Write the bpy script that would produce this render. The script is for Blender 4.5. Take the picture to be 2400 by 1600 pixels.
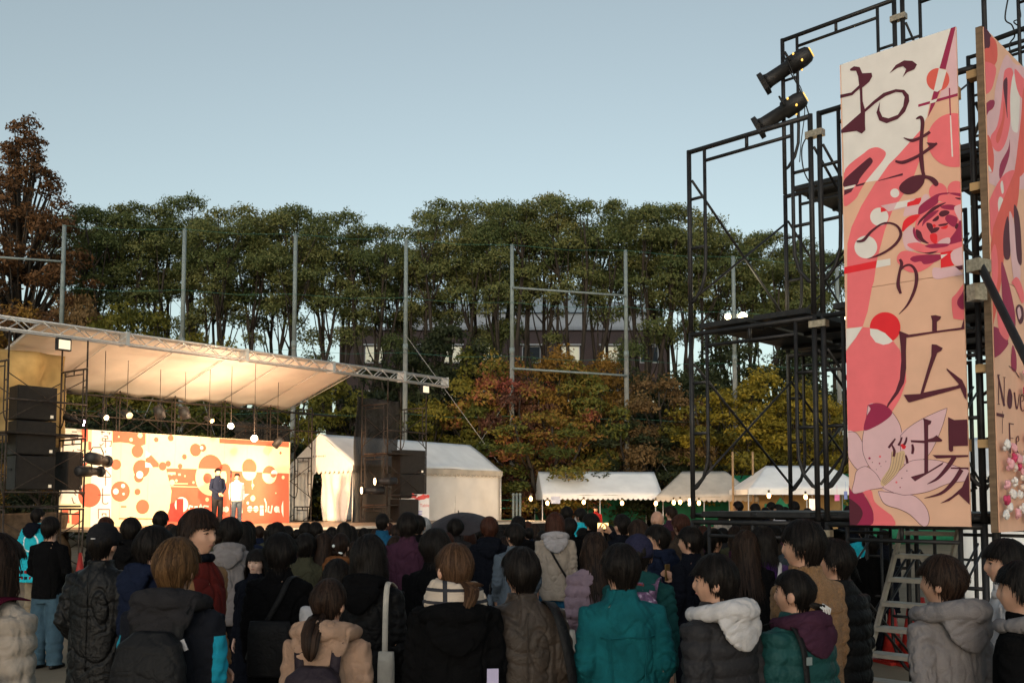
import bpy, math, random
import numpy as np
from mathutils import Vector, Matrix, noise as mnoise

for _o in list(bpy.data.objects): bpy.data.objects.remove(_o)
SC = bpy.context.scene
COL = SC.collection
R = math.radians

# ------------------------------------------------------------------ camera
F, PX, PY, EYE = 2250.0, 1200.0, 1033.0, 1.88      # focal length and principal point of the 2400 px photograph, eye height
TH = math.atan(142.0 / F)
cam = bpy.data.cameras.new('camera'); camo = bpy.data.objects.new('camera', cam); COL.objects.link(camo)
cam.sensor_width = 36; cam.lens = 36 * F / 2400; cam.shift_y = (PY - 800) / 2400; cam.clip_end = 3000; cam.clip_start = 0.05
camo.location = (0, 0, EYE); camo.rotation_euler = (math.pi / 2 + TH, 0, 0)
SC.camera = camo
# ------------------------------------------------------------------ dusk sky and the last light of the sun, low behind the camera
W = bpy.data.worlds.new('World'); SC.world = W; W.use_nodes = True
_n = W.node_tree.nodes; _l = W.node_tree.links
_bg = _n['Background']; _sky = _n.new('ShaderNodeTexSky'); _sky.sky_type = 'NISHITA'; _sky.sun_disc = False
SUN_EL, SUN_AZ = R(5), R(188)                      # azimuth from +Y, clockwise
_sky.sun_elevation = SUN_EL; _sky.sun_rotation = SUN_AZ
SKY_SAT = 0.52
_sky.altitude = 60; _sky.air_density = 1.0; _sky.dust_density = 1.0; _sky.ozone_density = 2.5
_wb = _n.new('ShaderNodeMix'); _wb.data_type = 'RGBA'; _wb.blend_type = 'MULTIPLY'; _wb.inputs['Factor'].default_value = 1; _wb.inputs[7].default_value = (0.99, 1.0, 0.89, 1)   # the camera's warm white balance
_hs = _n.new('ShaderNodeHueSaturation'); _hs.inputs['Saturation'].default_value = SKY_SAT; _l.new(_sky.outputs[0], _hs.inputs['Color']); _l.new(_hs.outputs[0], _wb.inputs[6]); _l.new(_wb.outputs[2], _bg.inputs[0]); _bg.inputs[1].default_value = 0.15
sun = bpy.data.lights.new('sun', 'SUN'); sun.energy = 0.40; sun.angle = R(50); sun.color = (1.0, 0.93, 0.90)
suno = bpy.data.objects.new('sun', sun); COL.objects.link(suno)
_sd = Vector((math.sin(SUN_AZ) * math.cos(R(16)), math.cos(SUN_AZ) * math.cos(R(16)), math.sin(R(16))))
suno.rotation_euler = (-_sd).to_track_quat('-Z', 'Y').to_euler(); suno.location = (0, -30, 20)
SC.view_settings.view_transform = 'Standard'; SC.view_settings.look = 'None'
SC.view_settings.exposure = 1.06; SC.view_settings.gamma = 1.0
SC.view_settings.use_curve_mapping = False
SC.render.engine = 'CYCLES'
SC.cycles.use_denoising = True
SC.cycles.max_bounces = 6; SC.cycles.diffuse_bounces = 3; SC.cycles.glossy_bounces = 2; SC.cycles.transmission_bounces = 3; SC.cycles.transparent_max_bounces = 6
SC.cycles.sample_clamp_indirect = 4.0; SC.cycles.caustics_reflective = False; SC.cycles.caustics_refractive = False

# ------------------------------------------------------------------ geometry helpers
def ray(px, py):
    dx, du = px - PX, PY - py
    c, s = math.cos(TH), math.sin(TH)
    return Vector((dx, F * c - du * s, F * s + du * c))
def pt(px, py, Y):
    """world point seen at photo pixel (px, py) at distance Y in front of the camera"""
    d = ray(px, py); k = Y / d.y
    return Vector((d.x * k, Y, EYE + d.z * k))
def onplane(px, py, p0, n):
    d = ray(px, py); o = Vector((0, 0, EYE)); k = (Vector(p0) - o).dot(n) / d.dot(n)
    return o + d * k
class MB:
    """collects shapes, builds one mesh object"""
    def __init__(s): s.v = []; s.f = []; s.m = []
    def add(s, V, Fc, mi=0):
        b = len(s.v); s.v.extend([tuple(p) for p in V]); s.f.extend([tuple(i + b for i in f) for f in Fc]); s.m.extend([mi] * len(Fc)); return s
    def box(s, c, size, rz=0.0, mi=0, ax=None):
        hx, hy, hz = size[0] / 2, size[1] / 2, size[2] / 2; c = Vector(c)
        if ax is None: ax = (Vector((math.cos(rz), math.sin(rz), 0)), Vector((-math.sin(rz), math.cos(rz), 0)), Vector((0, 0, 1)))
        V = [c + ax[0] * (i * hx) + ax[1] * (j * hy) + ax[2] * (k * hz) for k in (-1, 1) for j in (-1, 1) for i in (-1, 1)]
        return s.add(V, [(0, 2, 3, 1), (4, 5, 7, 6), (0, 1, 5, 4), (2, 6, 7, 3), (0, 4, 6, 2), (1, 3, 7, 5)], mi)
    def tube(s, pts, r, n=8, mi=0, cap=True, flat=1.0):
        pts = [Vector(p) for p in pts]; N = len(pts)
        if not hasattr(r, '__len__'): r = [r] * N
        V = []; t0 = (pts[1] - pts[0]).normalized()
        u = t0.orthogonal().normalized()
        for i in range(N):
            t = (pts[min(i + 1, N - 1)] - pts[max(i - 1, 0)])
            t = t.normalized() if t.length > 1e-9 else t0
            u = (u - t * u.dot(t)); u = u.normalized() if u.length > 1e-6 else t.orthogonal().normalized()
            w = t.cross(u)
            for k in range(n):
                a = 2 * math.pi * k / n
                V.append(pts[i] + u * (math.cos(a) * r[i]) + w * (math.sin(a) * r[i] * flat))
        Fc = [(i * n + k, i * n + (k + 1) % n, (i + 1) * n + (k + 1) % n, (i + 1) * n + k) for i in range(N - 1) for k in range(n)]
        if cap: Fc += [tuple(range(n - 1, -1, -1)), tuple((N - 1) * n + k for k in range(n))]
        return s.add(V, Fc, mi)
    def rings(s, rg, cap=True, mi=0):
        n = len(rg[0]); V = [p for r in rg for p in r]
        Fc = [(i * n + k, i * n + (k + 1) % n, (i + 1) * n + (k + 1) % n, (i + 1) * n + k) for i in range(len(rg) - 1) for k in range(n)]
        if cap: Fc += [tuple(range(n - 1, -1, -1)), tuple((len(rg) - 1) * n + k for k in range(n))]
        return s.add(V, Fc, mi)
    def ellipsoid(s, c, rx, ry, rz, nu=14, nv=9, mi=0):
        c = Vector(c); rg = []
        for j in range(nv + 1):
            e = -math.pi / 2 + math.pi * (0.04 + 0.92 * j / nv)
            rg.append([c + Vector((rx * math.cos(e) * math.cos(2 * math.pi * k / nu), ry * math.cos(e) * math.sin(2 * math.pi * k / nu), rz * math.sin(e))) for k in range(nu)])
        return s.rings(rg, True, mi)
    def prism(s, poly, d, mi=0):
        """closed solid from a flat outline pushed along the vector d"""
        n = len(poly); d = Vector(d); A = [Vector(p) for p in poly]; V = A + [p + d for p in A]
        return s.add(V, [tuple(range(n - 1, -1, -1)), tuple(range(n, 2 * n))] + [(k, (k + 1) % n, n + (k + 1) % n, n + k) for k in range(n)], mi)
    def mesh(s, name):
        me = bpy.data.meshes.new(name); me.from_pydata(s.v, [], s.f); me.update(); return me
    def build(s, name, mat, parent=None, smooth=False, **tags):
        me = s.mesh(name); return link(name, me, mat, parent, smooth, s.m if isinstance(mat, (list, tuple)) else None, **tags)
def link(name, me, mat, parent=None, smooth=False, mi=None, **tags):
    o = bpy.data.objects.new(name, me); COL.objects.link(o)
    if mat is not None and len(me.materials) == 0:
        for m in (mat if isinstance(mat, (list, tuple)) else [mat]): me.materials.append(m)
    if mi is not None: me.polygons.foreach_set('material_index', mi)
    if smooth: me.polygons.foreach_set('use_smooth', [True] * len(me.polygons))
    if parent is not None: o.parent = parent
    for k, v in tags.items(): o[k] = v
    return o
def share(name, me, mat, parent=None, loc=None, rz=0.0, **tags):
    """another object on shared mesh data, with a material of its own"""
    o = bpy.data.objects.new(name, me); COL.objects.link(o)
    if len(me.materials) == 0: me.materials.append(None)
    o.material_slots[0].link = 'OBJECT'; o.material_slots[0].material = mat
    if parent is not None: o.parent = parent
    if loc is not None: o.location = loc
    o.rotation_euler = (0, 0, rz)
    for k, v in tags.items(): o[k] = v
    return o
def thing(name, label, cat, loc=(0, 0, 0), rz=0.0, group=None, sc=1.0):
    o = bpy.data.objects.new(name, None); COL.objects.link(o); o.empty_display_size = 0.1
    o.location = loc; o.rotation_euler = (0, 0, rz); o.scale = (sc, sc, sc)
    o['label'] = label; o['category'] = cat
    if group: o['group'] = group
    return o
def tag(o, label, cat, group=None):
    o['label'] = label; o['category'] = cat
    if group: o['group'] = group
    return o
def copy_tree(o, parent=None):
    c = o.copy(); COL.objects.link(c); c.parent = parent
    for ch in o.children: copy_tree(ch, c)
    return c

# ------------------------------------------------------------------ materials
MATS = {}
def srgb(r, g, b):
    return tuple(((x / 255) / 12.92 if x / 255 <= 0.04045 else ((x / 255 + 0.055) / 1.055) ** 2.4) for x in (r, g, b))
def nodes(m):
    m.use_nodes = True; return m.node_tree.nodes, m.node_tree.links, m.node_tree.nodes['Principled BSDF']
def mat(name, col, rough=0.7, metal=0.0, var=0.15, scale=8.0, bump=0.0, bscale=60.0, spec=0.3, coat=0.0, sheen=0.0, stretch=None, var2=0.0, wr=0.0):
    """principled surface with noise-driven wear in colour and relief"""
    if name in MATS: return MATS[name]
    m = bpy.data.materials.new(name); MATS[name] = m; n, l, b = nodes(m)
    tc = n.new('ShaderNodeTexCoord'); mp = n.new('ShaderNodeMapping'); l.new(tc.outputs['Object'], mp.inputs[0])
    if stretch: mp.inputs['Scale'].default_value = stretch
    nz = n.new('ShaderNodeTexNoise'); nz.inputs['Scale'].default_value = scale; nz.inputs['Detail'].default_value = 5; l.new(mp.outputs[0], nz.inputs[0])
    mr = n.new('ShaderNodeMapRange'); mr.inputs[1].default_value = 0.3; mr.inputs[2].default_value = 0.7; mr.inputs[3].default_value = 1 - var; mr.inputs[4].default_value = 1 + var
    l.new(nz.outputs[0], mr.inputs[0])
    mx = n.new('ShaderNodeMix'); mx.data_type = 'RGBA'; mx.blend_type = 'MULTIPLY'; mx.inputs['Factor'].default_value = 1
    mx.inputs[6].default_value = (*col, 1); l.new(mr.outputs[0], mx.inputs[7]); l.new(mx.outputs[2], b.inputs['Base Color'])
    b.inputs['Roughness'].default_value = rough; b.inputs['Metallic'].default_value = metal
    b.inputs['Specular IOR Level'].default_value = spec; b.inputs['Coat Weight'].default_value = coat
    if sheen: b.inputs['Sheen Weight'].default_value = sheen; b.inputs['Sheen Roughness'].default_value = 0.5
    if bump:
        nb = n.new('ShaderNodeTexNoise'); nb.inputs['Scale'].default_value = bscale; nb.inputs['Detail'].default_value = 4; l.new(mp.outputs[0], nb.inputs[0])
        bp = n.new('ShaderNodeBump'); bp.inputs['Strength'].default_value = bump; bp.inputs['Distance'].default_value = 0.02; l.new(nb.outputs[0], bp.inputs['Height']); l.new(bp.outputs[0], b.inputs['Normal'])
        if wr:                                        # creases: ridges where the noise crosses its middle
            nw = n.new('ShaderNodeTexNoise'); nw.inputs['Scale'].default_value = wr; nw.inputs['Detail'].default_value = 3; nw.inputs['Distortion'].default_value = 1.0; l.new(mp.outputs[0], nw.inputs[0])
            s1 = n.new('ShaderNodeMath'); s1.operation = 'SUBTRACT'; s1.inputs[1].default_value = .5; l.new(nw.outputs[0], s1.inputs[0]); s2 = n.new('ShaderNodeMath'); s2.operation = 'ABSOLUTE'; l.new(s1.outputs[0], s2.inputs[0]); s3 = n.new('ShaderNodeMath'); s3.operation = 'POWER'; s3.inputs[1].default_value = .5; l.new(s2.outputs[0], s3.inputs[0])
            b2_ = n.new('ShaderNodeBump'); b2_.inputs['Strength'].default_value = .26; b2_.inputs['Distance'].default_value = .035; l.new(s3.outputs[0], b2_.inputs['Height']); l.new(bp.outputs[0], b2_.inputs['Normal']); l.new(b2_.outputs[0], b.inputs['Normal'])
    return m
def emit(name, col, strength):
    if name in MATS: return MATS[name]
    m = bpy.data.materials.new(name); MATS[name] = m; n, l, b = nodes(m)
    b.inputs['Base Color'].default_value = (*col, 1); b.inputs['Emission Color'].default_value = (*col, 1); b.inputs['Emission Strength'].default_value = strength
    return m
def leaf_mat(name, stops, trans=0.33):
    """leaf colours picked by each leaf's own tone attribute"""
    m = bpy.data.materials.new(name); MATS[name] = m; n, l, b = nodes(m)
    at = n.new('ShaderNodeAttribute'); at.attribute_name = 'tone'
    oi = n.new('ShaderNodeObjectInfo'); ad = n.new('ShaderNodeMath'); ad.operation = 'MULTIPLY_ADD'; ad.inputs[1].default_value = 0.18
    l.new(oi.outputs['Random'], ad.inputs[0]); l.new(at.outputs['Fac'], ad.inputs[2])
    rp = n.new('ShaderNodeValToRGB'); l.new(ad.outputs[0], rp.inputs[0])
    e = rp.color_ramp.elements
    while len(e) < len(stops): e.new(0.5)
    for i, (p, c) in enumerate(stops): e[i].position = p; e[i].color = (*c, 1)
    l.new(rp.outputs[0], b.inputs['Base Color']); b.inputs['Roughness'].default_value = 0.6; b.inputs['Specular IOR Level'].default_value = 0.25
    tr = n.new('ShaderNodeBsdfTranslucent'); l.new(rp.outputs[0], tr.inputs[0]); mx = n.new('ShaderNodeMixShader'); mx.inputs[0].default_value = trans
    l.new(b.outputs[0], mx.inputs[1]); l.new(tr.outputs[0], mx.inputs[2]); l.new(mx.outputs[0], n['Material Output'].inputs['Surface'])
    return m
# ------------------------------------------------------------------ ground
g = MB(); g.add([(-400, -60, 0), (400, -60, 0), (400, 700, 0), (-400, 700, 0)], [(0, 1, 2, 3)])
sand = mat('sandy_field', (0.21, 0.165, 0.115), 0.95, var=0.22, scale=0.9, bump=0.5, bscale=35, spec=0.15)
g.build('ground', sand, kind='structure')

# ------------------------------------------------------------------ trees
def quad_mesh(name, V, tone=None):
    N = len(V) // 4
    me = bpy.data.meshes.new(name); me.vertices.add(len(V)); me.vertices.foreach_set('co', V.astype(np.float32).ravel())
    me.loops.add(len(V)); me.loops.foreach_set('vertex_index', np.arange(len(V), dtype=np.int32))
    me.polygons.add(N); me.polygons.foreach_set('loop_start', np.arange(0, len(V), 4, dtype=np.int32))
    me.update(calc_edges=True)
    if tone is not None:
        a = me.attributes.new('tone', 'FLOAT', 'POINT'); a.data.foreach_set('value', np.repeat(tone, 4).astype(np.float32))
    return me
def leaves(rng, C, N0, size, asp=0.45):
    """rhombic leaves at points C (k,3) with rough outward normals N0"""
    k = len(C); n = N0 + rng.normal(0, 0.55, (k, 3)); n /= np.linalg.norm(n, axis=1)[:, None] + 1e-9
    t = rng.normal(0, 1, (k, 3)); t[:, 2] -= 0.5; t -= n * (t * n).sum(1)[:, None]; t /= np.linalg.norm(t, axis=1)[:, None] + 1e-9
    b = np.cross(n, t); s = size * rng.uniform(0.6, 1.35, k)[:, None]
    return np.stack([C - t * s, C + b * s * asp, C + t * s, C - b * s * asp], 1).reshape(-1, 3)
def make_tree(seed, H, rad, z0, nstem, nclump, per, leaf, rc, shape='dome', spread=0.6, trunk_r=0.22, twigs=True):
    """trunk mesh and crown mesh of one tree standing at the origin"""
    rng = np.random.default_rng(seed); T = MB(); LV = []; LT = []
    stems = []
    for i in range(nstem):
        a = 2 * math.pi * (i + rng.uniform(0, .6)) / nstem; lean = spread * rad * rng.uniform(.35, 1.0) if nstem > 1 else 0.15
        top = H * rng.uniform(.80, .95); pts = []
        for j in range(9):
            q = j / 8; bend = q ** 1.3
            pts.append(Vector((math.cos(a) * lean * bend + rng.normal(0, .10) * (j > 0), math.sin(a) * lean * bend + rng.normal(0, .10) * (j > 0), q * top)))
        r0 = trunk_r * rng.uniform(.75, 1.15)
        T.tube(pts, [r0 * (1.25 if j == 0 else 1) * (1 - .85 * j / 8) + .02 for j in range(9)], 7); stems.append(pts)
    cl = []
    tries = 0
    while len(cl) < nclump and tries < 6000:
        tries += 1
        q = rng.uniform(0, 1)
        if shape == 'dome':
            q = q ** .75
            z = z0 + (H - z0) * q; w = rad * math.sqrt(max(0.03, 1 - (max(0, q - .45) / .58) ** 2)) * (.62 + .38 * min(1, q * 2.2))
            zz = z
        elif shape == 'cone':
            z = z0 + (H - z0) * q; w = rad * (1 - q) ** 0.8 * (0.35 + .65 * min(1, q * 6)) + 0.25
        elif shape == 'egg':
            z = z0 + (H - z0) * q; w = rad * math.sin(math.pi * min(1, (q * .86 + .10))) ** .8
        rr = w * math.sqrt(rng.uniform(.08, 1)); a = rng.uniform(0, 6.283)
        if shape == 'dome' and len(cl) >= nclump * .87: z = z0 * rng.uniform(.62, 1.0); rr = rad * .8 * math.sqrt(rng.uniform(.2, 1))
        c = np.array([math.cos(a) * rr, math.sin(a) * rr, z])
        r = rc * rng.uniform(.65, 1.25) * (1 - .35 * q if shape == 'cone' else 1)
        if any(np.linalg.norm((c - d[0]) * (1, 1, 1.25)) < .62 * (r + d[1]) for d in cl): continue
        cl.append((c, r))
    for c, r in cl:
        st = stems[int(np.argmin([min((Vector(c) - p).length for p in s) for s in stems]))]
        j = max(1, min(7, int((c[2] - rng.uniform(1.0, 3.2) * H / 18) / st[8].z * 8)))
        p0 = st[j]; mid = (p0 + Vector(c)) / 2 + Vector((0, 0, -.12 * (Vector(c) - p0).length))
        T.tube([p0, mid, Vector(c)], [.07 * trunk_r / .22, .05 * trunk_r / .22, .02], 5)
        if twigs:
            for _ in range(4):
                d = Vector(rng.normal(0, 1, 3)).normalized() * r * .9
                T.tube([Vector(c) - d * .1, Vector(c) + d], [.02, .006], 4, cap=False)
        k = int(per * (r / rc) ** 2 * rng.uniform(.8, 1.15))
        d = rng.normal(0, 1, (k, 3)); d /= np.linalg.norm(d, axis=1)[:, None]; d[:, 2] = np.where(d[:, 2] < -.35, -d[:, 2] * .6, d[:, 2])
        lump = 1 + .22 * np.sin(d[:, 0] * 5 + c[0] * 3) * np.sin(d[:, 1] * 5 + c[1] * 3) + .15 * np.sin(d[:, 2] * 7 + c[2])
        P = c + d * (r * (rng.uniform(.25, 1, k) ** .45) * lump)[:, None] * np.array([1, 1, .92])
        LV.append(leaves(rng, P, d, leaf)); LT.append(np.clip(rng.normal(.38, .15 if H < 10 else .10) + rng.normal(0, .10, k), 0, .9))
    me = quad_mesh('crown', np.concatenate(LV), np.concatenate(LT)); tm = T.mesh('trunk')
    for p in tm.polygons: p.use_smooth = True
    return tm, me
bark = mat('bark', (0.035, 0.028, 0.022), 0.95, var=0.4, scale=6, bump=0.6, bscale=25, stretch=(1, 1, .3))
L_camphor = leaf_mat('camphor_leaf', [(0, (0.039, 0.066, 0.024)), (.35, (0.101, 0.128, 0.043)), (.6, (0.174, 0.182, 0.062)), (1, (0.271, 0.242, 0.088))])
L_rust = leaf_mat('rust_needle', [(0, (0.061, 0.038, 0.019)), (.45, (0.149, 0.074, 0.032)), (1, (0.230, 0.115, 0.041))])
L_dark = leaf_mat('evergreen_leaf', [(0, (0.015, 0.024, 0.012)), (.5, (0.039, 0.051, 0.021)), (1, (0.083, 0.087, 0.030))])
L_yellow = leaf_mat('golden_leaf', [(0, (0.067, 0.072, 0.017)), (.4, (0.222, 0.180, 0.024)), (.7, (0.367, 0.263, 0.028)), (1, (0.400, 0.263, 0.034))])
L_green = leaf_mat('yellowing_leaf', [(0, (0.044, 0.059, 0.013)), (.45, (0.132, 0.132, 0.022)), (1, (0.310, 0.233, 0.031))])
L_red = leaf_mat('red_leaf', [(0, (0.053, 0.030, 0.021)), (.5, (0.158, 0.064, 0.041)), (1, (0.254, 0.140, 0.044))])
L_orange = leaf_mat('orange_leaf', [(0, (0.079, 0.050, 0.018)), (.5, (0.247, 0.132, 0.026)), (1, (0.360, 0.214, 0.036))])
L_maple = leaf_mat('maple_leaf', [(0, (0.052, 0.073, 0.020)), (.3, (0.148, 0.156, 0.031)), (.5, (0.297, 0.197, 0.037)), (.72, (0.327, 0.106, 0.056)), (1, (0.224, 0.048, 0.047))])
L_brown = leaf_mat('brown_leaf', [(0, (0.062, 0.044, 0.022)), (.5, (0.175, 0.106, 0.044)), (1, (0.250, 0.163, 0.062))])
CAM = [make_tree(11 + i, 18, 2.35, 12.7, ns, 27, 950, .078, .98, 'dome', .9, .17) for i, ns in enumerate((3, 4, 3, 4, 5))]
META = make_tree(31, 20, 4.9, 3.5, 1, 260, 250, .10, .74, 'cone', .5, .28)
SMALL = [make_tree(41 + i, 8, 2.9, 1.2, ns, 42, 480, .095, .80, 'egg', .7, .12) for i, ns in enumerate((3, 4, 3))]
TALLTHIN = make_tree(51, 8, .9, .6, 1, 26, 260, .09, .50, 'egg', .5, .08)
def place_tree(kind, px, top_py, Y, leafm, label, wide=1.0, name='tree', group=None, rz=None, h0=18.0, base=0.0):
    tm, cm = kind; top = pt(px, top_py, Y); sz = (top.z - base) / (h0 * 1.03)
    t = thing(name, label, 'tree', (top.x, Y, base), (px * 1.7) % 6.28 if rz is None else rz, group)
    w = wide; t.scale = (w, w, sz)
    share('trunk', tm, bark, t); share('crown', cm, leafm, t)
    return t
# the row of tall camphors behind the net: centre, crown top and distance
row = [(205, 492, 57, 1.0), (262, 478, 55, 1.0), (345, 478, 56, 1.1), (428, 462, 58, .95), (500, 522, 57, .9), (560, 486, 55, 1.05), (640, 492, 57, 1.1), (715, 490, 55, 1.05), (790, 500, 57, 1.0),
       (868, 530, 56, .95), (925, 572, 59, .8), (990, 532, 58, .95), (1058, 470, 56, 1.05), (1135, 470, 58, 1.1), (1205, 474, 55, 1.0), (1270, 456, 57, 1.1), (1352, 466, 55, 1.1), (1430, 472, 58, 1.0),
       (1515, 478, 56, 1.1), (1585, 484, 58, 1.0), (1650, 506, 56, 1.0), (1730, 540, 58, 1.0), (1800, 545, 56, 1.0), (1868, 570, 58, .95), (1940, 590, 57, .95)]
where = ['just right of the tall rust conifer', 'second right of the rust conifer', 'above the truss\'s second upright', 'with twin tufts standing above its neighbours', 'in the dip beside the twin-tufted crown',
         'left of the third net pole', 'behind the third net pole', 'just right of the third net pole', 'with bare limbs above the roof truss', 'sloping down towards the gap in the treeline', 'lowest in the gap of the treeline',
         'right of the gap behind the fourth pole', 'where the treeline rises again', 'over the brick building\'s left half', 'behind the fifth net pole', 'tallest over the middle of the treeline', 'right of the tallest crown',
         'behind the sixth net pole', 'over the brown bushy tree', 'just left of the scaffold\'s outer post', 'seen through the scaffold\'s upper frame', 'behind the floodlit platform', 'behind the scaffold\'s crossed braces',
         'seen between scaffold uprights', 'half hidden by the signboard']
for i, (px, py, Y, w) in enumerate(row):
    place_tree(CAM[i % 5], px, py, Y, L_camphor, 'tall camphor tree ' + where[i], w, 'camphor_tree', 'camphor trees behind the net')
place_tree(META, 62, 262, 50, L_rust, 'tall conical tree with rust-brown needles behind the stage roof', 1.22, 'conifer_tree', h0=20)
# lower trees in front of the camphors
low = [(60, 730, 47, L_orange, 'rusty orange tree at the edge behind the stage tower', 1.1, 0), (170, 700, 48, L_brown, 'brownish tree under the rust conifer', 1.0, 1), (255, 745, 46, L_green, 'yellowing tree above the stage roof near the second net pole', 1.05, 2),
       (345, 735, 47, L_green, 'yellow-green tree peeping over the roof truss', 1.1, 0), (470, 785, 47, L_green, 'broad yellowing tree over the truss\'s middle', 1.2, 1), (560, 835, 46, L_green, 'low yellowing tree behind the truss', 1.0, 2), (690, 850, 46, L_green, 'small yellow-green tree behind the sloping truss', .8, 0),
       (300, 955, 41, L_dark, 'dark leafy tree behind the stage backdrop', 1.2, 1), (470, 950, 42, L_green, 'green tree seen between the stage lamps', 1.3, 2), (120, 960, 40, L_dark, 'dark tree behind the stage speakers', 1.2, 0), (600, 960, 43, L_dark, 'dark tree behind the backdrop\'s end', 1.2, 1),
       (790, 900, 44, L_green, 'bright green tree under the roof corner', 1.0, 2), (850, 930, 45, L_dark, 'dark tree behind the white marquee', 1.1, 0),
       (965, 815, 50, L_dark, 'dark evergreen below the gap in the treeline', 1.25, 1), (1045, 775, 51, L_dark, 'large dark evergreen in front of the brick building', 1.4, 2), (1130, 835, 51, L_dark, 'dark evergreen left of the fifth net pole', 1.2, 0),
       (990, 940, 44, L_green, 'small green tree above the marquee', .9, 1), (1075, 960, 45, L_green, 'green bush over the end of the marquee', .8, 2),
       (1180, 850, 45, L_maple, 'yellow-green maple left of the red maple', 1.15, 0), (1235, 890, 44, L_red, 'deep red maple behind the white stall', .85, 1), (1300, 838, 46, L_orange, 'orange maple at the top of the autumn clump', 1.1, 2), (1345, 855, 45, L_maple, 'mixed red and yellow maple beside the sixth net pole', 1.1, 0), (1290, 965, 42.5, L_maple, 'low yellow-green maple over the white stall', 1.2, 1),
       (1400, 850, 47, L_orange, 'amber maple just left of the sixth net pole', .95, 2), (1545, 890, 45, L_brown, 'brown feathery tree over the beige stall', 1.1, 0), (1600, 870, 50, L_dark, 'dark evergreen behind the brown tree', 1.3, 1), (1490, 880, 52, L_dark, 'dark evergreen behind the sixth net pole', 1.2, 2), (1460, 990, 44, L_dark, 'dark undergrowth tree behind the beige stall', 1.1, 0),
       (1700, 915, 44, L_yellow, 'golden tree seen through the scaffold', 1.15, 1), (1780, 885, 45, L_yellow, 'tallest golden tree behind the floodlit platform', 1.25, 2), (1860, 910, 45, L_yellow, 'golden tree between the scaffold uprights', 1.1, 0), (1940, 930, 44, L_yellow, 'golden tree beside the signboard', 1.0, 1),
       (1720, 800, 53, L_dark, 'dark evergreen above the golden trees', 1.4, 2), (1880, 810, 53, L_dark, 'dark evergreen behind the platform', 1.4, 0), (1640, 1000, 46, L_dark, 'dark shrubby tree behind the canopy stall', 1.1, 1), (1330, 860, 53, L_dark, 'ivy-dark evergreen in front of the building\'s right half', 1.1, 1), (945, 890, 52, L_dark, 'dark evergreen at the building\'s corner', .9, 2)]
for px, py, Y, lm, lab, w, k in low: place_tree(SMALL[k], px, py, Y, lm, lab, w * .9, 'small_tree', None, h0=8)
place_tree(TALLTHIN, 1085, 818, 45, L_green, 'slender ivy-clad spire of yellowing leaves by the truss end', 1.15, 'small_tree', None, h0=8)
# undergrowth mass along the foot of the trees: nobody could count it
rng = np.random.default_rng(5); n_u = 26000
ux = rng.uniform(-34, 32, n_u); uy = rng.uniform(47, 52, n_u); hh = 3.0 + .9 * np.sin(ux * .8) + .7 * np.sin(ux * 1.9 + 1) ; uz = rng.uniform(0, 1, n_u) ** .8 * hh
UP = np.stack([ux, uy - uz * .25, uz], 1); UN = np.tile(np.array([0, -.8, .6]), (n_u, 1))
link('undergrowth', quad_mesh('undergrowth', leaves(rng, UP, UN, .2), np.clip(rng.normal(.35, .16, n_u), 0, .9)), L_dark, kind='stuff', label='dark undergrowth along the foot of the trees', category='undergrowth')

# ------------------------------------------------------------------ net with tall concrete poles
conc = mat('concrete_pole', (0.22, 0.22, 0.20), 0.9, var=0.18, scale=3, bump=.2)
galv = mat('galvanised', (0.20, 0.24, 0.24), 0.7, .1, var=.12, scale=5)
wire = mat('green_net_cord', (0.03, 0.12, 0.09), .8)
steelwire = mat('steel_wire', (0.25, 0.25, 0.25), .5, .5)
poles = [(151, 528, 41.0), (433, 536, 41.6), (693, 548, 42.2), (952, 559, 42.8), (1200, 573, 43.4), (1466, 586, 44.0), (1718, 601, 44.6), (1961, 617, 45.2)]
plab = ['rising beside the rust conifer', 'second from the photo\'s edge, over the stage roof', 'third along the net, with bare limbs behind', 'fourth along the net, in the gap of the treeline', 'fifth along the net, above the maples', 'sixth along the net, right of the red maple', 'seventh along the net, behind the floodlights', 'last one, beside the signboard']
PT = []
for (px, py, Y), lb in zip(poles, plab):
    p = pt(px, py, Y); t = thing('net_pole', 'tall grey concrete net pole ' + lb, 'pole', (p.x, Y, 0), group='tall poles carrying the ball net')
    m = MB(); m.tube([(0, 0, 0), (0, 0, p.z * .64)], [.125, .105], 12); m.build('concrete_shaft', conc, t, True)
    m = MB(); m.tube([(0, 0, p.z * .635), (0, 0, p.z)], [.10, .085], 12); m.tube([(0, 0, p.z * .63), (0, 0, p.z * .65)], [.12, .12], 12); m.build('steel_extension', galv, t, True)
    PT.append(p)
def along(i, z): return Vector((PT[i].x, PT[i].y - .2, z))
net = thing('ball_net', 'fine green ball-stop net and cords strung between the tall poles', 'net', (0, 0, 0))
for zf in (.995, .80, .62, .42, .22):
    m = MB()
    for i in range(7): 
        a, b = along(i, PT[i].z * zf), along(i + 1, PT[i + 1].z * zf); mid = (a + b) / 2 - Vector((0, 0, .12)); m.tube([a, mid, b], .009, 4)
    m.build('cord', wire, net)
for i, z1, nm in ((0, 12.2, 'pipe'), (4, 11.6, 'pipe'), (4, 7.9, 'pipe')):
    a, b = along(i, z1), along(i + 1, z1 - .25)
    if i == 0: b = a; a = a - Vector((6, .5, -.3))
    m = MB(); m.tube([a, b], .05, 8); o = m.build('net_spreader_pipe', galv, None, True); tag(o, ['grey pipe running off the first net pole past the conifer', '', '', '', ''][i] or ('upper' if z1 > 10 else 'lower') + ' grey pipe joining the fifth and sixth net poles', 'pipe')
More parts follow.
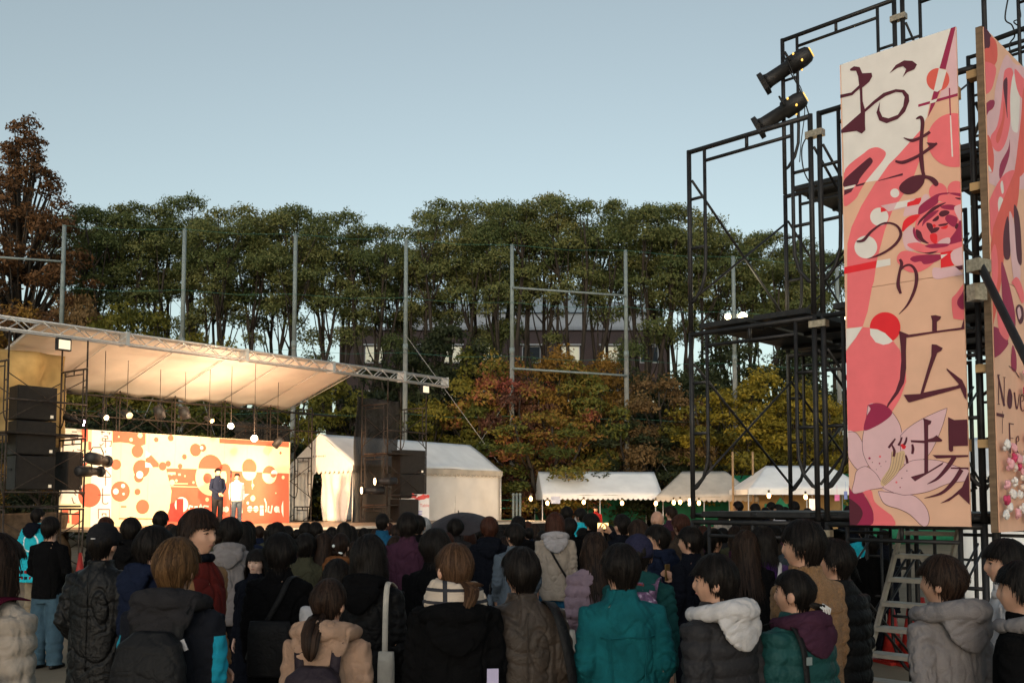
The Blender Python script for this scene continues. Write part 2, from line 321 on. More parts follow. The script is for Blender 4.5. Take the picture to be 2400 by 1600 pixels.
for i, dx, zt in ((3, 4.2, .68), (4, -3.6, .5), (1, 2.2, .66), (1, -2.2, .66), (5, 3.5, .45), (6, -3.2, .45)):
    a = along(i, PT[i].z * zt); m = MB(); m.tube([a, a + Vector((dx, -.5, -PT[i].z * .42))], .010, 4); m.build('guy_wire', steelwire, net)

# ------------------------------------------------------------------ brick building behind the trees
Yb = 74.0; x0 = pt(796, 800, Yb).x; x1 = pt(1570, 800, Yb).x; zt = pt(800, 774, Yb).z
B = thing('brick_building', 'brown brick building with pale upper storey behind the trees', 'building', (x0, Yb, 0))
brick = mat('brown_brick', (0.12, 0.085, 0.08), .9, var=.2, scale=14, bump=.3); pale = mat('pale_cladding', (0.42, 0.43, 0.45), .7, var=.1); litw = emit('lit_window', (.9, .84, .62), 0.14); frm = mat('window_white', (.6, .6, .6), .5)
Wd = x1 - x0; m = MB(); m.box((Wd / 2, 7, zt / 2), (Wd, 14, zt)); m.build('wall', brick, B)
m = MB(); m.box((Wd / 2, 7, zt + .12), (Wd + .4, 14.4, .24)); m.build('parapet', pale, B)
m = MB(); m.box((Wd / 2 + 2, 8.5, zt + 1.2), (Wd - 4.5, 10, 1.9)); m.build('upper_storey', pale, B)
m = MB()
arc = [(4.2 + (Wd - 4.4) * k / 16, zt + 2.2 + 1.1 * math.sin(math.pi * (.08 + .84 * k / 16))) for k in range(17)]
m.prism([(x, 3.2, z) for x, z in arc] + [(Wd - .1, 3.2, zt + 2.05), (4.1, 3.2, zt + 2.05)], (0, 10.6, 0)); m.build('roof', mat('blue_grey_roof', (.24, .29, .33), .5, .2), B)
for r_ in range(3):
    for k in range(8):
        wx = 2.7 + k * 3.05; wz = zt - 1.9 - r_ * 3.6
        m = MB(); m.box((wx, -.02, wz), (1.45, .1, 1.35)); w = m.build('window', frm, B)
        m = MB(); m.box((wx, -.09, wz), (1.3, .04, 1.15)); m.build('pane', litw if (k + r_) % 3 != 1 else mat('dark_pane', (.05, .06, .07), .1), w)
        m = MB(); m.box((wx, -.16, wz + .75), (1.7, .22, .10)); m.build('lintel', frm, w)
# ------------------------------------------------------------------ the stage: u runs along the backdrop, n points to the audience
U = Vector((.603, .798, 0)); N = Vector((.798, -.603, 0)); Q0 = Vector((-9.27, 30.0, 0)); ZUP = Vector((0, 0, 1)); RU = math.atan2(U.y, U.x)
def S(a, b, z=0.0): return Q0 + U * a + N * b + ZUP * z
AX = (U, N * -1, ZUP)
FLOOR = 1.18
alu = mat('white_aluminium', (.62, .60, .57), .45, .5, var=.1, scale=12)
blk = mat('black_steel', (.022, .021, .022), .55, .3, var=.35, scale=10, bump=.1, bscale=90, spec=.4)
rust = mat('brown_steel', (.055, .042, .034), .6, .5, var=.4, scale=15)
blackcloth = mat('black_cloth', (.012, .012, .013), .95, bump=.4, bscale=20)
# platform
wood = mat('stage_ply', (.42, .30, .20), .45, var=.15, scale=3, stretch=(.3, 3, 1))
st = thing('stage_platform', 'raised timber stage floor glowing in warm light before the backdrop', 'stage', S(0, 0))
def loc(v): return Vector(v) - Vector(st.location)
k = 0
for i in range(10):
    a0 = -5.6 + i * 1.66; 
    m = MB(); m.box(loc(S(a0 + .825, 2.2, FLOOR - .03)), (1.65, 6.4, .06), ax=AX); m.build('floor_board', wood, st)
m = MB()
for i in range(60):
    a0 = -5.6 + 16.6 * i / 60; a1 = -5.6 + 16.6 * (i + 1) / 60
    m.add([loc(S(a0, 5.36 + .03 * math.sin(i * 2.1), FLOOR - .07)), loc(S(a1, 5.36 + .03 * math.sin((i + 1) * 2.1), FLOOR - .07)), loc(S(a1, 5.36 + .06 * math.sin((i + 1) * 2.1), 0.01)), loc(S(a0, 5.36 + .06 * math.sin(i * 2.1), 0.01))], [(0, 1, 2, 3)])
m.build('skirt', blackcloth, st)
m = MB(); m.box(loc(S(2.7, 5.42, FLOOR - .035)), (16.6, .06, .07), ax=AX); m.build('nosing', mat('pale_nosing', (.75, .62, .5), .4), st)
# roof truss
tr = thing('roof_truss', 'long white lattice truss along the front of the stage roof', 'truss', S(0, 2.9))
def lt(v): return Vector(v) - Vector(tr.location)
def tz(a): return 6.12 + (a + 7.9) * .0097
TA0, TA1 = -11.2, 7.56
for db, dz in ((.14, 0), (-.14, 0), (.14, -.27), (-.14, -.27)):
    m = MB(); m.tube([lt(S(TA0, 2.9 + db, tz(TA0) + dz)), lt(S(TA1, 2.9 + db, tz(TA1) + dz))], .026, 8); m.build('chord', alu, tr, True)
nl = 50
for i in range(nl):
    a0 = TA0 + (TA1 - TA0) * i / nl; a1 = TA0 + (TA1 - TA0) * (i + 1) / nl
    z0, z1 = (tz(a0), tz(a1) - .27) if i % 2 else (tz(a0) - .27, tz(a1))
    m = MB(); m.tube([lt(S(a0, 3.04, z0)), lt(S(a1, 3.04, z1))], .014, 6); m.build('lacing', alu, tr, True)
    m = MB(); m.tube([lt(S(a0, 2.76, z1)), lt(S(a1, 2.76, z0))], .014, 6); m.build('lacing', alu, tr, True)
for a in (-8.2, -4.9, -1.2, 2.1, 5.3, 7.54):
    m = MB(); m.box(lt(S(a, 2.9, tz(a) - .135)), (.10 if a < 7 else .03, .34, .36), ax=AX); m.build('splice_plate', alu, tr)
# roof sheet on purlins
sheetm = mat('cream_roof_sheet', (.74, .70, .64), .55, var=.06, scale=2, bump=.15, bscale=8, spec=.4)
rf = thing('stage_roof', 'cream fabric stage roof sloping down behind the truss, lit from below', 'canopy', S(0, 0))
def lr(v): return Vector(v) - Vector(rf.location)
PUR = [-7.1, -5.0, -3.1, -1.4, .55, 2.2, 3.54]
def roofz(a, b):
    q = (2.86 - b) / 3.66; return tz(a) + .03 - q * 1.15
m = MB(); na, nb = 66, 14; V = []
for i in range(na + 1):
    a = PUR[0] + (PUR[-1] - PUR[0]) * i / na; j = max(q for q in range(len(PUR) - 1) if PUR[q] <= a + 1e-6); s_ = (a - PUR[j]) / (PUR[j + 1] - PUR[j])
    for jn in range(nb + 1):
        b = 2.86 - 3.66 * jn / nb
        sag = .05 * math.sin(math.pi * max(0, min(1, s_))) * (.4 + .6 * jn / nb) * (1 + .3 * math.sin(jn * 1.3 + i)) + (.05 * math.sin(i * 1.1) if jn == nb else 0)
        V.append(lr(S(a, b, roofz(a, b) - .0 - sag * .8)))
m.add(V, [(i * (nb + 1) + j, (i + 1) * (nb + 1) + j, (i + 1) * (nb + 1) + j + 1, i * (nb + 1) + j + 1) for i in range(na) for j in range(nb)])
so = m.build('roof_sheet', sheetm, rf, True); so.modifiers.new('thickness', 'SOLIDIFY').thickness = .006
for a in PUR:
    m = MB(); m.tube([lr(S(a, 2.8, roofz(a, 2.8) - .06)), lr(S(a, -.82, roofz(a, -.82) - .06))], .016, 7); m.build('purlin', alu, rf, True)
m = MB(); m.tube([lr(S(-7.2, -.86, 4.93)), lr(S(5.8, -.86, 5.0))], .035, 7); m.build('back_pipe', rust, rf, True)

# ------------------------------------------------------------------ scaffolding
def frame_bars(m, P, e, w, h, r=.0215, r2=.0165, off=.17):
    """one welded ladder frame: two posts, double head bar, J-shaped inner rails with rungs"""
    P = Vector(P); e = Vector(e)
    for x in (0, w): m.tube([P + e * x, P + e * x + ZUP * (h - .012)], r, 9)
    m.tube([P + ZUP * (h - .03), P + e * w + ZUP * (h - .03)], r, 9)
    m.tube([P + e * off + ZUP * (h - .15), P + e * (w - off) + ZUP * (h - .15)], r2, 7)
    m.tube([P + e * (w / 2) + ZUP * (h - .15), P + e * (w / 2) + ZUP * (h - .03)], r2, 7)
    for s0, sg in ((0, 1), (w, -1)):
        q = P + e * s0
        m.tube([q + e * (sg * off) + ZUP * (h - .03), q + e * (sg * off) + ZUP * (h * .40), q + e * (sg * off * .96) + ZUP * (h * .30), q + e * (sg * off * .70) + ZUP * (h * .22), q + e * (sg * off * .25) + ZUP * (h * .165), q + ZUP * (h * .155)], r2, 7)
        for f in (.72, .45): m.tube([q + ZUP * (h * f), q + e * (sg * off) + ZUP * (h * f)], r2 * .9, 6)
LV = 1.725
def scaffold(root, P, e, g, w, rows, mtl, brace_m, r=.0215):
    """rows: list of (g offset, [(e offset, first level, last level)])"""
    base = Vector(root.location)
    for go, cols in rows:
        for eo, l0, l1 in cols:
            for l in range(l0, l1):
                m = MB(); frame_bars(m, P + g * go + e * eo + ZUP * (l * LV) - base, e, w, LV, r); m.build('frame', mtl, root, True)
    for (g0, c0), (g1, c1) in zip(rows, rows[1:]):
        for (eo, a0, a1), (eo2, b0, b1) in zip(c0, c1):
            for l in range(max(a0, b0), min(a1, b1)):
                for x in (eo, eo + w):
                    p, q = P + g * g0 + e * (x + .03) - base, P + g * g1 + e * (x + .03) - base; z = l * LV
                    for za, zb in ((.30, 1.42), (1.42, .30)):
                        m = MB(); m.tube([p + ZUP * (z + za), q + ZUP * (z + zb)], .0125, 6); m.build('cross_brace', brace_m, root, True)
def tower(a0, a1, b_front, label):
    t = thing('speaker_tower', label, 'scaffold', S(a0, b_front))
    scaffold(t, S(a0, b_front), -N, U, 1.219, [(0, [(0, 0, 3)]), (a1 - a0, [(0, 0, 3)])], rust, rust, .024)
    base = Vector(t.location)
    for a in (a0, a1):
        for b in (b_front, b_front - 1.219):
            m = MB(); m.tube([S(a, b, LV * 3) - base, S(a, b, tz(a) - .3) - base], .022, 8); m.build('post_extension', rust, t, True)
    for z in (LV * 1, LV * 2):
        for q in range(2):
            m = MB(); c = S((a0 + a1) / 2, b_front - .32 - q * .55, z + .04) - base; m.box(c, (a1 - a0 - .05, .5, .045), ax=AX); m.build('deck_plank', rust, t)
    for z in (2.1, 4.25):
        m = MB(); m.tube([S(a0, b_front + .04, z) - base, S(a1, b_front + .04, z) - base], .024, 8); m.build('rail', rust, t, True)
    return t
tL = tower(-7.8, -5.9, 2.95, 'scaffold tower stacked with loudspeakers beside the backdrop')
tR = tower(4.6, 6.5, 2.95, 'scaffold tower hung with dark mesh in front of the white marquee')
# scaffold wall behind the backdrop
bk = thing('backdrop_scaffold', 'scaffolding with crossed braces rising behind the painted backdrop', 'scaffold', S(0, -.9))
scaffold(bk, S(-6.6, -.55), -N, U, .9, [(0, [(0, 0, 3)])] + [(1.83 * i, [(0, 0, 3)]) for i in range(1, 7)], rust, rust, .022)
m = MB(); m.tube([S(-6.6, -.5, 4.3) - Vector(bk.location), S(5.5, -.5, 4.35) - Vector(bk.location)], .024, 8); m.build('rail', rust, bk, True)
# cloths on the towers
def cloth(name, a0, a1, b, z0, z1, mtl, label, seed, ni=26, nj=30, amp=.06, tilt=0.0):
    rg = random.Random(seed); m = MB(); V = []
    ph = [rg.uniform(0, 6) for _ in range(6)]
    for j in range(nj + 1):
        for i in range(ni + 1):
            x, y = i / ni, j / nj
            w = amp * (math.sin(x * 17 + ph[0] + y * 2.2) * .5 + math.sin(x * 31 + ph[1] - y * 3) * .25 + math.sin(y * 9 + ph[2] + x * 5) * .3 + .4 * math.sin((x + y) * 12 + ph[3]))
            V.append(S(a0 + (a1 - a0) * x + .02 * math.sin(y * 8 + ph[4]), b + w + tilt * y, z1 + (z0 - z1) * y + .05 * math.sin(x * 11 + ph[5]) * (y if y > .9 else .2)))
    o0 = S((a0 + a1) / 2, b, 0); m.add([v - o0 for v in V], [(j * (ni + 1) + i, j * (ni + 1) + i + 1, (j + 1) * (ni + 1) + i + 1, (j + 1) * (ni + 1) + i) for j in range(nj) for i in range(ni)])
    o = m.build(name, mtl, None, True); o.location = o0; o.modifiers.new('thickness', 'SOLIDIFY').thickness = .004
    tag(o, label, 'tarpaulin'); return o
tarp = mat('khaki_tarp', (.40, .28, .12), .8, var=.2, scale=3, bump=.9, bscale=5)
mesh_c = mat('charcoal_mesh_sheet', (.030, .027, .026), .85, var=.35, scale=4, bump=.5, bscale=12)
_mn, _ml = mesh_c.node_tree.nodes, mesh_c.node_tree.links; _tp = _mn.new('ShaderNodeBsdfTransparent'); _mm = _mn.new('ShaderNodeMixShader'); _mm.inputs[0].default_value = .30     # open weave lets light through
_ml.new(_mn['Principled BSDF'].outputs[0], _mm.inputs[1]); _ml.new(_tp.outputs[0], _mm.inputs[2]); _ml.new(_mm.outputs[0], _mn['Material Output'].inputs['Surface'])
cloth('tarpaulin', -9.0, -5.75, 1.6, 3.3, 5.6, tarp, 'crumpled khaki tarp hung high on the speaker tower', 3, amp=.13)
cloth('tarpaulin', 4.35, 6.5, 1.62, .3, 5.45, mesh_c, 'tall dark mesh sheet draped down the tower by the marquee', 4, amp=.10)
cloth('tarpaulin', 2.0, 4.3, -1.7, 2.4, 4.6, mesh_c, 'dark mesh sheet sagging behind the end of the backdrop', 5, amp=.14)
cloth('tarpaulin', -9.4, -5.4, 1.2, .02, 1.6, mat('brown_tarp', (.10, .07, .045), .8, var=.4, bump=.6, bscale=6), 'crumpled brown sheet around the foot of the speaker tower', 6, amp=.16, tilt=.5)
# loudspeakers
spkm = mat('speaker_black', (.018, .016, .015), .6, var=.3, bump=.2, bscale=120); grille = mat('speaker_grille', (.030, .024, .020), .75, var=.2, bump=.5, bscale=220); badge = emit('speaker_badge', (.75, .62, .45), .25)
def speaker(a, b, z, w, d, h, label, rot=0.0, group=None):
    t = thing('loudspeaker', label, 'speaker', S(a, b, z), RU + rot, group)
    m = MB(); m.prism([(-w / 2, 0, 0), (w / 2, 0, 0), (w * .36, d, 0), (-w * .36, d, 0)], (0, 0, h)); o = m.build('cabinet', spkm, t); bv = o.modifiers.new('bevel', 'BEVEL'); bv.width = .012; bv.segments = 2
    m = MB(); m.box((0, -.012, h / 2), (w * .94, .02, h * .94)); m.build('grille', grille, t)
    m = MB(); m.box((w * .36, -.03, .09), (.07, .012, .07)); m.build('badge', badge, t)
    m = MB(); m.box((-w * .46, d * .5, h * .6), (.02, .18, .05)); m.build('handle', spkm, t)
for i, (z, wh) in enumerate(((2.16, 'bottom'), (2.99, 'middle'), (3.82, 'top'))): speaker(-7.0, 2.75, z, .95, .7, .80, wh + ' black loudspeaker of the stack on the tower beside the backdrop', 0.0, 'stacked loudspeakers')
speaker(-5.95, 2.6, 2.16, .5, .5, .95, 'small dark loudspeaker tucked beside the tall speaker stack', .3)
for i, (z, wh) in enumerate(((2.0, 'lower'), (2.83, 'upper'))): speaker(5.95, 2.85, z, 1.05, .75, .82, wh + ' brown-black loudspeaker on the mesh-hung tower', -.2, 'stacked loudspeakers')
speaker(5.6, 3.0, FLOOR - .1, .8, .7, .88, 'dark subwoofer at the foot of the mesh-hung tower', -.2)
# profile spotlights
gel = emit('warm_lens', (1.0, .62, .30), 6.0)
def spot(p, aim, label, scale=1.0, lens=None, power=None, col=(1, .62, .32), size=75, group=None):
    t = thing('stage_spotlight', label, 'spotlight', p, group=group)
    d = Vector(aim) - Vector(p); q = d.to_track_quat('Y', 'Z'); t.rotation_mode = 'QUATERNION'; t.rotation_quaternion = q; t.scale = (scale,) * 3
    m = MB(); m.tube([(0, -.30, 0), (0, -.26, 0), (0, -.1, 0), (0, .12, 0), (0, .13, 0), (0, .40, 0)], [.10, .13, .14, .13, .10, .10], 14); m.build('barrel', blk, t, True)
    m = MB(); m.tube([(0, .40, 0), (0, .42, 0), (0, .47, 0)], [.10, .14, .14], 14); m.build('colour_frame', blk, t, True)
    m = MB(); m.tube([(-.16, 0, 0), (-.165, 0, .14), (-.1, 0, .26), (.1, 0, .26), (.165, 0, .14), (.16, 0, 0)], .013, 6); m.build('yoke', blk, t, True)
    m = MB(); m.tube([(0, .468, 0), (0, .474, 0)], .115, 16); m.build('lens', lens or mat('dark_lens', (.02, .02, .025), .08), t, True)
    if power:
        ld = bpy.data.lights.new('spot_beam', 'SPOT'); ld.energy = power; ld.color = col; ld.spot_size = R(size); ld.spot_blend = .6; ld.shadow_soft_size = .1
        lo = bpy.data.objects.new('beam', ld); COL.objects.link(lo); lo.parent = t; lo.location = (0, .52, 0); lo.rotation_euler = (math.pi / 2, 0, 0)
    return t
mid = S(-1.0, 0, 2.6)
spot(S(-5.75, 3.2, 2.92), S(0, 0, 2.4), 'black profile spotlight on the speaker tower in front of the lettered strip', 1.1, gel, 260)
spot(S(-5.9, 3.05, 2.62), S(4.6, .2, 2.8), 'second black spotlight clamped below the first on the speaker tower', 1.0, gel, 4200, size=26)
spot(S(4.5, 3.1, 2.55), S(-2, 0, 2.4), 'black spotlight with glowing rim on the mesh-hung tower', 1.0, gel, 260)
spot(S(4.3, 2.7, 2.25), S(-1, 0, 2.2), 'lower black spotlight at the edge of the white marquee', 1.0, gel, 200)
# lamps hung under the roof
def parcan(px, py, b, label, lit=0.0, face='cam', power=0, r=.11, col=(1, .84, .58), lensm=None):
    d = ray(px, py); o = Vector((0, 0, EYE)); k = (S(0, b) - o).dot(N) / d.dot(N); p = o + d * k
    t = thing('stage_lamp', label, 'stage lamp', p, group='lamps hung under the stage roof')
    a = (p - Q0).dot(U)
    top = roofz(a, b) - p.z - .05 if a < 3.5 else 5.0 - p.z
    aim = {'cam': Vector((-p.x * .9, -p.y * .9, -1.5)) * 1.0, 'stage': S(a * .5, 0, 2.2) - p, 'aud': N * 1 - ZUP * .35, 'down': U * .3 - ZUP}[face].normalized()
    q = aim.to_track_quat('Y', 'Z'); Mx = q.to_matrix()
    def w(v): return Mx @ Vector(v)
    m = MB(); m.tube([w((0, -.22, 0)), w((0, -.2, 0)), w((0, -.05, 0)), w((0, .14, 0))], [r * .5, r * .8, r, r], 14, cap=True); m.build('can', blk, t, True)
    m = MB(); m.tube([w((0, .142, 0)), w((0, .15, 0))], r * .92, 16); m.build('lens', lensm or (emit('lamp_lens_%d' % int(lit * 10), col, lit) if lit else mat('dark_lens', (.02, .02, .025), .08)), t, True)
    m = MB(); m.tube([(0, 0, 0), (0, .02, r + .1), (0, .02, top)], .009, 6); m.build('drop_pole', rust, t, True)
    if power:
        ld = bpy.data.lights.new('lamp_light', 'POINT'); ld.energy = power; ld.color = (1, .66, .42); ld.shadow_soft_size = .12
        lo = bpy.data.objects.new('glow', ld); COL.objects.link(lo); lo.parent = t; lo.location = aim * .32
    return t
parcan(243, 975, 1.9, 'small lit stage lamp nearest the lettered strips', .5, 'aud', 20, r=.075)
parcan(297, 970, 1.5, 'flat LED stage lamp with a honeycomb of dots', .05, 'aud', 0, r=.10)
parcan(374, 968, 1.2, 'unlit boxy black stage lamp left of centre under the roof', 0, 'down', 0, .15)
parcan(433, 970, 1.2, 'unlit tilted black stage lamp under the middle of the roof', 0, 'down', 0, .15)
parcan(490, 983, 1.6, 'dim amber stage lamp above the performers', .14, 'aud', 0, .07, (1, .7, .35))
parcan(541, 998, 1.9, 'bright white stage lamp high above the performers', 4, 'cam', 75, .095)
parcan(596, 1027, 2.3, 'brightest stage lamp glaring near the backdrop\'s red corner', 5, 'cam', 100, .105)
parcan(650, 1038, 1.2, 'unlit black stage lamp overlapping the red band', 0, 'stage', 0, .12)
t = spot(S(-5.85, 2.2, 3.95), S(-4, 4.5, 3.0), 'small magenta-white lamp glaring at the top of the speaker tower', .7, emit('magenta_lens', (1, .62, 1), 30))
# floodlight boxes under the truss
for a, lb in ((-6.6, 'square floodlight under the truss above the khaki tarp'), (6.25, 'square floodlight under the far end of the truss')):
    t = thing('floodlight', lb, 'floodlight', S(a, 3.1, tz(a) - .5), RU)
    m = MB(); m.box((0, 0, 0), (.34, .12, .28)); m.build('housing', blk, t); m = MB(); m.box((0, -.065, 0), (.28, .012, .22)); m.build('glass', emit('flood_glass', (1, .85, .6), .35), t)
    m = MB(); m.tube([(-.18, 0, 0), (-.18, 0, .16), (.18, 0, .16), (.18, 0, 0)], .01, 6); m.build('bracket', blk, t)
    ld = bpy.data.lights.new('flood_light', 'SPOT'); ld.energy = 24 if a < 0 else 12; ld.color = (1, .68, .36); ld.spot_size = R(110); ld.spot_blend = .8; ld.shadow_soft_size = .15
    lo = bpy.data.objects.new('beam', ld); COL.objects.link(lo); lo.parent = t; lo.location = (-.1, .12, -.2); lo.rotation_euler = (R(55), 0, 0)

# ------------------------------------------------------------------ painted backdrop
red = mat('backdrop_red', (.74, .145, .085), .6, var=.05); cream = mat('backdrop_cream', (.86, .75, .47), .6, var=.04); white = mat('backdrop_white', (.88, .85, .78), .6, var=.03); ink = mat('backdrop_ink', (.10, .035, .03), .6)
deepred = mat('backdrop_deep_red', (.72, .05, .04), .6)
BA0, BA1, BZ1 = -4.95, 2.95, 3.88
bd = thing('stage_backdrop', 'cream and orange-red painted backdrop covered with circles behind the performers', 'backdrop', S(0, 0))
bl = Vector(bd.location)
nbo = 9
for i in range(nbo):
    a0 = BA0 + (BA1 - BA0) * i / nbo; a1 = BA0 + (BA1 - BA0) * (i + 1) / nbo
    m = MB(); m.box(S((a0 + a1) / 2, -.02, (FLOOR + BZ1) / 2) - bl, (a1 - a0 - .006, .04, BZ1 - FLOOR), ax=AX); m.build('backdrop_board', cream, bd)
def bpix(px, py):
    p = onplane(px, py, S(0, 0, 0), N); a = (p - Q0).dot(U)
    return max(BA0, min(BA1, a)), max(FLOOR, min(BZ1, p.z))
def flat(name, pts, lay, mtl, parent=None, root=None):
    """flat painted shape on the backdrop, pts in (a, z)"""
    m = MB(); b = .002 * lay + .002
    m.add([S(a, b, z) - bl for a, z in pts], [tuple(range(len(pts)))]); return m.build(name, mtl, bd)
def bcirc(px, py, rpx, lay, mtl, half=None, name='painted_circle'):
    a, z = bpix(px, py); a2, z2 = bpix(px, py - rpx); r = abs(z2 - z)
    if half: pts = [(a + r * math.cos(R(half[0] + (half[1] - half[0]) * k / 24)), z + r * math.sin(R(half[0] + (half[1] - half[0]) * k / 24))) for k in range(25)]
    else: pts = [(a + r * math.cos(2 * math.pi * k / 32), z + r * math.sin(2 * math.pi * k / 32)) for k in range(32)]
    pts = [(max(BA0, min(BA1, p)), max(FLOOR, min(BZ1, q))) for p, q in pts]
    return flat(name, pts, lay, mtl)
def bpoly(pix, lay, mtl, name='painted_shape'): return flat(name, [bpix(*p) for p in pix], lay, mtl)
def bz(x, y): return 130 + x / 8.711, 990 + y / 8.711          # enlarged detail of the lettered end
def bc(x, y): return 380 + x / 7.35, 1050 + y / 7.35           # enlarged detail of the middle
bpoly([bz(1170, 175), bz(1840, 220), bz(1840, 440), bz(1720, 490), bz(1500, 420), bz(1330, 400), bz(1170, 408)], 1, red)
bpoly([(402, 1097), (470, 1099), (560, 1104), (677, 1109), (677, 1238), (380, 1238), (398, 1190), (402, 1150), (394, 1118), (389, 1098)], 1, red)
bpoly([(514, 1027), (677, 1036), (677, 1048), (514, 1038)], 1, red)
bpoly([bz(540, 130), bz(665, 140), bz(665, 380), bz(540, 400)], 1, red); bpoly([bz(672, 380), bz(750, 400), bz(750, 560), bz(672, 560)], 1, red)
bpoly([bz(540, 690), bz(655, 640), bz(650, 860), bz(540, 890)], 1, red)
bpoly([(215, 1006), (262, 1010), (260, 1240), (211, 1240)], 2, white); bpoly([(142, 999), (189, 1003), (187, 1180), (142, 1180)], 2, white)
bpoly([(146, 1190), (160, 1190), (163, 1225), (144, 1225)], 2, red); bpoly([(168, 1205), (187, 1195), (187, 1228), (168, 1228)], 2, red)
for x, y, r_, mm in ((272, 1088, 12.5, 1), (322, 1057, 15, 1), (331, 1098, 21, 1), (325, 1118, 12, 1), (282, 1151, 24, 1), (322, 1152, 7.5, 1), (334, 1187, 17, 1), (366, 1030, 5.7, 1), (400, 1026, 11.5, 1), (458, 1054, 15, 1), (475, 1049, 9, 1), (432, 1070, 6.3, 1), (381, 1092, 10, 1), (394, 1086, 7, 1), (422, 1092, 6, 1), (657, 1061, 3.3, 1),
                       (210, 1160, 28, 1)):
    bcirc(x, y, r_, 3, red)
bcirc(495, 1118, 43, 2, cream); bcirc(493, 1098, 33, 3, red, (0, 180)); bcirc(486, 1120, 12, 4, red); bcirc(526, 1104, 18, 3, red, (0, 180))
bcirc(584, 1095, 20.5, 3, red); bcirc(584, 1105, 20.5, 4, cream, (180, 360)); bcirc(631, 1112, 21, 3, cream); bcirc(631, 1111, 20, 4, red, (5, 175)); bcirc(642, 1110, 9.5, 5, white, (0, 180)); bcirc(640, 1110, 9, 5, red, (180, 360))
for x, y, r_ in ((278, 1023, 2.3), (307, 1030, 4.5), (328, 1020, 7.2), (663, 1118, 4.4), (403, 1130, 7), (402, 1112, 2), (433, 1115, 2.2), (592, 1167, 7), (592, 1137, 4), (453, 1130, 3), (565, 1152, 8), (485, 1170, 5), (646, 1155, 1.8), (413, 1126, 3.5)): bcirc(x, y, r_, 4, cream)
for x, y, r_ in ((271, 1151, 7.2), (288, 1138, 5), (289, 1157, 3), (327, 1112, 9), (472, 1049, 4.5), (197, 1078, 7.5), (580, 1178, 3.6)): bcirc(x, y, r_, 5, white)
bpoly([bz(1835, 560), bz(1945, 650), bz(1900, 700), bz(1835, 715)], 5, white); bpoly([bz(1830, 800), bz(1930, 830), bz(1985, 910), bz(1830, 915)], 5, white)
bpoly([bz(1840, 735), bz(1950, 660), bz(2110, 830), bz(2100, 910), bz(1990, 910), bz(1930, 830), bz(1840, 800)], 3, red)
bpoly([(386, 1132), (440, 1132), (440, 1134), (386, 1134)], 5, cream); bpoly([(395, 1138), (466, 1140), (466, 1141.5), (395, 1140)], 5, cream); bpoly([(392, 1106), (411, 1106), (411, 1112), (392, 1112)], 5, cream); bpoly([(417, 1109), (423, 1109), (423, 1114), (417, 1114)], 5, cream)
bpoly([(278, 1213), (372, 1214), (372, 1216.5), (278, 1216)], 4, red); bpoly([(283, 1185), (296, 1185), (296, 1188.5), (283, 1188.5)], 4, red); bpoly([(590, 1112), (592, 1112), (592, 1146), (590, 1146)], 5, cream)
# deep red painted box and the festival lettering
bpoly([(398, 1180), (428, 1168), (428, 1222), (394, 1222)], 4, deepred)
bcirc(425, 1182, 18, 5, white); bpoly([(413, 1168), (429, 1168), (429, 1206), (413, 1200)], 6, deepred)
def stroke(pix, w, lay, mtl, name='lettering', closed=False):
    P = [bpix(*p) for p in pix]; m = MB(); b = .002 * lay + .002
    for (a0, z0), (a1, z1) in zip(P, P[1:] + ([P[0]] if closed else [])):
        d = Vector((a1 - a0, z1 - z0)); 
        if d.length < 1e-5: continue
        d.normalize(); n_ = Vector((-d.y, d.x)) * w / 2; d = d * w * .3
        m.add([S(a0 - d.x + n_.x, b, z0 - d.y + n_.y) - bl, S(a1 + d.x + n_.x, b, z1 + d.y + n_.y) - bl, S(a1 + d.x - n_.x, b, z1 + d.y - n_.y) - bl, S(a0 - d.x - n_.x, b, z0 - d.y - n_.y) - bl], [(0, 1, 2, 3)])
    return m.build(name, mtl, bd)
for seg in ([bc(455, 1040), bc(475, 990), bc(520, 1005)], [bc(560, 1010), bc(600, 1010)], [bc(640, 1030), bc(660, 970), bc(680, 1010)], [bc(700, 1030), bc(720, 990), bc(790, 1000)], [bc(1025, 1000), bc(1030, 1095)], [bc(1215, 1010), bc(1235, 1100)], [bc(1375, 860), bc(1360, 1000), bc(1370, 1105)], [bc(1760, 870), bc(1790, 960), bc(1780, 1090)], [bc(1830, 1000), bc(1820, 1090), bc(1870, 1110), bc(1890, 990)], [bc(2000, 1010), bc(2010, 1100)]):
    stroke(seg, .05, 6, white)
for x, y, r_ in ((1505, 1045, 7.5), (1610, 1045, 7.5), (1965, 1050, 7.5), (1100, 1050, 7), (1040, 1050, 6)): bcirc(*bc(x, y), r_, 6, white, name='lettering')
bpoly([bc(1680, 985), bc(1740, 985), bc(1745, 1155), bc(1678, 1155)], 6, white, 'lettering'); bpoly([bc(2080, 895), bc(2050, 990), bc(2050, 1090), bc(2085, 1190)], 6, white, 'lettering')
bpoly([bc(1380, 785), bc(1500, 785), bc(1430, 830), bc(1385, 900)], 6, white, 'lettering')
stroke([bc(1460, 1050), bc(1780, 1035)], .025, 7, red); stroke([bc(1480, 1080), bc(1640, 1075)], .02, 7, red)
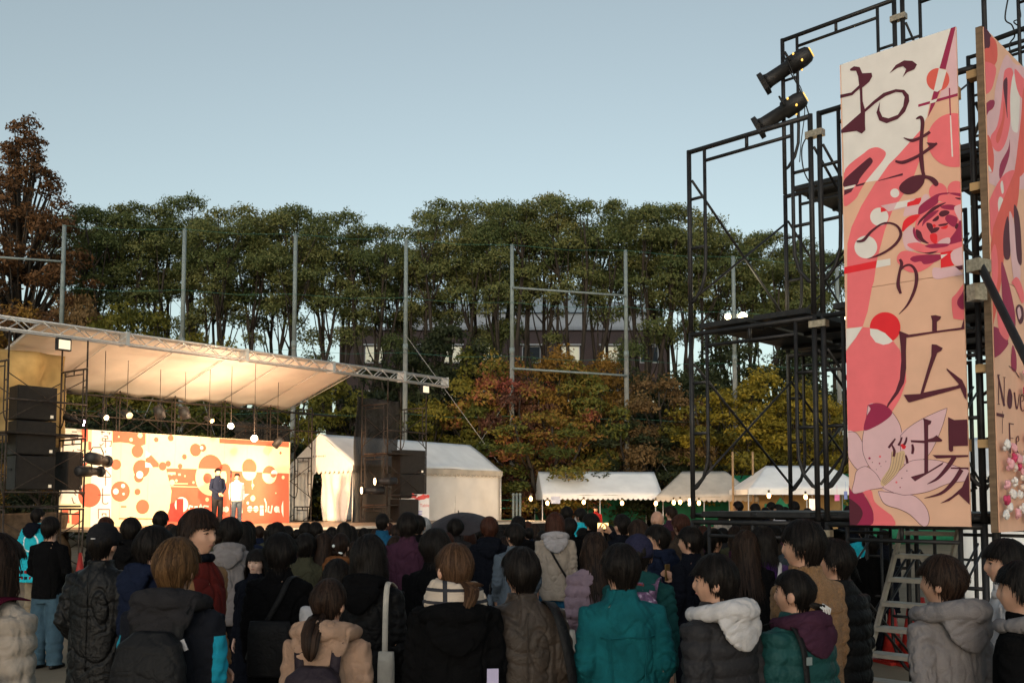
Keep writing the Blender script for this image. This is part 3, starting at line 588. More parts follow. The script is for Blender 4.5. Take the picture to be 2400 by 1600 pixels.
# vertical brush-thin characters on the pale strips
for seg in ([bz(925, 190), bz(1000, 195)], [bz(950, 170), bz(945, 235)], [bz(1050, 200), bz(1125, 205)], [bz(1100, 205), bz(1095, 245)], [bz(990, 272), bz(1060, 275), bz(1070, 330), bz(950, 320), bz(950, 370), bz(1140, 378), bz(1130, 480), bz(1100, 480)], [bz(1018, 330), bz(1018, 500)], [bz(980, 420), bz(920, 475), bz(900, 440)],
            [bz(1018, 575), bz(1018, 610)], [bz(930, 685), bz(1095, 692)], [bz(950, 775), bz(880, 855)], [bz(1100, 790), bz(1155, 860), bz(1130, 890)], [bz(1022, 960), bz(1018, 1280)], [bz(1025, 960), bz(1128, 1085), bz(1115, 1108), bz(905, 1103)],
            [(240, 1144), (240, 1177), (243, 1180), (250, 1180), (253, 1177)], [(230, 1159), (258, 1159)], [(230, 1215), (230, 1193), (256, 1193), (256, 1215)], [(239, 1208), (239, 1203), (248, 1203), (248, 1208)],
            [bz(335, 185), bz(430, 190)], [bz(310, 240), bz(455, 245), bz(455, 315), bz(305, 315), bz(310, 240)], [bz(340, 340), bz(380, 345), bz(370, 455), bz(335, 455)], [bz(235, 640), bz(370, 635)], [bz(370, 560), bz(330, 620)], [bz(300, 640), bz(235, 710)], [bz(440, 550), bz(510, 560)], [bz(490, 600), bz(490, 720), bz(440, 760), bz(440, 830)], [bz(275, 720), bz(275, 840), bz(345, 840), bz(345, 720), bz(275, 720)],
            [(176, 1128), (181, 1126)], [(166, 1140), (188, 1142)], [(182, 1142), (187, 1152)], [(170, 1152), (178, 1160)], [(168, 1165), (172, 1178), (176, 1178)]):
    stroke(seg, .022, 6, ink)
# ------------------------------------------------------------------ white marquee beside the stage
canvas = mat('white_canvas', (.80, .80, .80), .75, var=.07, scale=2.0, bump=.25, bscale=5); greyc = mat('beige_canvas', (.50, .45, .39), .8, var=.12, scale=2.5, bump=.25, bscale=6)
stained = mat('stained_canvas', (.76, .75, .73), .75, var=.13, scale=.9, bump=.3, bscale=4); peach = mat('cream_curtain', (.80, .73, .66), .75, var=.05, bump=.2, bscale=6)
printk = mat('black_print', (.06, .05, .05), .8)
def sheet(P00, P10, P11, P01, ni, nj, disp=0.0, ph=0.0, normal=None):
    """gridded cloth between four corners (00-10 top edge), gently rippled"""
    P00, P10, P11, P01 = map(Vector, (P00, P10, P11, P01)); V = []
    n_ = normal or (P10 - P00).cross(P01 - P00).normalized()
    for j in range(nj + 1):
        y = j / nj
        for i in range(ni + 1):
            x = i / ni; p = (P00 * (1 - x) + P10 * x) * (1 - y) + (P01 * (1 - x) + P11 * x) * y
            V.append(p + n_ * disp * (math.sin(x * 23 + ph + y * 3) * .5 + math.sin(x * 9 + y * 6 + ph * 2) * .6) * min(1, y * 3 + .2))
    return V, [(j * (ni + 1) + i, j * (ni + 1) + i + 1, (j + 1) * (ni + 1) + i + 1, (j + 1) * (ni + 1) + i) for j in range(nj) for i in range(ni)]
def valance(m, A, B, drop, n, out=None):
    """scalloped strip hanging from the edge A-B"""
    A, B = Vector(A), Vector(B); V = []; K = 8
    for i in range(n * K + 1):
        x = i / (n * K); p = A.lerp(B, x); s_ = abs(math.sin(math.pi * (i / K))) if n > 1 else 1
        V += [p, p - ZUP * (drop * (.62 + .38 * s_)) + (out or Vector()) * .015 * math.sin(i * .9)]
    m.add(V, [(2 * i, 2 * i + 2, 2 * i + 3, 2 * i + 1) for i in range(n * K)])
def thick(o, t=.004): o.modifiers.new('thickness', 'SOLIDIFY').thickness = t; return o
MQ = S(4.2, 0); MQ = Vector((-5.47, 33.0, 0)) 
def M(t_, w_, z): return MQ + U * t_ - N * w_ + ZUP * z
mq = thing('marquee', 'long white gabled marquee with scalloped edge at the end of the stage', 'tent', MQ)
mb = Vector(mq.location); Wm, Lm, ZE, ZR = 3.27, 8.3, 3.13, 4.27
def add_sheet(name, mtl, c, ni, nj, disp, ph, root, base):
    m = MB(); V, Fc = sheet(*c, ni, nj, disp, ph); m.add([v - base for v in V], Fc); return thick(m.build(name, mtl, root, True))
add_sheet('roof', canvas, (M(-.05, Wm / 2, ZR), M(Lm, Wm / 2, ZR), M(Lm, -.08, ZE), M(-.05, -.08, ZE)), 30, 10, .018, 0, mq, mb)
add_sheet('roof', canvas, (M(-.05, Wm / 2, ZR), M(Lm, Wm / 2, ZR), M(Lm, Wm + .08, ZE), M(-.05, Wm + .08, ZE)), 20, 8, .018, 1, mq, mb)
add_sheet('side_wall', stained, (M(.1, 0, ZE), M(Lm - .05, 0, ZE), M(Lm - .05, 0, .35), M(.1, 0, .35)), 40, 14, .030, 2, mq, mb)
m = MB(); m.add([M(-.06, -.08, ZE) - mb, M(-.06, Wm / 2, ZR) - mb, M(-.06, Wm + .08, ZE) - mb], [(0, 1, 2)]); thick(m.build('gable', peach, mq))
m = MB(); m.add([M(Lm, 0, ZE) - mb, M(Lm, Wm / 2, ZR) - mb, M(Lm, Wm, ZE) - mb, M(Lm, Wm, .3) - mb, M(Lm, 0, .3) - mb], [(0, 1, 2, 3, 4)]); thick(m.build('end_wall', canvas, mq))
m = MB(); valance(m, M(-.075, -.08, ZE) - mb, M(-.075, Wm + .08, ZE) - mb, .28, 15); thick(m.build('valance', peach, mq))
m = MB(); valance(m, M(-.05, -.1, ZE) - mb, M(Lm, -.1, ZE) - mb, .27, 34); thick(m.build('valance', mat('grimy_canvas', (.46, .42, .36), .8, var=.2, scale=2), mq))
add_sheet('curtain', peach, (M(.0, -.02, ZE - .1), M(.03, Wm * .52, ZE - .1), M(.15, Wm * .5, FLOOR + .02), M(-.1, Wm * .06, FLOOR + .02)), 36, 14, .07, .6, mq, mb)
add_sheet('curtain', peach, (M(.05, Wm * .62, ZE - .1), M(.05, Wm - .02, ZE - .1), M(.05, Wm - .02, FLOOR + .02), M(.05, Wm * .72, FLOOR + .02)), 14, 10, .04, 1.6, mq, mb)
add_sheet('back_wall', canvas, (M(2.6, 0.02, ZE), M(2.6, Wm, ZE), M(2.6, Wm, FLOOR), M(2.6, 0.02, FLOOR)), 12, 8, .02, .3, mq, mb)
for t_, w_ in ((0, 0), (0, Wm), (2.7, Wm), (5.4, 0), (Lm, 0)):
    m = MB(); m.tube([M(t_, w_, .02) - mb, M(t_, w_, ZE) - mb], .025, 8); m.build('pole', alu, mq, True)
for i in range(9):     # stencilled date line on the gable
    w_ = Wm * .62 - i * .085; m = MB()
    for k in range(2 + i % 2): m.box(M(-.066, w_ + .012 * (k - 1), ZE + .35) - mb, (.002, .012 if k else .05, .085 if k else .014), ax=AX)
    m.build('stencil_lettering', printk, mq)
# programme board beside the tower
pb = thing('programme_board', 'white programme board with red flower border and blue timetable lines', 'sign', pt(977, 1255, 33.0) - ZUP * .0)
p0 = Vector(pb.location); w1 = .84
m = MB(); m.box((0, 0, .72), (w1, .03, 1.7)); m.build('board', mat('board_white', (.78, .74, .72), .6, var=.04), pb)
rp = mat('board_red', (.68, .08, .07), .6)
rg = random.Random(8)
for i in range(11):
    cx, cz, r_ = -.38 + i * .075, 1.50 - (.10 * rg.random() if i > 3 else -.02), .05 + .04 * rg.random(); m = MB(); m.add([(cx + r_ * math.cos(k * .785), -.018 - .0006 * i, cz + r_ * 1.1 * math.sin(k * .785)) for k in range(8)], [tuple(range(8))]); m.build('painted_flower', rp, pb)
for i in range(6):
    m = MB(); m.box((0, -.018, .98 - i * .085), (.36, .004, .035)); m.build('timetable_line', mat('board_blue', (.30, .27, .62), .6), pb)
def tinytext(root, mtl, txt, x, y, z, h, font_w=.62):
    c = bpy.data.curves.new('lettering', 'FONT'); c.body = txt; c.size = h; o = bpy.data.objects.new('lettering', c); COL.objects.link(o); o.parent = root
    me = bpy.data.meshes.new_from_object(o.evaluated_get(bpy.context.evaluated_depsgraph_get())); bpy.data.objects.remove(o); me.materials.clear()
    o = link('lettering', me, mtl, root); o.location = (x, y, z); o.rotation_euler = (math.pi / 2, 0, 0); return o
tinytext(pb, rp, 'Stage', -.30, -.019, 1.29, .13); tinytext(pb, rp, 'Time Table', -.26, -.019, 1.14, .15)
for s_ in (-1, 1):
    m = MB(); m.tube([(s_ * .36, .05, -.85), (s_ * .36, .05, 1.5)], .018, 6); m.build('leg', alu, pb)
pb.location.z = p0.z - .15

# ------------------------------------------------------------------ market stalls
bulbm = emit('warm_bulb', (1.0, .56, .22), 3.2); green = mat('green_sheet', (.012, .15, .075), .7, var=.2, scale=3, bump=.4, bscale=5); paper = mat('notice_paper', (.72, .70, .78), .7)
def bulb(px, py, Y, label):
    p = pt(px, py, Y); t = thing('light_bulb', label, 'bulb', p, group='warm bulbs strung along the stalls')
    m = MB(); m.ellipsoid((0, 0, 0), .07, .07, .095, 10, 7); m.build('glass', bulbm, t, True); m = MB(); m.tube([(0, 0, .09), (0, 0, .2)], .04, 8); m.build('socket', blk, t, True)
    ld = bpy.data.lights.new('bulb_light', 'POINT'); ld.energy = 22; ld.color = (1, .62, .30); ld.shadow_soft_size = .1; lo = bpy.data.objects.new('glow', ld); COL.objects.link(lo); lo.parent = t; lo.location = (0, -.16, -.05)
def stall(c, Wd, Dp, ze, zr, rz, hip, label, mtl, n_sc, wallm, name='market_stall', open_front=True):
    t = thing(name, label, 'tent', c, rz); h, d = Wd / 2, Dp / 2
    rw = h - hip
    m = MB()
    V, Fc = sheet((-rw, 0, zr), (rw, 0, zr), (h, -d, ze), (-h, -d, ze), 24, 8, .02, .4); m.add(V, Fc); thick(m.build('roof', mtl, t, True))
    m = MB(); V, Fc = sheet((-rw, 0, zr), (rw, 0, zr), (h, d, ze), (-h, d, ze), 12, 6, .02, 1.4); m.add(V, Fc); thick(m.build('roof', mtl, t, True))
    for s_ in (-1, 1):
        m = MB(); m.add([(s_ * rw, 0, zr - .004), (s_ * h, -d, ze - .004), (s_ * h, d, ze - .004)], [(0, 1, 2)]); thick(m.build('gable', mtl, t))
    m = MB(); valance(m, (-h, -d - .01, ze), (h, -d - .01, ze), .20, n_sc); thick(m.build('valance', mtl, t))
    for s_ in (-1, 1): m = MB(); valance(m, (s_ * (h + .01), -d, ze), (s_ * (h + .01), d, ze), .20, max(1, n_sc // 2)); thick(m.build('valance', mtl, t))
    for x in (-h, -h * .05, h):
        for y in (-d, d): m = MB(); m.tube([(x, y * .99, 0), (x, y * .99, ze - .01)], .022, 7); m.build('pole', alu, t, True)
    m = MB(); V, Fc = sheet((-h, d, ze), (h, d, ze), (h, d, .05), (-h, d, .05), 30, 8, .05, 2.2); m.add(V, Fc); thick(m.build('back_wall', wallm, t, True))
    m = MB(); m.box((0, -d + .45, .42), (Wd * .8, .6, .84)); m.build('counter', mat('counter_cloth', (.20, .14, .10), .8), t)
    return t
def pz(px, py, Y): return pt(px, py, Y).z
YA = 39.5; cA = pt(1398, 1163, YA + 1.7)
stall((cA.x, YA + 1.7, 0), 5.0, 3.4, pz(1400, 1160, YA), pz(1400, 1105, YA + 1.7), R(4), 0.0, 'white gabled stall with scalloped edge and bulbs under the maples', canvas, 24, green)
YB = 39.0; cB = pt(1650, 1163, YB + 1.8)
stall((cB.x, YB + 1.8, 0), 4.1, 3.6, pz(1650, 1164, YB), pz(1640, 1104, YB + 1.8), R(-8), 1.15, 'beige hipped stall with faded brush marks next to the white stall', greyc, 20, green)
YC = 36.0; cC = pt(1868, 1140, YC + 1.6)
tC = stall((cC.x, YC + 1.6, 0), 4.6, 3.2, pz(1868, 1146, YC), pz(1868, 1091, YC + 1.6), R(0), 1.1, 'white hipped canopy stall with tan back wall beside the signboard', canvas, 1, mat('tan_wall', (.46, .29, .12), .8, var=.08))
m = MB(); m.box((-1.0, -1.2, .95), (1.2, .02, 1.7)); m.prism([(-1.7, -1.25, 1.1), (-.3, -1.25, 1.1), (-1.0, -1.25, 2.05)], (0, .02, 0)); m.build('green_drape', green, tC)
for px, py in ((1283, 1178), (1244, 1168), (1368, 1176), (1458, 1178)): bulb(px, py, 37.6, {1283: 'bulb right of the white stall\'s corner pole', 1244: 'bulb at the white stall\'s outer corner', 1368: 'bulb in the middle of the white stall', 1458: 'bulb before the green sheet of the white stall'}[px])
for px, py in ((1537, 1179), (1579, 1177), (1594, 1176), (1638, 1178)): bulb(px, py, 37.0, {1537: 'bulb between the white and beige stalls', 1579: 'paired bulb under the beige stall, nearer the white stall', 1594: 'paired bulb under the beige stall, nearer the scaffold', 1638: 'bulb under the beige stall just past the scaffold post'}[px])
for px, py in ((1802, 1161), (1888, 1164)): bulb(px, py, 34.2, {1802: 'bulb under the canopy stall beside the green drape', 1888: 'bulb under the canopy stall between scaffold posts'}[px])
for px, py, Y, w, h, lb in ((1302, 1171, 37.4, .36, .28, 'pale notice hung from the white stall\'s edge'), (1619, 1176, 37.0, .2, .28, 'pale notice hung under the beige stall'), (1904, 1183, 34.6, .23, .45, 'white menu sheet hung in the canopy stall'), (1982, 1160, 34, .12, .28, 'white and blue paper flag by the signboard'), (1962, 1166, 34.4, .18, .22, 'pink paper hung in the canopy stall')):
    p = pt(px, py, Y); m = MB(); m.box((0, 0, 0), (w, .008, h)); m.tube([(0, 0, h / 2), (0, 0, h / 2 + .35)], .004, 4); o = m.build('paper_notice', {1962: mat('pink_paper', (.75, .2, .42), .7), 1982: mat('blue_paper', (.25, .3, .6), .7)}.get(px, paper), None); o.location = p; tag(o, lb, 'notice')
for px, y0_, Y, lb in ((1717, 1058, 38, 'bare wooden pole between the beige and canopy stalls'), (1764, 1058, 38, 'bare wooden pole at the beige stall\'s corner'), (1503, 1075, 44, 'thin wooden stake behind the white stall')):
    p = pt(px, y0_, Y); m = MB(); m.tube([(0, 0, 0), (0, 0, p.z)], .045, 8); o = m.build('wooden_pole', mat('raw_timber', (.34, .22, .12), .8, var=.2), None, True); o.location = (p.x, Y, 0); tag(o, lb, 'pole')
# green racks and fence pipes between marquee and stall
rk = thing('green_rack', 'green steel rack standing between the marquee and the white stall', 'rack', pt(1190, 1250, 42) * 1)
rk.location.z = 0
gs = mat('green_steel', (.03, .22, .12), .5)
for x in (-.5, .5):
    for y in (-.3, .3): m = MB(); m.tube([(x, y, 0), (x, y, 2.0)], .03, 6); m.build('upright', gs, rk)
for z in (.6, 1.1, 1.6, 1.95): m = MB(); m.box((0, 0, z), (1.0, .6, .05)); m.build('shelf', gs, rk)
for i, px in enumerate((1203, 1211, 1219)):
    p = pt(px, 1160, 40); m = MB(); m.tube([(0, 0, 0), (0, 0, p.z)], .05, 8); m.ellipsoid((0, 0, p.z + .03), .07, .07, .07, 8, 6); o = m.build('fence_post', galv, None, True); o.location = (p.x, 40, 0); tag(o, ['first of three grey pipe posts by the white stall', 'middle of three grey pipe posts by the white stall', 'last of three grey pipe posts by the white stall'][i], 'post', 'grey pipe posts')
# low green netting behind the stalls
m = MB(); V, Fc = sheet((8, 42.3, 3.0), (26, 42.6, 3.3), (26, 42.6, .02), (8, 42.3, .02), 40, 6, .05, .2); m.add(V, Fc); o = m.build('green_fence', green, None, True); thick(o); tag(o, 'low green sheet fence behind the canopy stall', 'fence')
# white marquee far right behind the scaffold
mw = thing('side_tent', 'plain white tent wall glimpsed below the flowered signboard', 'tent', (8.8, 15.5, 0))
m = MB(); V, Fc = sheet((-1.6, 0, 2.3), (3.2, -1.4, 2.3), (3.2, -1.4, .05), (-1.6, 0, .05), 24, 6, .03, .2); m.add(V, Fc); thick(m.build('side_wall', canvas, mw, True))
m = MB(); V, Fc = sheet((-1.2, 1.5, 3.0), (3.6, .1, 3.0), (3.3, -1.5, 2.28), (-1.7, -.1, 2.28), 16, 6, .02, .2); m.add(V, Fc); thick(m.build('roof', canvas, mw, True))
for x, y in ((-1.6, 0), (3.2, -1.4)): m = MB(); m.tube([(x, y, 0), (x, y, 2.3)], .025, 7); m.build('pole', alu, mw, True)
# ------------------------------------------------------------------ black lighting scaffold in the foreground
P1 = Vector((1.66, 8.82, 0)); E_ = Vector((.7163, -.6978, 0)); G_ = Vector((.6978, .7163, 0))
sc_ = thing('lighting_scaffold', 'tall black steel lighting scaffold carrying the painted signboards', 'scaffold', P1)
scaffold(sc_, P1, E_, G_, 1.219, [(0, [(0, 0, 3), (1.30, 0, 3)]), (1.829, [(0, 0, 4), (1.30, 0, 4)]), (3.658, [(0, 0, 3), (1.30, 0, 4)])], blk, blk, .0225)
sb = Vector(sc_.location)
brass = mat('clamp_metal', (.46, .36, .26), .4, .8, var=.3, scale=40)
for z in (1.62, 3.36, 4.98):
    p = P1 + E_ * 1.26 - sb; m = MB(); m.box(p + ZUP * z, (.15, .07, .055), ax=(E_, G_, ZUP)); m.build('clamp', brass, sc_)
    p = P1 + E_ * 1.26 + G_ * 1.829 - sb; m = MB(); m.box(p + ZUP * (z + 1.69), (.15, .07, .055), ax=(E_, G_, ZUP)); m.build('clamp', brass, sc_)
for z, g0, cols in ((LV, 0, (0, 1)), (LV * 2, 0, (0, 1)), (LV * 2, 1.829, (0, 1)), (LV * 3, 1.829, (0, 1))):
    for c in cols:
        for q in range(2):
            p = P1 + E_ * (c * 1.30 + .33 + q * .56) + G_ * (g0 + .915) - sb
            m = MB(); m.box(p + ZUP * (z + .045), (.50, 1.80, .045), ax=(E_, G_, ZUP))
            for y in (-.6, 0, .6): m.box(p + G_ * y + ZUP * (z + .008), (.46, .04, .03), ax=(E_, G_, ZUP))
            m.build('deck_plank', blk, sc_)
# thin guard wires and rail pipes
for g0, z in ((.04, LV * 1 + .03), (0, 0.35)):
    m = MB(); m.tube([P1 + E_ * -.05 + G_ * g0 - sb + ZUP * z, P1 + E_ * 2.6 + G_ * g0 - sb + ZUP * z], .021, 8); m.build('ledger_pipe', blk, sc_, True)
# the outer corner post with a raking strut
cp = P1 + E_ * 2.60 - G_ * .02
m = MB(); m.tube([cp - sb, cp - sb + ZUP * 5.15], .026, 10); m.tube([cp - sb + ZUP * 5.13, cp - sb - E_ * .35 + G_ * .05 + ZUP * 5.16], .024, 9); m.build('corner_post', blk, sc_, True)
A_ = pt(2290, 606, 6.86); B_ = pt(2400, 832, 6.35); m = MB(); m.tube([A_ - sb, A_ + (B_ - A_) * 3.2 - sb], .029, 10); m.build('raking_strut', blk, sc_, True)
m = MB(); m.box(A_ - sb + Vector((0, -.02, -.06)), (.14, .1, .09), .5); m.box(A_ - sb + Vector((-.01, .0, -.25)), (.10, .09, .12), .2); m.build('clamp', brass, sc_)
for z in (2.0, 2.35, 2.7, 3.05, 3.9, 4.3, 4.75): m = MB(); m.tube([cp - sb + ZUP * z, cp - sb + G_ * .5 - E_ * .25 + ZUP * z], .014, 6); m.build('rung', blk, sc_, True)
q0 = P1 + E_ * 2.05 + G_ * 1.85
m = MB(); m.tube([q0 - sb + ZUP * 5.0, q0 - sb + ZUP * 7.4], .024, 8); m.tube([q0 - sb + ZUP * 6.15, q0 + E_ * .8 - sb + ZUP * 6.2], .024, 8); m.tube([q0 - sb + ZUP * 5.98, q0 + E_ * .8 - sb + ZUP * 6.03], .016, 8); m.tube([q0 - sb + ZUP * 6.75, q0 + E_ * .8 - sb + ZUP * 6.8], .018, 8); m.build('mast_post', blk, sc_, True)
cablem = mat('cable_rubber', (.015, .015, .016), .6)
def cable(pts, label, r=.007):
    pts = [Vector(p) for p in pts]; out = []
    for i in range(len(pts) - 1):
        a, b, c, d = pts[max(i - 1, 0)], pts[i], pts[i + 1], pts[min(i + 2, len(pts) - 1)]
        for k in range(6):
            t = k / 6; out.append(.5 * ((2 * b) + (c - a) * t + (2 * a - 5 * b + 4 * c - d) * t * t + (3 * b - a - 3 * c + d) * t ** 3))
    out.append(pts[-1]); o0 = out[0]; m = MB(); m.tube([p - o0 for p in out], r, 6); o = m.build('cable', cablem, None, True); o.location = o0; tag(o, label, 'cable')
cable([pt(x, y, 10.0) for x, y in ((1838, 130), (1850, 165), (1872, 205), (1890, 250), (1900, 300), (1880, 345), (1884, 400), (1905, 440))], 'black cable looping down from the twin spotlights')
cable([pt(x, y, 9.95) for x, y in ((1845, 140), (1862, 180), (1880, 215), (1886, 262), (1878, 330), (1874, 380))], 'second black cable beside the spotlight post', .005)
cable([pt(x, y, 8.6) for x, y in ((2362, 0), (2356, 45), (2372, 60), (2378, 85), (2366, 105), (2372, 135), (2385, 160), (2400, 180))], 'tangled black cable at the top of the scaffold mast')
cable([pt(x, y, 8.6) for x, y in ((2385, 0), (2392, 40), (2376, 52), (2398, 70), (2405, 95))], 'second tangled cable at the scaffold mast', .006)
# twin follow spots clamped to the tall post
gelhot = emit('spot_rear_glow', (1.0, .58, .12), .6)
def bigspot(px, py, Y, label):
    p = pt(px, py, Y); t = thing('follow_spot', label, 'spotlight', p, group='twin spotlights on the scaffold', sc=.86)
    d = Vector((-.80, .40, -.44)).normalized(); q = d.to_track_quat('Y', 'Z').to_matrix()
    def w(x, y, z): return q @ Vector((x, y, z))
    m = MB(); m.tube([w(0, y, 0) for y in (-.30, -.27, -.20, -.02, 0, .26, .30)], [.075, .10, .115, .115, .085, .09, .10], 16); m.build('barrel', blk, t, True)
    m = MB(); m.tube([w(0, y, 0) for y in (.30, .31, .37)], [.10, .155, .155], 8); m.build('gel_frame', blk, t)
    m = MB(); m.tube([w(0, y, 0) for y in (-.315, -.306)], .066, 14); m.build('rear_glass', gelhot, t, True)
    for k in range(5):
        a = k * 1.25; m = MB(); m.ellipsoid(w(.116 * math.cos(a), -.12 - .05 * (k % 2), .116 * math.sin(a)), .014, .014, .018, 6, 5); m.build('vent_glow', gelhot, t)
    m = MB(); m.tube([w(-.13, -.05, 0), w(-.14, -.05, .13), w(0, -.05, .2), w(.14, -.05, .13), w(.13, -.05, 0)], .012, 6); m.build('yoke', blk, t, True)
    ld = bpy.data.lights.new('follow_beam', 'SPOT'); ld.energy = 6500; ld.color = (1, .76, .48); ld.spot_size = R(26); ld.spot_blend = .7; ld.shadow_soft_size = .12
    lo = bpy.data.objects.new('beam', ld); COL.objects.link(lo); lo.parent = t; lo.location = d * .45; lo.rotation_euler = (S(-.8, .6, 2.3) - p).to_track_quat('-Z', 'Y').to_euler()
bigspot(1848, 158, 10.05, 'upper black spotlight with glowing rear on the scaffold\'s tall post')
bigspot(1835, 262, 10.05, 'lower black spotlight on the scaffold\'s tall post, its barrel crossed by the head bar')
# floodlights on the middle platform
hot = emit('floodlight_tube', (1.0, .86, .50), 5)
for px, py, Y, lb, rr, pw in ((1741, 742, 9.9, 'glaring round work light on the middle platform', .048, 7), (1706, 742, 10.3, 'smaller square work light beside the glaring one', .034, 3), (1980, 752, 10.0, 'bright work light half behind the signboard edge', .042, 5)):
    p = pt(px, py, Y); t = thing('work_light', lb, 'work light', p, group='work lights on the platform')
    m = MB(); m.box((0, .07, 0), (rr * 1.7, .06, rr * 1.7)); m.build('housing', blk, t); m = MB(); m.ellipsoid((0, 0, 0), rr, .025, rr, 14, 8); m.build('lamp', hot, t, True)
    m = MB(); m.tube([(0, .08, -rr), (0, .08, -.16)], .012, 6); m.build('foot', blk, t)
    ld = bpy.data.lights.new('work_glow', 'POINT'); ld.energy = pw; ld.color = (1, .88, .6); ld.shadow_soft_size = .09; lo = bpy.data.objects.new('glow', ld); COL.objects.link(lo); lo.parent = t; lo.location = (0, -.16, .02)
# aluminium stair
stm = mat('stair_aluminium', (.40, .36, .31), .5, .5, var=.15, scale=10)
stt = thing('scaffold_stair', 'steep aluminium stair climbing under the signboard', 'stair', (0, 0, 0))
tb = [(2127, 1249, 8.5, 1.62)]
T0 = pt(2176, 1249, 8.55); step = Vector((-.098, -.100, -.2))
for i in range(9):
    c = T0 + step * i; c.z = 1.60 - .2 * i
    if c.z < .02: break
    m = MB(); m.box(c, (.44, .17, .035), ax=(E_, G_, ZUP)); m.build('tread', stm, stt)
for s_ in (-1, 1):
    a = T0 + E_ * (.235 * s_) - step * .8; b = T0 + E_ * (.235 * s_) + step * 7.6; a.z = 1.76; b.z = .06
    m = MB(); m.prism([a + ZUP * .05, b + ZUP * .05, b - ZUP * .05, a - ZUP * .05], E_ * (.025 * s_)); m.build('stringer', stm, stt)
# traffic cones behind the stair
conem = mat('cone_red', (.30, .018, .013), .5, var=.1)
def cone(px, Y, label, h=.72):
    p = pt(px, 1500, Y); t = thing('traffic_cone', label, 'cone', (p.x, Y, 0), group='red traffic cones')
    m = MB(); m.tube([(0, 0, .03), (0, 0, h)], [.14, .03], 16); m.build('cone_body', conem, t, True); m = MB(); m.box((0, 0, .018), (.38, .38, .035), .3); m.build('base', conem, t)
    m = MB(); m.tube([(0, 0, h * .52), (0, 0, h * .7)], [.083, .063], 16); m.build('reflective_band', mat('cone_white', (.7, .7, .7), .5), t, True)
cone(2092, 11.4, 'red traffic cone behind the lower treads of the stair', .62); cone(2136, 11.2, 'red traffic cone behind the middle of the stair'); cone(2163, 11.8, 'red traffic cone near the grey hooded man\'s head'); cone(183, 20.5, 'orange-red traffic cone at the foot of the stage tower', .8)

# ------------------------------------------------------------------ painted signboards
PNT = {k: mat('paint_' + k, c, .62, var=.05, scale=6, bump=.12, bscale=14) for k, c in dict(peach=(.78, .46, .32), white=(.78, .73, .69), pink=(.86, .17, .19), maroon=(.095, .016, .030), magenta=(.33, .022, .075), blush=(.74, .47, .50), red=(.80, .025, .035), tan=(.66, .45, .27), coral=(.74, .12, .09)).items()}
ply = mat('raw_plywood', (.40, .25, .12), .8, var=.2, scale=4, stretch=(1, 1, 6))
class Board:
    def __init__(s, name, label, origin, u, n, w, z0, z1):
        s.o, s.u, s.n, s.w, s.z0, s.z1 = Vector(origin), u, n, w, z0, z1
        s.t = thing(name, label, 'sign', s.o); s.lay = 0
        h = (z1 - z0) / 2
        for k in range(2):
            m = MB(); m.box(s.u * (w / 2) - n * .01 + ZUP * (z0 + h * (k + .5)), (w, .018, h - .004), ax=(u, n, ZUP)); m.build('plywood_panel', PNT['peach'], s.t)
    def uv(s, px, py):
        p = onplane(px, py, s.o, s.n); return max(0.0, min(s.w, (p - s.o).dot(s.u))), max(s.z0 + .001, min(s.z1 - .001, p.z))
    def put(s, V, Fc, mtl, name):
        s.lay += 1; m = MB(); b = s.n * (.0006 + .00004 * s.lay); m.add([s.u * a + b + ZUP * z for a, z in V], Fc); return m.build(name, PNT[mtl], s.t)
    def poly(s, P, mtl, T, smooth=True, name='painted_shape'):
        P = [Vector(T(*p)) for p in P]
        if smooth: P = curve_pts(P, 4)
        V = [s.uv(p.x, p.y) for p in P]; return s.put(V, [tuple(range(len(V)))], mtl, name)
    def circ(s, c, r, mtl, T, name='painted_circle', n=40):
        P = [T(c[0] + r * math.cos(2 * math.pi * k / n), c[1] + r * math.sin(2 * math.pi * k / n)) for k in range(n)]; V = [s.uv(*p) for p in P]; return s.put(V, [tuple(range(n))], mtl, name)
    def stroke(s, P, W_, mtl, T, name='lettering', sub=6):
        n = len(P); W_ = W_ if hasattr(W_, '__len__') else [W_] * n
        Q = []; WW = []
        for i in range(n - 1):
            a, b, c, d = (Vector(P[max(i - 1, 0)]), Vector(P[i]), Vector(P[i + 1]), Vector(P[min(i + 2, n - 1)]))
            for k in range(sub):
                t = k / sub; Q.append(.5 * ((2 * b) + (c - a) * t + (2 * a - 5 * b + 4 * c - d) * t * t + (3 * b - a - 3 * c + d) * t ** 3)); WW.append(W_[i] * (1 - t) + W_[i + 1] * t)
        Q.append(Vector(P[-1])); WW.append(W_[-1]); L = []; Rr = []
        for i, q in enumerate(Q):
            t = (Q[min(i + 1, len(Q) - 1)] - Q[max(i - 1, 0)]).normalized(); nn = Vector((-t.y, t.x)) * WW[i] / 2
            L.append(s.uv(*T(*(q + nn)))); Rr.append(s.uv(*T(*(q - nn))))
        V = L + Rr; k = len(L); return s.put(V, [(i, i + 1, k + i + 1, k + i) for i in range(k - 1)], mtl, name)
def curve_pts(P, sub):
    out = []; n = len(P)
    for i in range(n):
        a, b, c, d = P[i - 1], P[i], P[(i + 1) % n], P[(i + 2) % n]
        for k in range(sub):
            t = k / sub; out.append(.5 * ((2 * b) + (c - a) * t + (2 * a - 5 * b + 4 * c - d) * t * t + (3 * b - a - 3 * c + d) * t ** 3) if (c - b).length < 9999 else b)
    return out
fA = lambda x, y: (1950 + x / 4.127, 20 + y / 4.127)
fB = lambda x, y: (1950 + x / 5.226, 360 + y / 5.226)
fC = lambda x, y: (1950 + x / 4.48, 600 + y / 4.48)
fD = lambda x, y: (1950 + x / 4.3556, 900 + y / 4.3556)
fI = lambda x, y: (x, y)
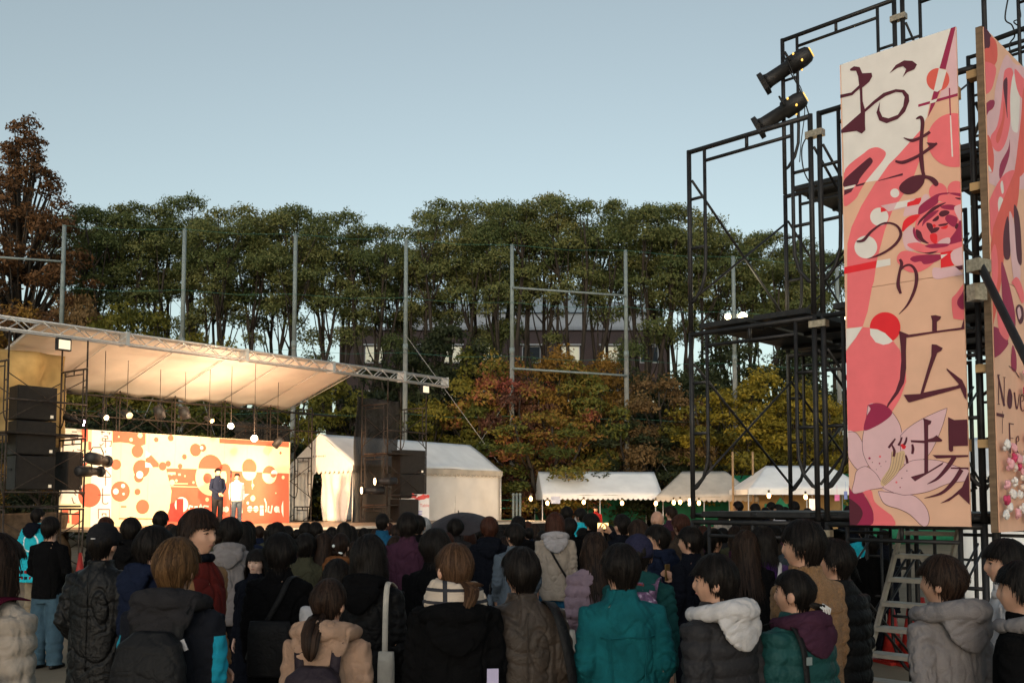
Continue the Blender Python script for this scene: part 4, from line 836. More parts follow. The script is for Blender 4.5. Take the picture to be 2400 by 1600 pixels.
pl = onplane(1992, 1228, P1 - G_ * .10, -G_); pr = onplane(2275, 1230, P1 - G_ * .10, -G_)
w1_ = (pr - pl).dot(E_); zb_, zt_ = 1.695, onplane(1970, 152, P1 - G_ * .10, -G_).z
b1 = Board('signboard', 'tall pink and peach signboard with maroon vertical brush lettering and a rose', Vector((pl.x, pl.y, 0)), E_, -G_, w1_, zb_, zt_)
b = b1
b.poly([fA(85, 500), fA(1150, 150), fA(1050, 575), fA(985, 800), fA(945, 920), fA(920, 1050), fA(845, 1190), fA(640, 1420), fB(700, 130), fB(560, 330), fB(415, 352), fB(150, 330)], 'white', fI, False)
b.poly([(165, 190), (400, -10), (470, -60), (560, -75), (640, -35), (660, 10), (620, 90), (490, 250), (410, 352), (340, 470), (285, 560), (150, 645), (150, 420)], 'pink', fB)
b.poly([(150, 325), (250, 225), (430, 70), (470, 50), (497, 80), (490, 120), (400, 230), (340, 310), (300, 385), (150, 412)], 'maroon', fB)
b.poly([(150, 412), (290, 380), (270, 415), (150, 445)], 'white', fB, False); b.poly([(150, 445), (270, 415), (235, 470), (150, 512)], 'maroon', fB, False); b.poly([(300, 383), (410, 352), (390, 385), (290, 408)], 'maroon', fB, False)
b.poly([fA(845, 1190), fA(890, 1180), fA(850, 1480), fB(1075, 80), fB(1010, 260), fB(870, 510), fB(745, 690), fB(650, 930), fB(580, 1190), fB(545, 1330), fB(515, 1560), fC(420, 330), fC(375, 580), fC(322, 742), fC(160, 755), fC(160, 0), fB(190, 1100), fB(240, 900), fB(360, 640), fB(540, 345), fB(560, 330), fB(700, 130), fA(640, 1420)], 'pink', fI, False)
b.poly([(570, 330), (868, 240), (868, 268), (560, 340)], 'maroon', fB, False)
b.poly([(1200, 172), (1260, 170), (1260, 825), (1040, 870), (1060, 780), (1130, 640), (1100, 590)], 'blush', fA, False)
b.circ((1185, 1275), 262, 'pink', fA); b.circ((1025, 690), 111, 'coral', fA)
b.poly([(1150, 172), (1197, 160), (1100, 590), (1040, 580)], 'magenta', fA, False); b.poly([(1045, 800), (990, 940), (925, 1060), (985, 800)], 'magenta', fA, False); b.poly([(1035, 580), (1110, 600), (1060, 780), (1020, 808), (985, 800)], 'white', fA, False)
b.poly([(835, 930), (1260, 808), (1260, 835), (835, 955)], 'magenta', fA, False); b.poly([(1130, 770), (1142, 770), (1152, 1035), (1140, 1035)], 'magenta', fA, False); b.poly([(1140, 1035), (1152, 1035), (1172, 1435), (1158, 1435)], 'white', fA, False); b.poly([(950, 895), (1020, 872), (1005, 905), (948, 922)], 'white', fA, False)
for c, r_ in (((770, 485), 55), ((580, 775), 112), ((415, 1145), 139)): b.circ(c, r_, 'white', fB)
b.poly([(597, 640), (1090, 535), (1095, 620), (690, 710), (640, 665)], 'blush', fB, False); b.poly([(800, 595), (960, 565), (925, 645), (760, 680)], 'white', fB, False); b.poly([(597, 665), (640, 668), (680, 700), (600, 720)], 'red', fB, False); b.poly([(925, 600), (1000, 575), (1030, 550), (1092, 538), (1097, 615), (920, 650)], 'red', fB, False)
b.poly([(150, 1392), (550, 1310), (535, 1400), (150, 1475)], 'red', fB, False); b.poly([(555, 1310), (715, 1285), (718, 1365), (540, 1400)], 'white', fB, False)
b.poly([(880, 770), (890, 690), (920, 655), (1060, 625), (1120, 510), (1185, 510), (1180, 600), (1060, 680), (1060, 740), (960, 755)], 'blush', fB)
for c, r_ in (((1300, 470), 112), ((1520, 440), 105)): b.circ(c, r_, 'pink', fB)
for mt_, P in (('pink', [(1020, 880), (1060, 760), (1200, 640), (1390, 590), (1680, 600), (1680, 1060), (1440, 1120), (1200, 1120), (1040, 1010)]), ('magenta', [(1058, 700), (1080, 640), (1180, 560), (1310, 490), (1450, 482), (1310, 540), (1300, 600), (1200, 680), (1070, 750)]), ('pink', [(1310, 570), (1320, 515), (1430, 500), (1500, 520), (1640, 560), (1640, 610), (1400, 600)]), ('magenta', [(1440, 490), (1500, 480), (1660, 500), (1660, 530), (1560, 525)]), ('maroon', [(1510, 540), (1660, 548), (1660, 568), (1560, 565)]),
    ('red', [(858, 940), (880, 830), (960, 765), (1080, 745), (1020, 830), (940, 890), (880, 950)]), ('blush', [(866, 1000), (920, 910), (990, 890), (1010, 1000), (1090, 1090), (1000, 1190), (900, 1160)]), ('maroon', [(1030, 930), (1090, 960), (1120, 1040), (1190, 1102), (1100, 1080), (1040, 1020)]), ('magenta', [(990, 950), (1010, 900), (1040, 1020), (1095, 1090), (1020, 1040)]), ('maroon', [(1048, 885), (1070, 820), (1150, 740), (1250, 650), (1400, 600), (1280, 680), (1160, 770), (1080, 850)]),
    ('magenta', [(1105, 890), (1130, 800), (1220, 720), (1310, 695), (1240, 770), (1150, 840)]), ('magenta', [(1330, 650), (1420, 625), (1515, 640), (1500, 690), (1380, 680)]), ('blush', [(1500, 690), (1520, 640), (1660, 620), (1660, 780), (1580, 830), (1540, 780)]), ('maroon', [(1310, 745), (1340, 705), (1400, 695), (1440, 715), (1420, 750), (1350, 775)]), ('magenta', [(1385, 790), (1430, 750), (1510, 770), (1540, 810), (1500, 900), (1420, 850)]), ('magenta', [(1440, 1060), (1520, 940), (1560, 830), (1600, 830), (1665, 880), (1665, 1050), (1460, 1130)]),
    ('red', [(1205, 990), (1285, 990), (1280, 1105), (1215, 1070)]), ('red', [(1340, 905), (1420, 880), (1400, 920), (1345, 922)]), ('maroon', [(1160, 850), (1220, 860), (1240, 910), (1220, 970), (1170, 910)]), ('maroon', [(1210, 975), (1250, 910), (1320, 910), (1280, 960)]), ('maroon', [(1310, 870), (1420, 850), (1400, 880), (1320, 890)]), ('maroon', [(1505, 905), (1530, 855), (1550, 870), (1530, 925)]), ('blush', [(1300, 1100), (1350, 1050), (1440, 1030), (1435, 1105)]), ('maroon', [(1230, 820), (1300, 760), (1310, 800), (1270, 830)]), ('red', [(1232, 880), (1255, 865), (1275, 885), (1255, 905)]),
    ('pink', [(920, 1115), (1050, 1090), (1200, 1130), (1450, 1112), (1660, 1060), (1660, 1120), (1400, 1200), (1200, 1222), (1030, 1190)]), ('magenta', [(1140, 1130), (1260, 1105), (1430, 1105), (1400, 1140), (1230, 1160)]), ('maroon', [(1030, 1195), (1130, 1215), (1300, 1192), (1200, 1230)]), ('pink', [(798, 1320), (810, 1240), (890, 1190), (1060, 1220), (1290, 1260), (1200, 1380), (1050, 1455), (930, 1445), (850, 1380)]), ('magenta', [(958, 1290), (1040, 1250), (1330, 1235), (1335, 1290), (1230, 1340), (1130, 1355), (1090, 1320), (1010, 1330)]),
    ('blush', [(1240, 1400), (1340, 1400), (1530, 1380), (1560, 1430), (1600, 1480), (1440, 1510), (1290, 1540), (1235, 1500)])): b.poly(P, mt_, fB)
b.poly([(1330, 1215), (1510, 1180), (1450, 1230), (1470, 1300), (1500, 1370), (1335, 1402)], 'red', fB, False); b.poly([(1335, 1240), (1420, 1230), (1340, 1290)], 'white', fB, False); b.poly([(1460, 1220), (1540, 1160), (1680, 1145), (1680, 1355), (1530, 1372), (1470, 1320)], 'blush', fB); b.poly([(1505, 1382), (1680, 1355), (1680, 1405), (1560, 1427)], 'maroon', fB, False)
b.poly([(1258, 460), (1300, 400), (1460, 240), (1460, 625), (1300, 662), (1270, 620)], 'pink', fC); b.poly([(1315, 490), (1340, 430), (1460, 310), (1460, 535), (1370, 560), (1330, 530)], 'magenta', fC)
b.poly([fC(150, 1000), fC(250, 860), fC(325, 745), fC(395, 752), fC(520, 790), fC(640, 890), fC(715, 985), fC(775, 1180), fC(782, 1320), fD(750, 0), fD(700, 140), fD(610, 290), fD(470, 420), fD(330, 470), fD(150, 492)], 'pink', fI, False)
b.poly([(150, 765), (320, 742), (250, 860), (150, 985)], 'white', fC, False); b.circ((560, 750), 161, 'red', fC); b.poly([(400, 760), (480, 770), (560, 810), (642, 892), (600, 920), (540, 932), (460, 905), (405, 830)], 'white', fC, False)
# lily
for mt_, P in (('blush', [(150, 490), (235, 488), (290, 550), (320, 620), (330, 720), (375, 820), (340, 845), (260, 870), (150, 700)]), ('blush', [(370, 215), (450, 195), (540, 215), (620, 290), (690, 400), (715, 510), (715, 640), (640, 800), (520, 990), (430, 900), (370, 820), (320, 700), (313, 560), (350, 360)]), ('blush', [(700, 525), (800, 430), (950, 340), (1150, 252), (1172, 270), (1110, 480), (990, 720), (850, 800), (720, 800)]),
    ('blush', [(510, 1050), (700, 870), (790, 790), (920, 768), (1100, 780), (1280, 840), (1440, 890), (1440, 975), (1200, 1010), (1000, 1090), (850, 1120), (730, 1130), (640, 1110)]), ('blush', [(205, 1080), (230, 980), (250, 890), (310, 845), (370, 845), (450, 910), (500, 990), (525, 1050), (400, 1075), (300, 1105), (225, 1115)]), ('blush', [(475, 1090), (640, 1110), (730, 1130), (820, 1130), (900, 1180), (970, 1270), (995, 1370), (975, 1440), (915, 1440), (800, 1330), (680, 1270), (590, 1245), (520, 1200)])):
    b.poly(P, mt_, fD); b.stroke(P + [P[0]], 4.5, 'maroon', fD, 'outline', 4)
b.poly([(372, 213), (440, 197), (520, 205), (585, 245), (617, 297), (560, 360), (450, 430), (330, 470), (350, 340), (395, 255)], 'magenta', fD)
b.poly([(500, 985), (600, 830), (610, 690), (660, 700), (740, 680), (740, 800), (640, 940), (530, 1040)], 'tan', fD)
for k in range(5): b.stroke([(510 + k * 8, 1000 + k * 8), (590 + k * 22, 860 + k * 10), (612 + k * 30, 690 + k * 4)], 3, 'maroon', fD, 'outline', 5)
for x, y, r_, c in ((385, 755, 12, 'magenta'), (492, 738, 12, 'pink'), (488, 808, 8, 'magenta'), (415, 797, 5, 'maroon'), (552, 788, 5, 'maroon'), (660, 1000, 11, 'pink'), (715, 958, 6, 'maroon'), (698, 1052, 7, 'magenta'), (767, 883, 6, 'maroon'), (502, 838, 4, 'maroon'), (455, 870, 4, 'maroon')): b.circ((x, y), r_, c, fD, 'painted_dot', 12)
b.poly([(300, 1110), (400, 1080), (440, 1200), (560, 1300), (620, 1350), (637, 1445), (385, 1445), (425, 1310), (390, 1220), (340, 1130)], 'pink', fD); b.poly([(150, 1040), (225, 1118), (310, 1105), (345, 1150), (390, 1230), (425, 1320), (395, 1445), (150, 1445)], 'magenta', fD); b.poly([(150, 1175), (260, 1220), (315, 1300), (300, 1370), (240, 1445), (150, 1445)], 'maroon', fD)
# lettering
b.poly([(175, 590), (215, 562), (270, 570), (295, 630), (385, 625), (392, 660), (365, 710), (295, 770), (300, 900), (320, 975), (400, 900), (500, 820), (620, 783), (700, 790), (745, 840), (750, 900), (710, 1000), (640, 1070), (530, 1112), (460, 1085), (432, 1010), (465, 905), (462, 990), (490, 1050), (550, 1065), (640, 1030), (690, 950), (705, 860), (680, 815), (620, 810), (520, 850), (420, 920), (322, 1005), (322, 1120), (325, 1180), (290, 1212), (240, 1185), (80, 1210), (80, 1180), (280, 1010), (270, 775), (200, 840), (80, 870), (80, 838), (190, 815), (265, 745), (255, 660), (235, 605), (180, 605)], 'maroon', fA, False, 'lettering')
b.poly([(560, 628), (620, 550), (700, 505), (780, 510), (825, 545), (800, 590), (730, 620), (685, 670), (720, 590), (690, 560), (640, 575)], 'maroon', fA, False, 'lettering')
b.stroke([(815, 1070), (860, 1055), (878, 1100), (872, 1200), (865, 1300), (868, 1430), (880, 1570)], [10, 34, 38, 34, 36, 38, 36], 'maroon', fA); b.stroke([(1085, 0), (1092, 90), (1108, 190), (1135, 300)], [42, 42, 42, 44], 'maroon', fB)
b.poly([(1140, 265), (1050, 265), (950, 295), (860, 360), (825, 420), (850, 470), (930, 500), (1020, 480), (1090, 420), (1130, 360), (1145, 310), (1200, 330), (1255, 390), (1285, 402), (1308, 375), (1290, 330), (1230, 285)], 'maroon', fB, True, 'lettering')
b.stroke([(695, 1252), (780, 1278), (880, 1240), (950, 1195)], [6, 32, 26, 30], 'maroon', fA); b.stroke([(615, 1478), (700, 1488), (850, 1420), (960, 1345), (1018, 1305)], [20, 34, 28, 34, 22], 'maroon', fA); b.poly([(915, 1298), (1020, 1305), (960, 1352)], 'maroon', fA, False, 'lettering')
b.stroke([(305, 1078), (390, 1060), (480, 960), (600, 870), (700, 850), (790, 880), (840, 950), (840, 1020), (780, 1110), (680, 1190), (560, 1250), (440, 1290)], [20, 40, 30, 22, 22, 26, 36, 38, 34, 30, 24, 6], 'maroon', fB)
b.stroke([(715, 35), (735, 80), (715, 160), (700, 250), (700, 320), (725, 395)], [26, 34, 28, 34, 40, 26], 'maroon', fC); b.stroke([(722, 160), (760, 110), (820, 95), (865, 130), (890, 200), (885, 300), (850, 410), (790, 520), (705, 612)], [8, 22, 24, 30, 38, 36, 32, 22, 4], 'maroon', fC)
for P, T in (([(1040, 625), (1090, 620), (1150, 635), (1140, 665), (1105, 690), (1105, 785), (1055, 790), (1055, 680)], fC), ([(710, 785), (810, 825), (1360, 750), (1450, 640), (1450, 762), (1100, 805), (780, 858), (740, 850)], fC), ([fC(705, 790), fC(785, 860), fC(780, 1000), fC(782, 1180), fC(760, 1330), fC(700, 1440), fC(600, 1568), fD(575, 237), fD(560, 232), fC(590, 1545), fC(670, 1420), fC(715, 1290), fC(730, 1100), fC(725, 950)], fI),
    ([(1050, 925), (1100, 930), (1165, 965), (1150, 995), (1110, 1015), (1040, 1200), (965, 1432), (1320, 1358), (1335, 1345), (1210, 1200), (1205, 1175), (1370, 1300), (1460, 1390), (1460, 1500), (1400, 1495), (1350, 1385), (820, 1535), (800, 1530), (755, 1455), (930, 1445), (1045, 1050)], fC),
    ([(930, 345), (1020, 375), (1010, 405), (985, 420), (985, 560), (1035, 545), (1070, 520), (1130, 570), (1120, 585), (985, 592), (985, 890), (1145, 790), (1130, 820), (850, 990), (805, 945), (945, 905), (945, 602), (810, 592), (805, 570), (945, 575), (940, 380)], fD), ([(1187, 335), (1250, 365), (1440, 356), (1440, 625), (1240, 632), (1240, 680), (1215, 690), (1195, 670)], fD), ([(1030, 722), (1440, 720), (1440, 740), (1070, 756)], fD), ([(1440, 890), (1440, 1230), (1295, 1120), (1200, 1190), (1105, 1217), (1230, 1140), (1330, 1050)], fD)):
    b.poly(P, 'maroon', T, False, 'lettering')
for P, W_ in (([(1255, 740), (1180, 850), (1080, 960), (975, 1018)], [48, 45, 30, 5]), ([(1215, 855), (1440, 858)], [14, 20]), ([(1325, 870), (1240, 1000), (1120, 1110), (945, 1162)], [48, 44, 30, 4]), ([(580, 650), (610, 610), (650, 555)], [22, 26, 14]), ([(615, 620), (640, 680), (632, 738)], [14, 28, 26]), ([(680, 625), (700, 590), (718, 540)], [26, 22, 14]), ([(700, 625), (735, 620), (758, 580), (765, 540)], [16, 26, 22, 16]), ([(822, 612), (830, 660), (822, 712)], [20, 30, 24]), ([(755, 722), (768, 770), (772, 808)], [14, 26, 24])): b.stroke(P, W_, 'maroon', fD)
b.stroke([(715, 610), (735, 650), (750, 625)], 26, 'red', fD, 'painted_shape')
m = MB(); m.box(E_ * (w1_ / 2) + G_ * .045 + ZUP * (zb_ + .6), (w1_, .05, .09), ax=(E_, G_, ZUP)); m.build('batten', ply, b.t); m = MB(); m.box(E_ * (w1_ / 2) + G_ * .045 + ZUP * (zt_ - .5), (w1_, .05, .09), ax=(E_, G_, ZUP)); m.build('batten', ply, b.t)

o2 = P1 + E_ * 2.66 - G_ * .12; o2.z = 0
b2 = Board('signboard', 'second signboard turned aside, with pink swirls, lettering and paper flowers', o2, G_, E_, 1.82, 1.66, onplane(2288, 44, o2, E_).z)
b = b2
fE = lambda x, y: (2250 + x / 3.92, 20 + y / 3.92)
fG = lambda x, y: (2250 + x / 3.733, 400 + y / 3.733)
fH = lambda x, y: (2230 + x / 3.406, 800 + y / 3.406)
for mt_, P, T in (('blush', [(330, 700), (420, 430), (520, 520), (760, 560), (760, 1568), (215, 1568), (200, 970), (300, 930)], fE), ('maroon', [(140, 60), (285, 250), (265, 365), (225, 372), (130, 345)], fE), ('coral', [(130, 345), (265, 365), (278, 262), (338, 330), (320, 520), (130, 490)], fE), ('pink', [(130, 495), (320, 525), (310, 680), (270, 770), (220, 785), (150, 755)], fE), ('magenta', [(150, 900), (305, 840), (295, 925), (150, 985)], fE),
    ('pink', [(400, 620), (420, 560), (470, 550), (490, 620), (470, 760), (465, 1000), (430, 1200), (370, 1310), (310, 1290), (280, 1180), (340, 1080), (380, 850)], fE), ('maroon', [(395, 700), (415, 645), (435, 660), (432, 900), (436, 1010), (415, 880)], fE), ('white', [(490, 600), (520, 680), (548, 800), (535, 1100), (510, 1140), (470, 1080), (460, 800)], fE), ('coral', [(400, 850), (415, 960), (380, 1160), (345, 1240), (330, 1180), (385, 1020)], fE), ('coral', [(220, 1240), (240, 1165), (275, 1190), (310, 1350), (300, 1500), (260, 1480), (222, 1330)], fE), ('white', [(250, 1440), (270, 1450), (290, 1500), (265, 1490)], fE),
    ('pink', [(500, 560), (588, 650), (700, 760), (700, 900), (545, 800)], fE), ('coral', [(588, 720), (700, 800), (640, 1400), (500, 1568), (520, 1350), (560, 1000)], fE), ('magenta', [(365, 1440), (440, 1290), (455, 1200), (450, 1360), (370, 1568)], fE),
    ('pink', [(230, 320), (360, 60), (480, 0), (470, 160), (400, 420), (300, 640), (235, 420)], fG), ('white', [(330, 290), (345, 230), (375, 250), (378, 330), (345, 390)], fG), ('white', [(352, 120), (370, 90), (382, 180), (365, 200)], fG), ('coral', [(480, 0), (520, 0), (500, 300), (400, 600), (370, 900), (300, 1300), (260, 1380), (262, 1180), (330, 900), (250, 640)], fG), ('maroon', [(380, 540), (420, 400), (440, 700), (420, 780), (380, 740)], fG), ('blush', [(430, 360), (480, 500), (530, 900), (480, 1000), (440, 700)], fG), ('maroon', [(470, 300), (520, 420), (540, 800), (500, 780), (480, 560)], fG),
    ('pink', [(240, 860), (300, 640), (330, 800), (320, 1000), (260, 1180)], fG), ('magenta', [(360, 800), (420, 960), (480, 1250), (470, 1390), (380, 1200)], fG), ('magenta', [(255, 1380), (340, 1380), (420, 1480), (360, 1568), (255, 1568)], fG), ('pink', [(330, 1180), (420, 1300), (420, 1480), (340, 1400)], fG), ('maroon', [(485, 1220), (510, 1170), (550, 1200), (555, 1300), (520, 1340)], fG), ('blush', [(500, 1220), (520, 1190), (535, 1260), (515, 1300)], fG), ('pink', [(450, 980), (490, 930), (530, 980), (560, 1100), (540, 1160), (480, 1020)], fG),
    ('magenta', [(270, 0), (450, 0), (400, 90), (340, 130), (270, 140)], fH), ('magenta', [(485, 30), (515, 110), (515, 235), (475, 205)], fH)): b.poly(P, mt_, T)
for P, W_ in (([(365, 265), (385, 270)], 6), ([(375, 265), (375, 500)], 6), ([(365, 500), (385, 500)], 5), ([(370, 268), (420, 515)], [12, 16]), ([(420, 285), (420, 515)], 6), ([(410, 285), (432, 288)], 5), ([(500, 405), (520, 540), (540, 420)], [12, 10, 5]), ([(545, 480), (572, 470), (572, 430), (555, 430), (548, 490), (560, 550), (580, 545)], [5, 7, 7, 7, 12, 10, 5]), ([(460, 650), (468, 890)], 9), ([(455, 652), (495, 660)], 7), ([(465, 770), (492, 772)], 5), ([(515, 800), (535, 790), (530, 755), (515, 780), (518, 860), (535, 895)], [5, 7, 7, 9, 11, 7]), ([(405, 555), (405, 735)], 3), ([(455, 195), (500, 230), (540, 290)], [4, 8, 5])): b.stroke(P, W_, 'maroon', fH)
b.poly([(443, 455), (455, 385), (470, 382), (484, 440), (478, 520), (462, 537), (448, 515)], 'maroon', fH, True, 'lettering'); b.poly([(322, 560), (418, 580), (416, 608), (322, 585)], 'maroon', fH, False)
hN = (b2.uv(*fH(375, 265))[1] - b2.uv(*fH(375, 505))[1])
for txt, u0, z_ in (('mber', .66, b2.uv(*fH(560, 540))[1]), ('stival', .72, b2.uv(*fH(530, 890))[1])):
    o = tinytext(b2.t, PNT['maroon'], txt, 0, 0, 0, hN * 1.2); o.location = Vector(G_ * u0 + E_ * .025 + ZUP * z_); o.rotation_euler = (math.pi / 2, 0, math.atan2(G_.y, G_.x)); o.scale = (.62, 1, 1)
# raw edge and battens of the second board
m = MB(); m.box(ZUP * ((b2.z0 + b2.z1) / 2) - G_ * .012 - E_ * .03, (.045, .022, b2.z1 - b2.z0), ax=(E_, G_, ZUP)); m.build('edge_batten', mat('weathered_batten', (.16, .105, .065), .85, var=.3, scale=5, stretch=(1, 1, 5)), b2.t)
for z in (5.05, 4.2, 3.45, 2.85, 2.3): m = MB(); m.box(ZUP * z - E_ * .09 + G_ * .05, (.09, .09, .06), ax=(E_, G_, ZUP)); m.build('batten', ply, b2.t)
# paper flowers pinned to the second board
rg = random.Random(21); fl = []
for k in range(3):
    m = MB(); q = 11; nz = 7
    for j in range(14):
        a, e = rg.uniform(0, 6.28), rg.uniform(.1, 1.4); d = Vector((math.cos(a) * math.cos(e), -math.sin(e), math.sin(a) * math.cos(e))) ; m.ellipsoid(d * .024, .017, .012, .017, 7, 4)
    me = m.mesh('paper_flower'); [setattr(p, 'use_smooth', True) for p in me.polygons]; fl.append(me)
flm = [mat('flower_white', (.72, .68, .66), .8), mat('flower_pink', (.70, .36, .40), .8), mat('flower_rose', (.55, .06, .14), .8), mat('flower_cream', (.68, .55, .48), .8)]
spots = [(385, 830, 0), (440, 855, 1), (480, 940, 1), (530, 945, 0), (410, 980, 1), (455, 1010, 3), (492, 1000, 2), (520, 1080, 3), (388, 1140, 1), (452, 1120, 0), (520, 1160, 3), (435, 1220, 0), (495, 1220, 0), (385, 1260, 2), (550, 1210, 3), (408, 1325, 0), (515, 1330, 0), (375, 1385, 0), (475, 1370, 1), (560, 1320, 1), (570, 760, 2), (545, 900, 3), (575, 1120, 1), (570, 1010, 1), (560, 1400, 3), (445, 930, 2), (580, 1060, 0)]
for i, (x, y, c) in enumerate(spots + [(600 + 60 * (k % 5) + rg.uniform(-15, 15), 820 + 70 * (k // 5) + rg.uniform(-20, 20), rg.randrange(4)) for k in range(40)]):
    if x < 590: a, z = b2.uv(*fH(x, y))
    else: a, z = .45 + (x - 590) / 300 * 1.25 + rg.uniform(-.05, .05), 2.9 - (y - 800) / 560 * 1.15
    o = share('paper_flower', fl[i % 3], flm[c], b2.t); o.location = G_ * a + E_ * .035 + ZUP * z; o.rotation_euler = (0, rg.uniform(0, 6), math.atan2(G_.y, G_.x)); s_ = rg.uniform(.85, 1.35); o.scale = (s_, s_, s_)
# ------------------------------------------------------------------ people: shared templates, each person an object of its own
def evald(mb, voxel, smooth=4, name='shape'):
    me = mb.mesh(name); o = bpy.data.objects.new(name, me); COL.objects.link(o)
    r_ = o.modifiers.new('r', 'REMESH'); r_.mode = 'VOXEL'; r_.voxel_size = voxel
    if smooth: s_ = o.modifiers.new('s', 'SMOOTH'); s_.iterations = smooth; s_.factor = .5
    out = bpy.data.meshes.new_from_object(o.evaluated_get(bpy.context.evaluated_depsgraph_get())); bpy.data.objects.remove(o); bpy.data.meshes.remove(me)
    out.polygons.foreach_set('use_smooth', [True] * len(out.polygons)); out.name = name; return out
def displace(me, fn):
    n = len(me.vertices); co = np.empty(n * 3); me.vertices.foreach_get('co', co); no = np.empty(n * 3); me.vertex_normals.foreach_get('vector', no)
    co = co.reshape(-1, 3); no = no.reshape(-1, 3); d = fn(co); co += no * d[:, None]; me.vertices.foreach_set('co', co.ravel()); me.update()
def fnoise(co, sx, sy, sz, seed=0.0):
    return np.array([mnoise.noise(Vector((p[0] * sx + seed, p[1] * sy - seed, p[2] * sz + seed * .7))) for p in co])
def ring(cx, cy, z, rx, ry, n=22, ex=2.3):
    out = []
    for k in range(n):
        a = 2 * math.pi * k / n; c, s_ = math.cos(a), math.sin(a)
        out.append(Vector((cx + rx * math.copysign(abs(c) ** (2 / ex), c), cy + ry * math.copysign(abs(s_) ** (2 / ex), s_), z)))
    return out
SH = Vector((.166, -.012, 1.362))
POSES = {'hang': (((.200, -.035, 1.09), (.204, .03, .85)), None), 'pocket': (((.222, -.07, 1.10), (.180, .09, .93)), None), 'fold': (((.225, .0, 1.10), (.045, .185, .95)), None),
         'phone': (((.215, .02, 1.10), (.10, .27, 1.24)), ((.200, -.035, 1.09), (.204, .03, .85))), 'raise': (((.235, .22, 1.24), (.085, .36, 1.50)), None)}
def arm_pts(pose, side):
    p = POSES[pose]; q = p[0] if side > 0 or p[1] is None else p[1]
    e, w = Vector(q[0]), Vector(q[1]); s_ = SH.copy()
    for v in (e, w, s_): v.x *= side
    return s_, e, w
def head_shape(m, yaw, female=False):
    nu, nv = 44, 30; rg = []; cz = 1.585
    cy, sy = math.cos(yaw), math.sin(yaw)
    for j in range(nv + 1):
        el = -math.pi / 2 + math.pi * (.03 + .94 * j / nv); r_ = []
        for k in range(nu):
            az = 2 * math.pi * k / nu; a = (az + math.pi) % (2 * math.pi) - math.pi       # 0 = face
            x, y, z = math.sin(az) * math.cos(el), math.cos(az) * math.cos(el), math.sin(el)
            rx, ry, rz = .074, .094, .116
            g = lambda ca, ce, sa, se: math.exp(-((abs(a) - ca) / sa) ** 2 - ((el - ce) / se) ** 2)
            d = .021 * g(0, -.20, .13, .17) + .010 * g(0, .02, .12, .2) + .004 * g(.3, .22, .28, .09) - .008 * g(.36, .05, .17, .13) + .008 * g(0, -.50, .22, .08) - .003 * g(0, -.57, .25, .03) + .010 * g(0, -.86, .30, .16) + .004 * g(.62, -.2, .25, .25) - .004 * g(.85, -.6, .3, .3)
            k1 = max(0, -z); nar = 1 - (.30 if not female else .36) * k1 ** 1.6
            px_, py_, pz_ = x * (rx * nar + d), y * (ry + d) * (1 - .10 * k1 if y > 0 else 1 - .25 * k1), z * rz + cz
            if y > 0: py_ += .010 * k1
            py_ += .012; r_.append(Vector((px_ * cy - py_ * sy, px_ * sy + py_ * cy, pz_)))
        rg.append(r_)
    m.rings(rg)
    for s_ in (-1, 1):
        v = Vector((s_ * .080, -.002, 1.575)); m.ellipsoid(Vector((v.x * cy - v.y * sy, v.x * sy + v.y * cy, v.z)), .012 + .012 * abs(sy), .022 * abs(cy) + .008, .032, 10, 7)
def hand(m, w, d, side, curl=.5):
    d = Vector(d).normalized(); up = Vector((side, 0, 0)); up = (up - d * up.dot(d)).normalized(); b_ = d.cross(up)     # up: back of the hand
    m.tube([w - d * .02, w + d * .03, w + d * .085], [.026, .036, .036], 10, flat=.55) if False else m.rings([[w + d * t + b_ * (math.cos(a) * rw) + up * (math.sin(a) * .017) for a in [2 * math.pi * k / 12 for k in range(12)]] for t, rw in ((-.03, .026), (0, .028), (.04, .038), (.088, .040))])
    for i, (o_, L_) in enumerate(((-.029, .062), (-.010, .074), (.010, .080), (.029, .072))):
        p = w + d * .082 + b_ * o_; q = d; pts = [p]
        for k in range(3): q = (q - up * (curl * (.35 + .25 * k))).normalized(); p = p + q * (L_ * (.42, .32, .26)[k]); pts.append(p)
        m.tube(pts, [.0095, .0092, .0085, .0068], 8)
    p = w + d * .025 + b_ * .03; m.tube([p, p + d * .03 + b_ * .028 - up * .012, p + d * .065 + b_ * .030 - up * .026], [.0125, .011, .0085], 8)
TPL = {}
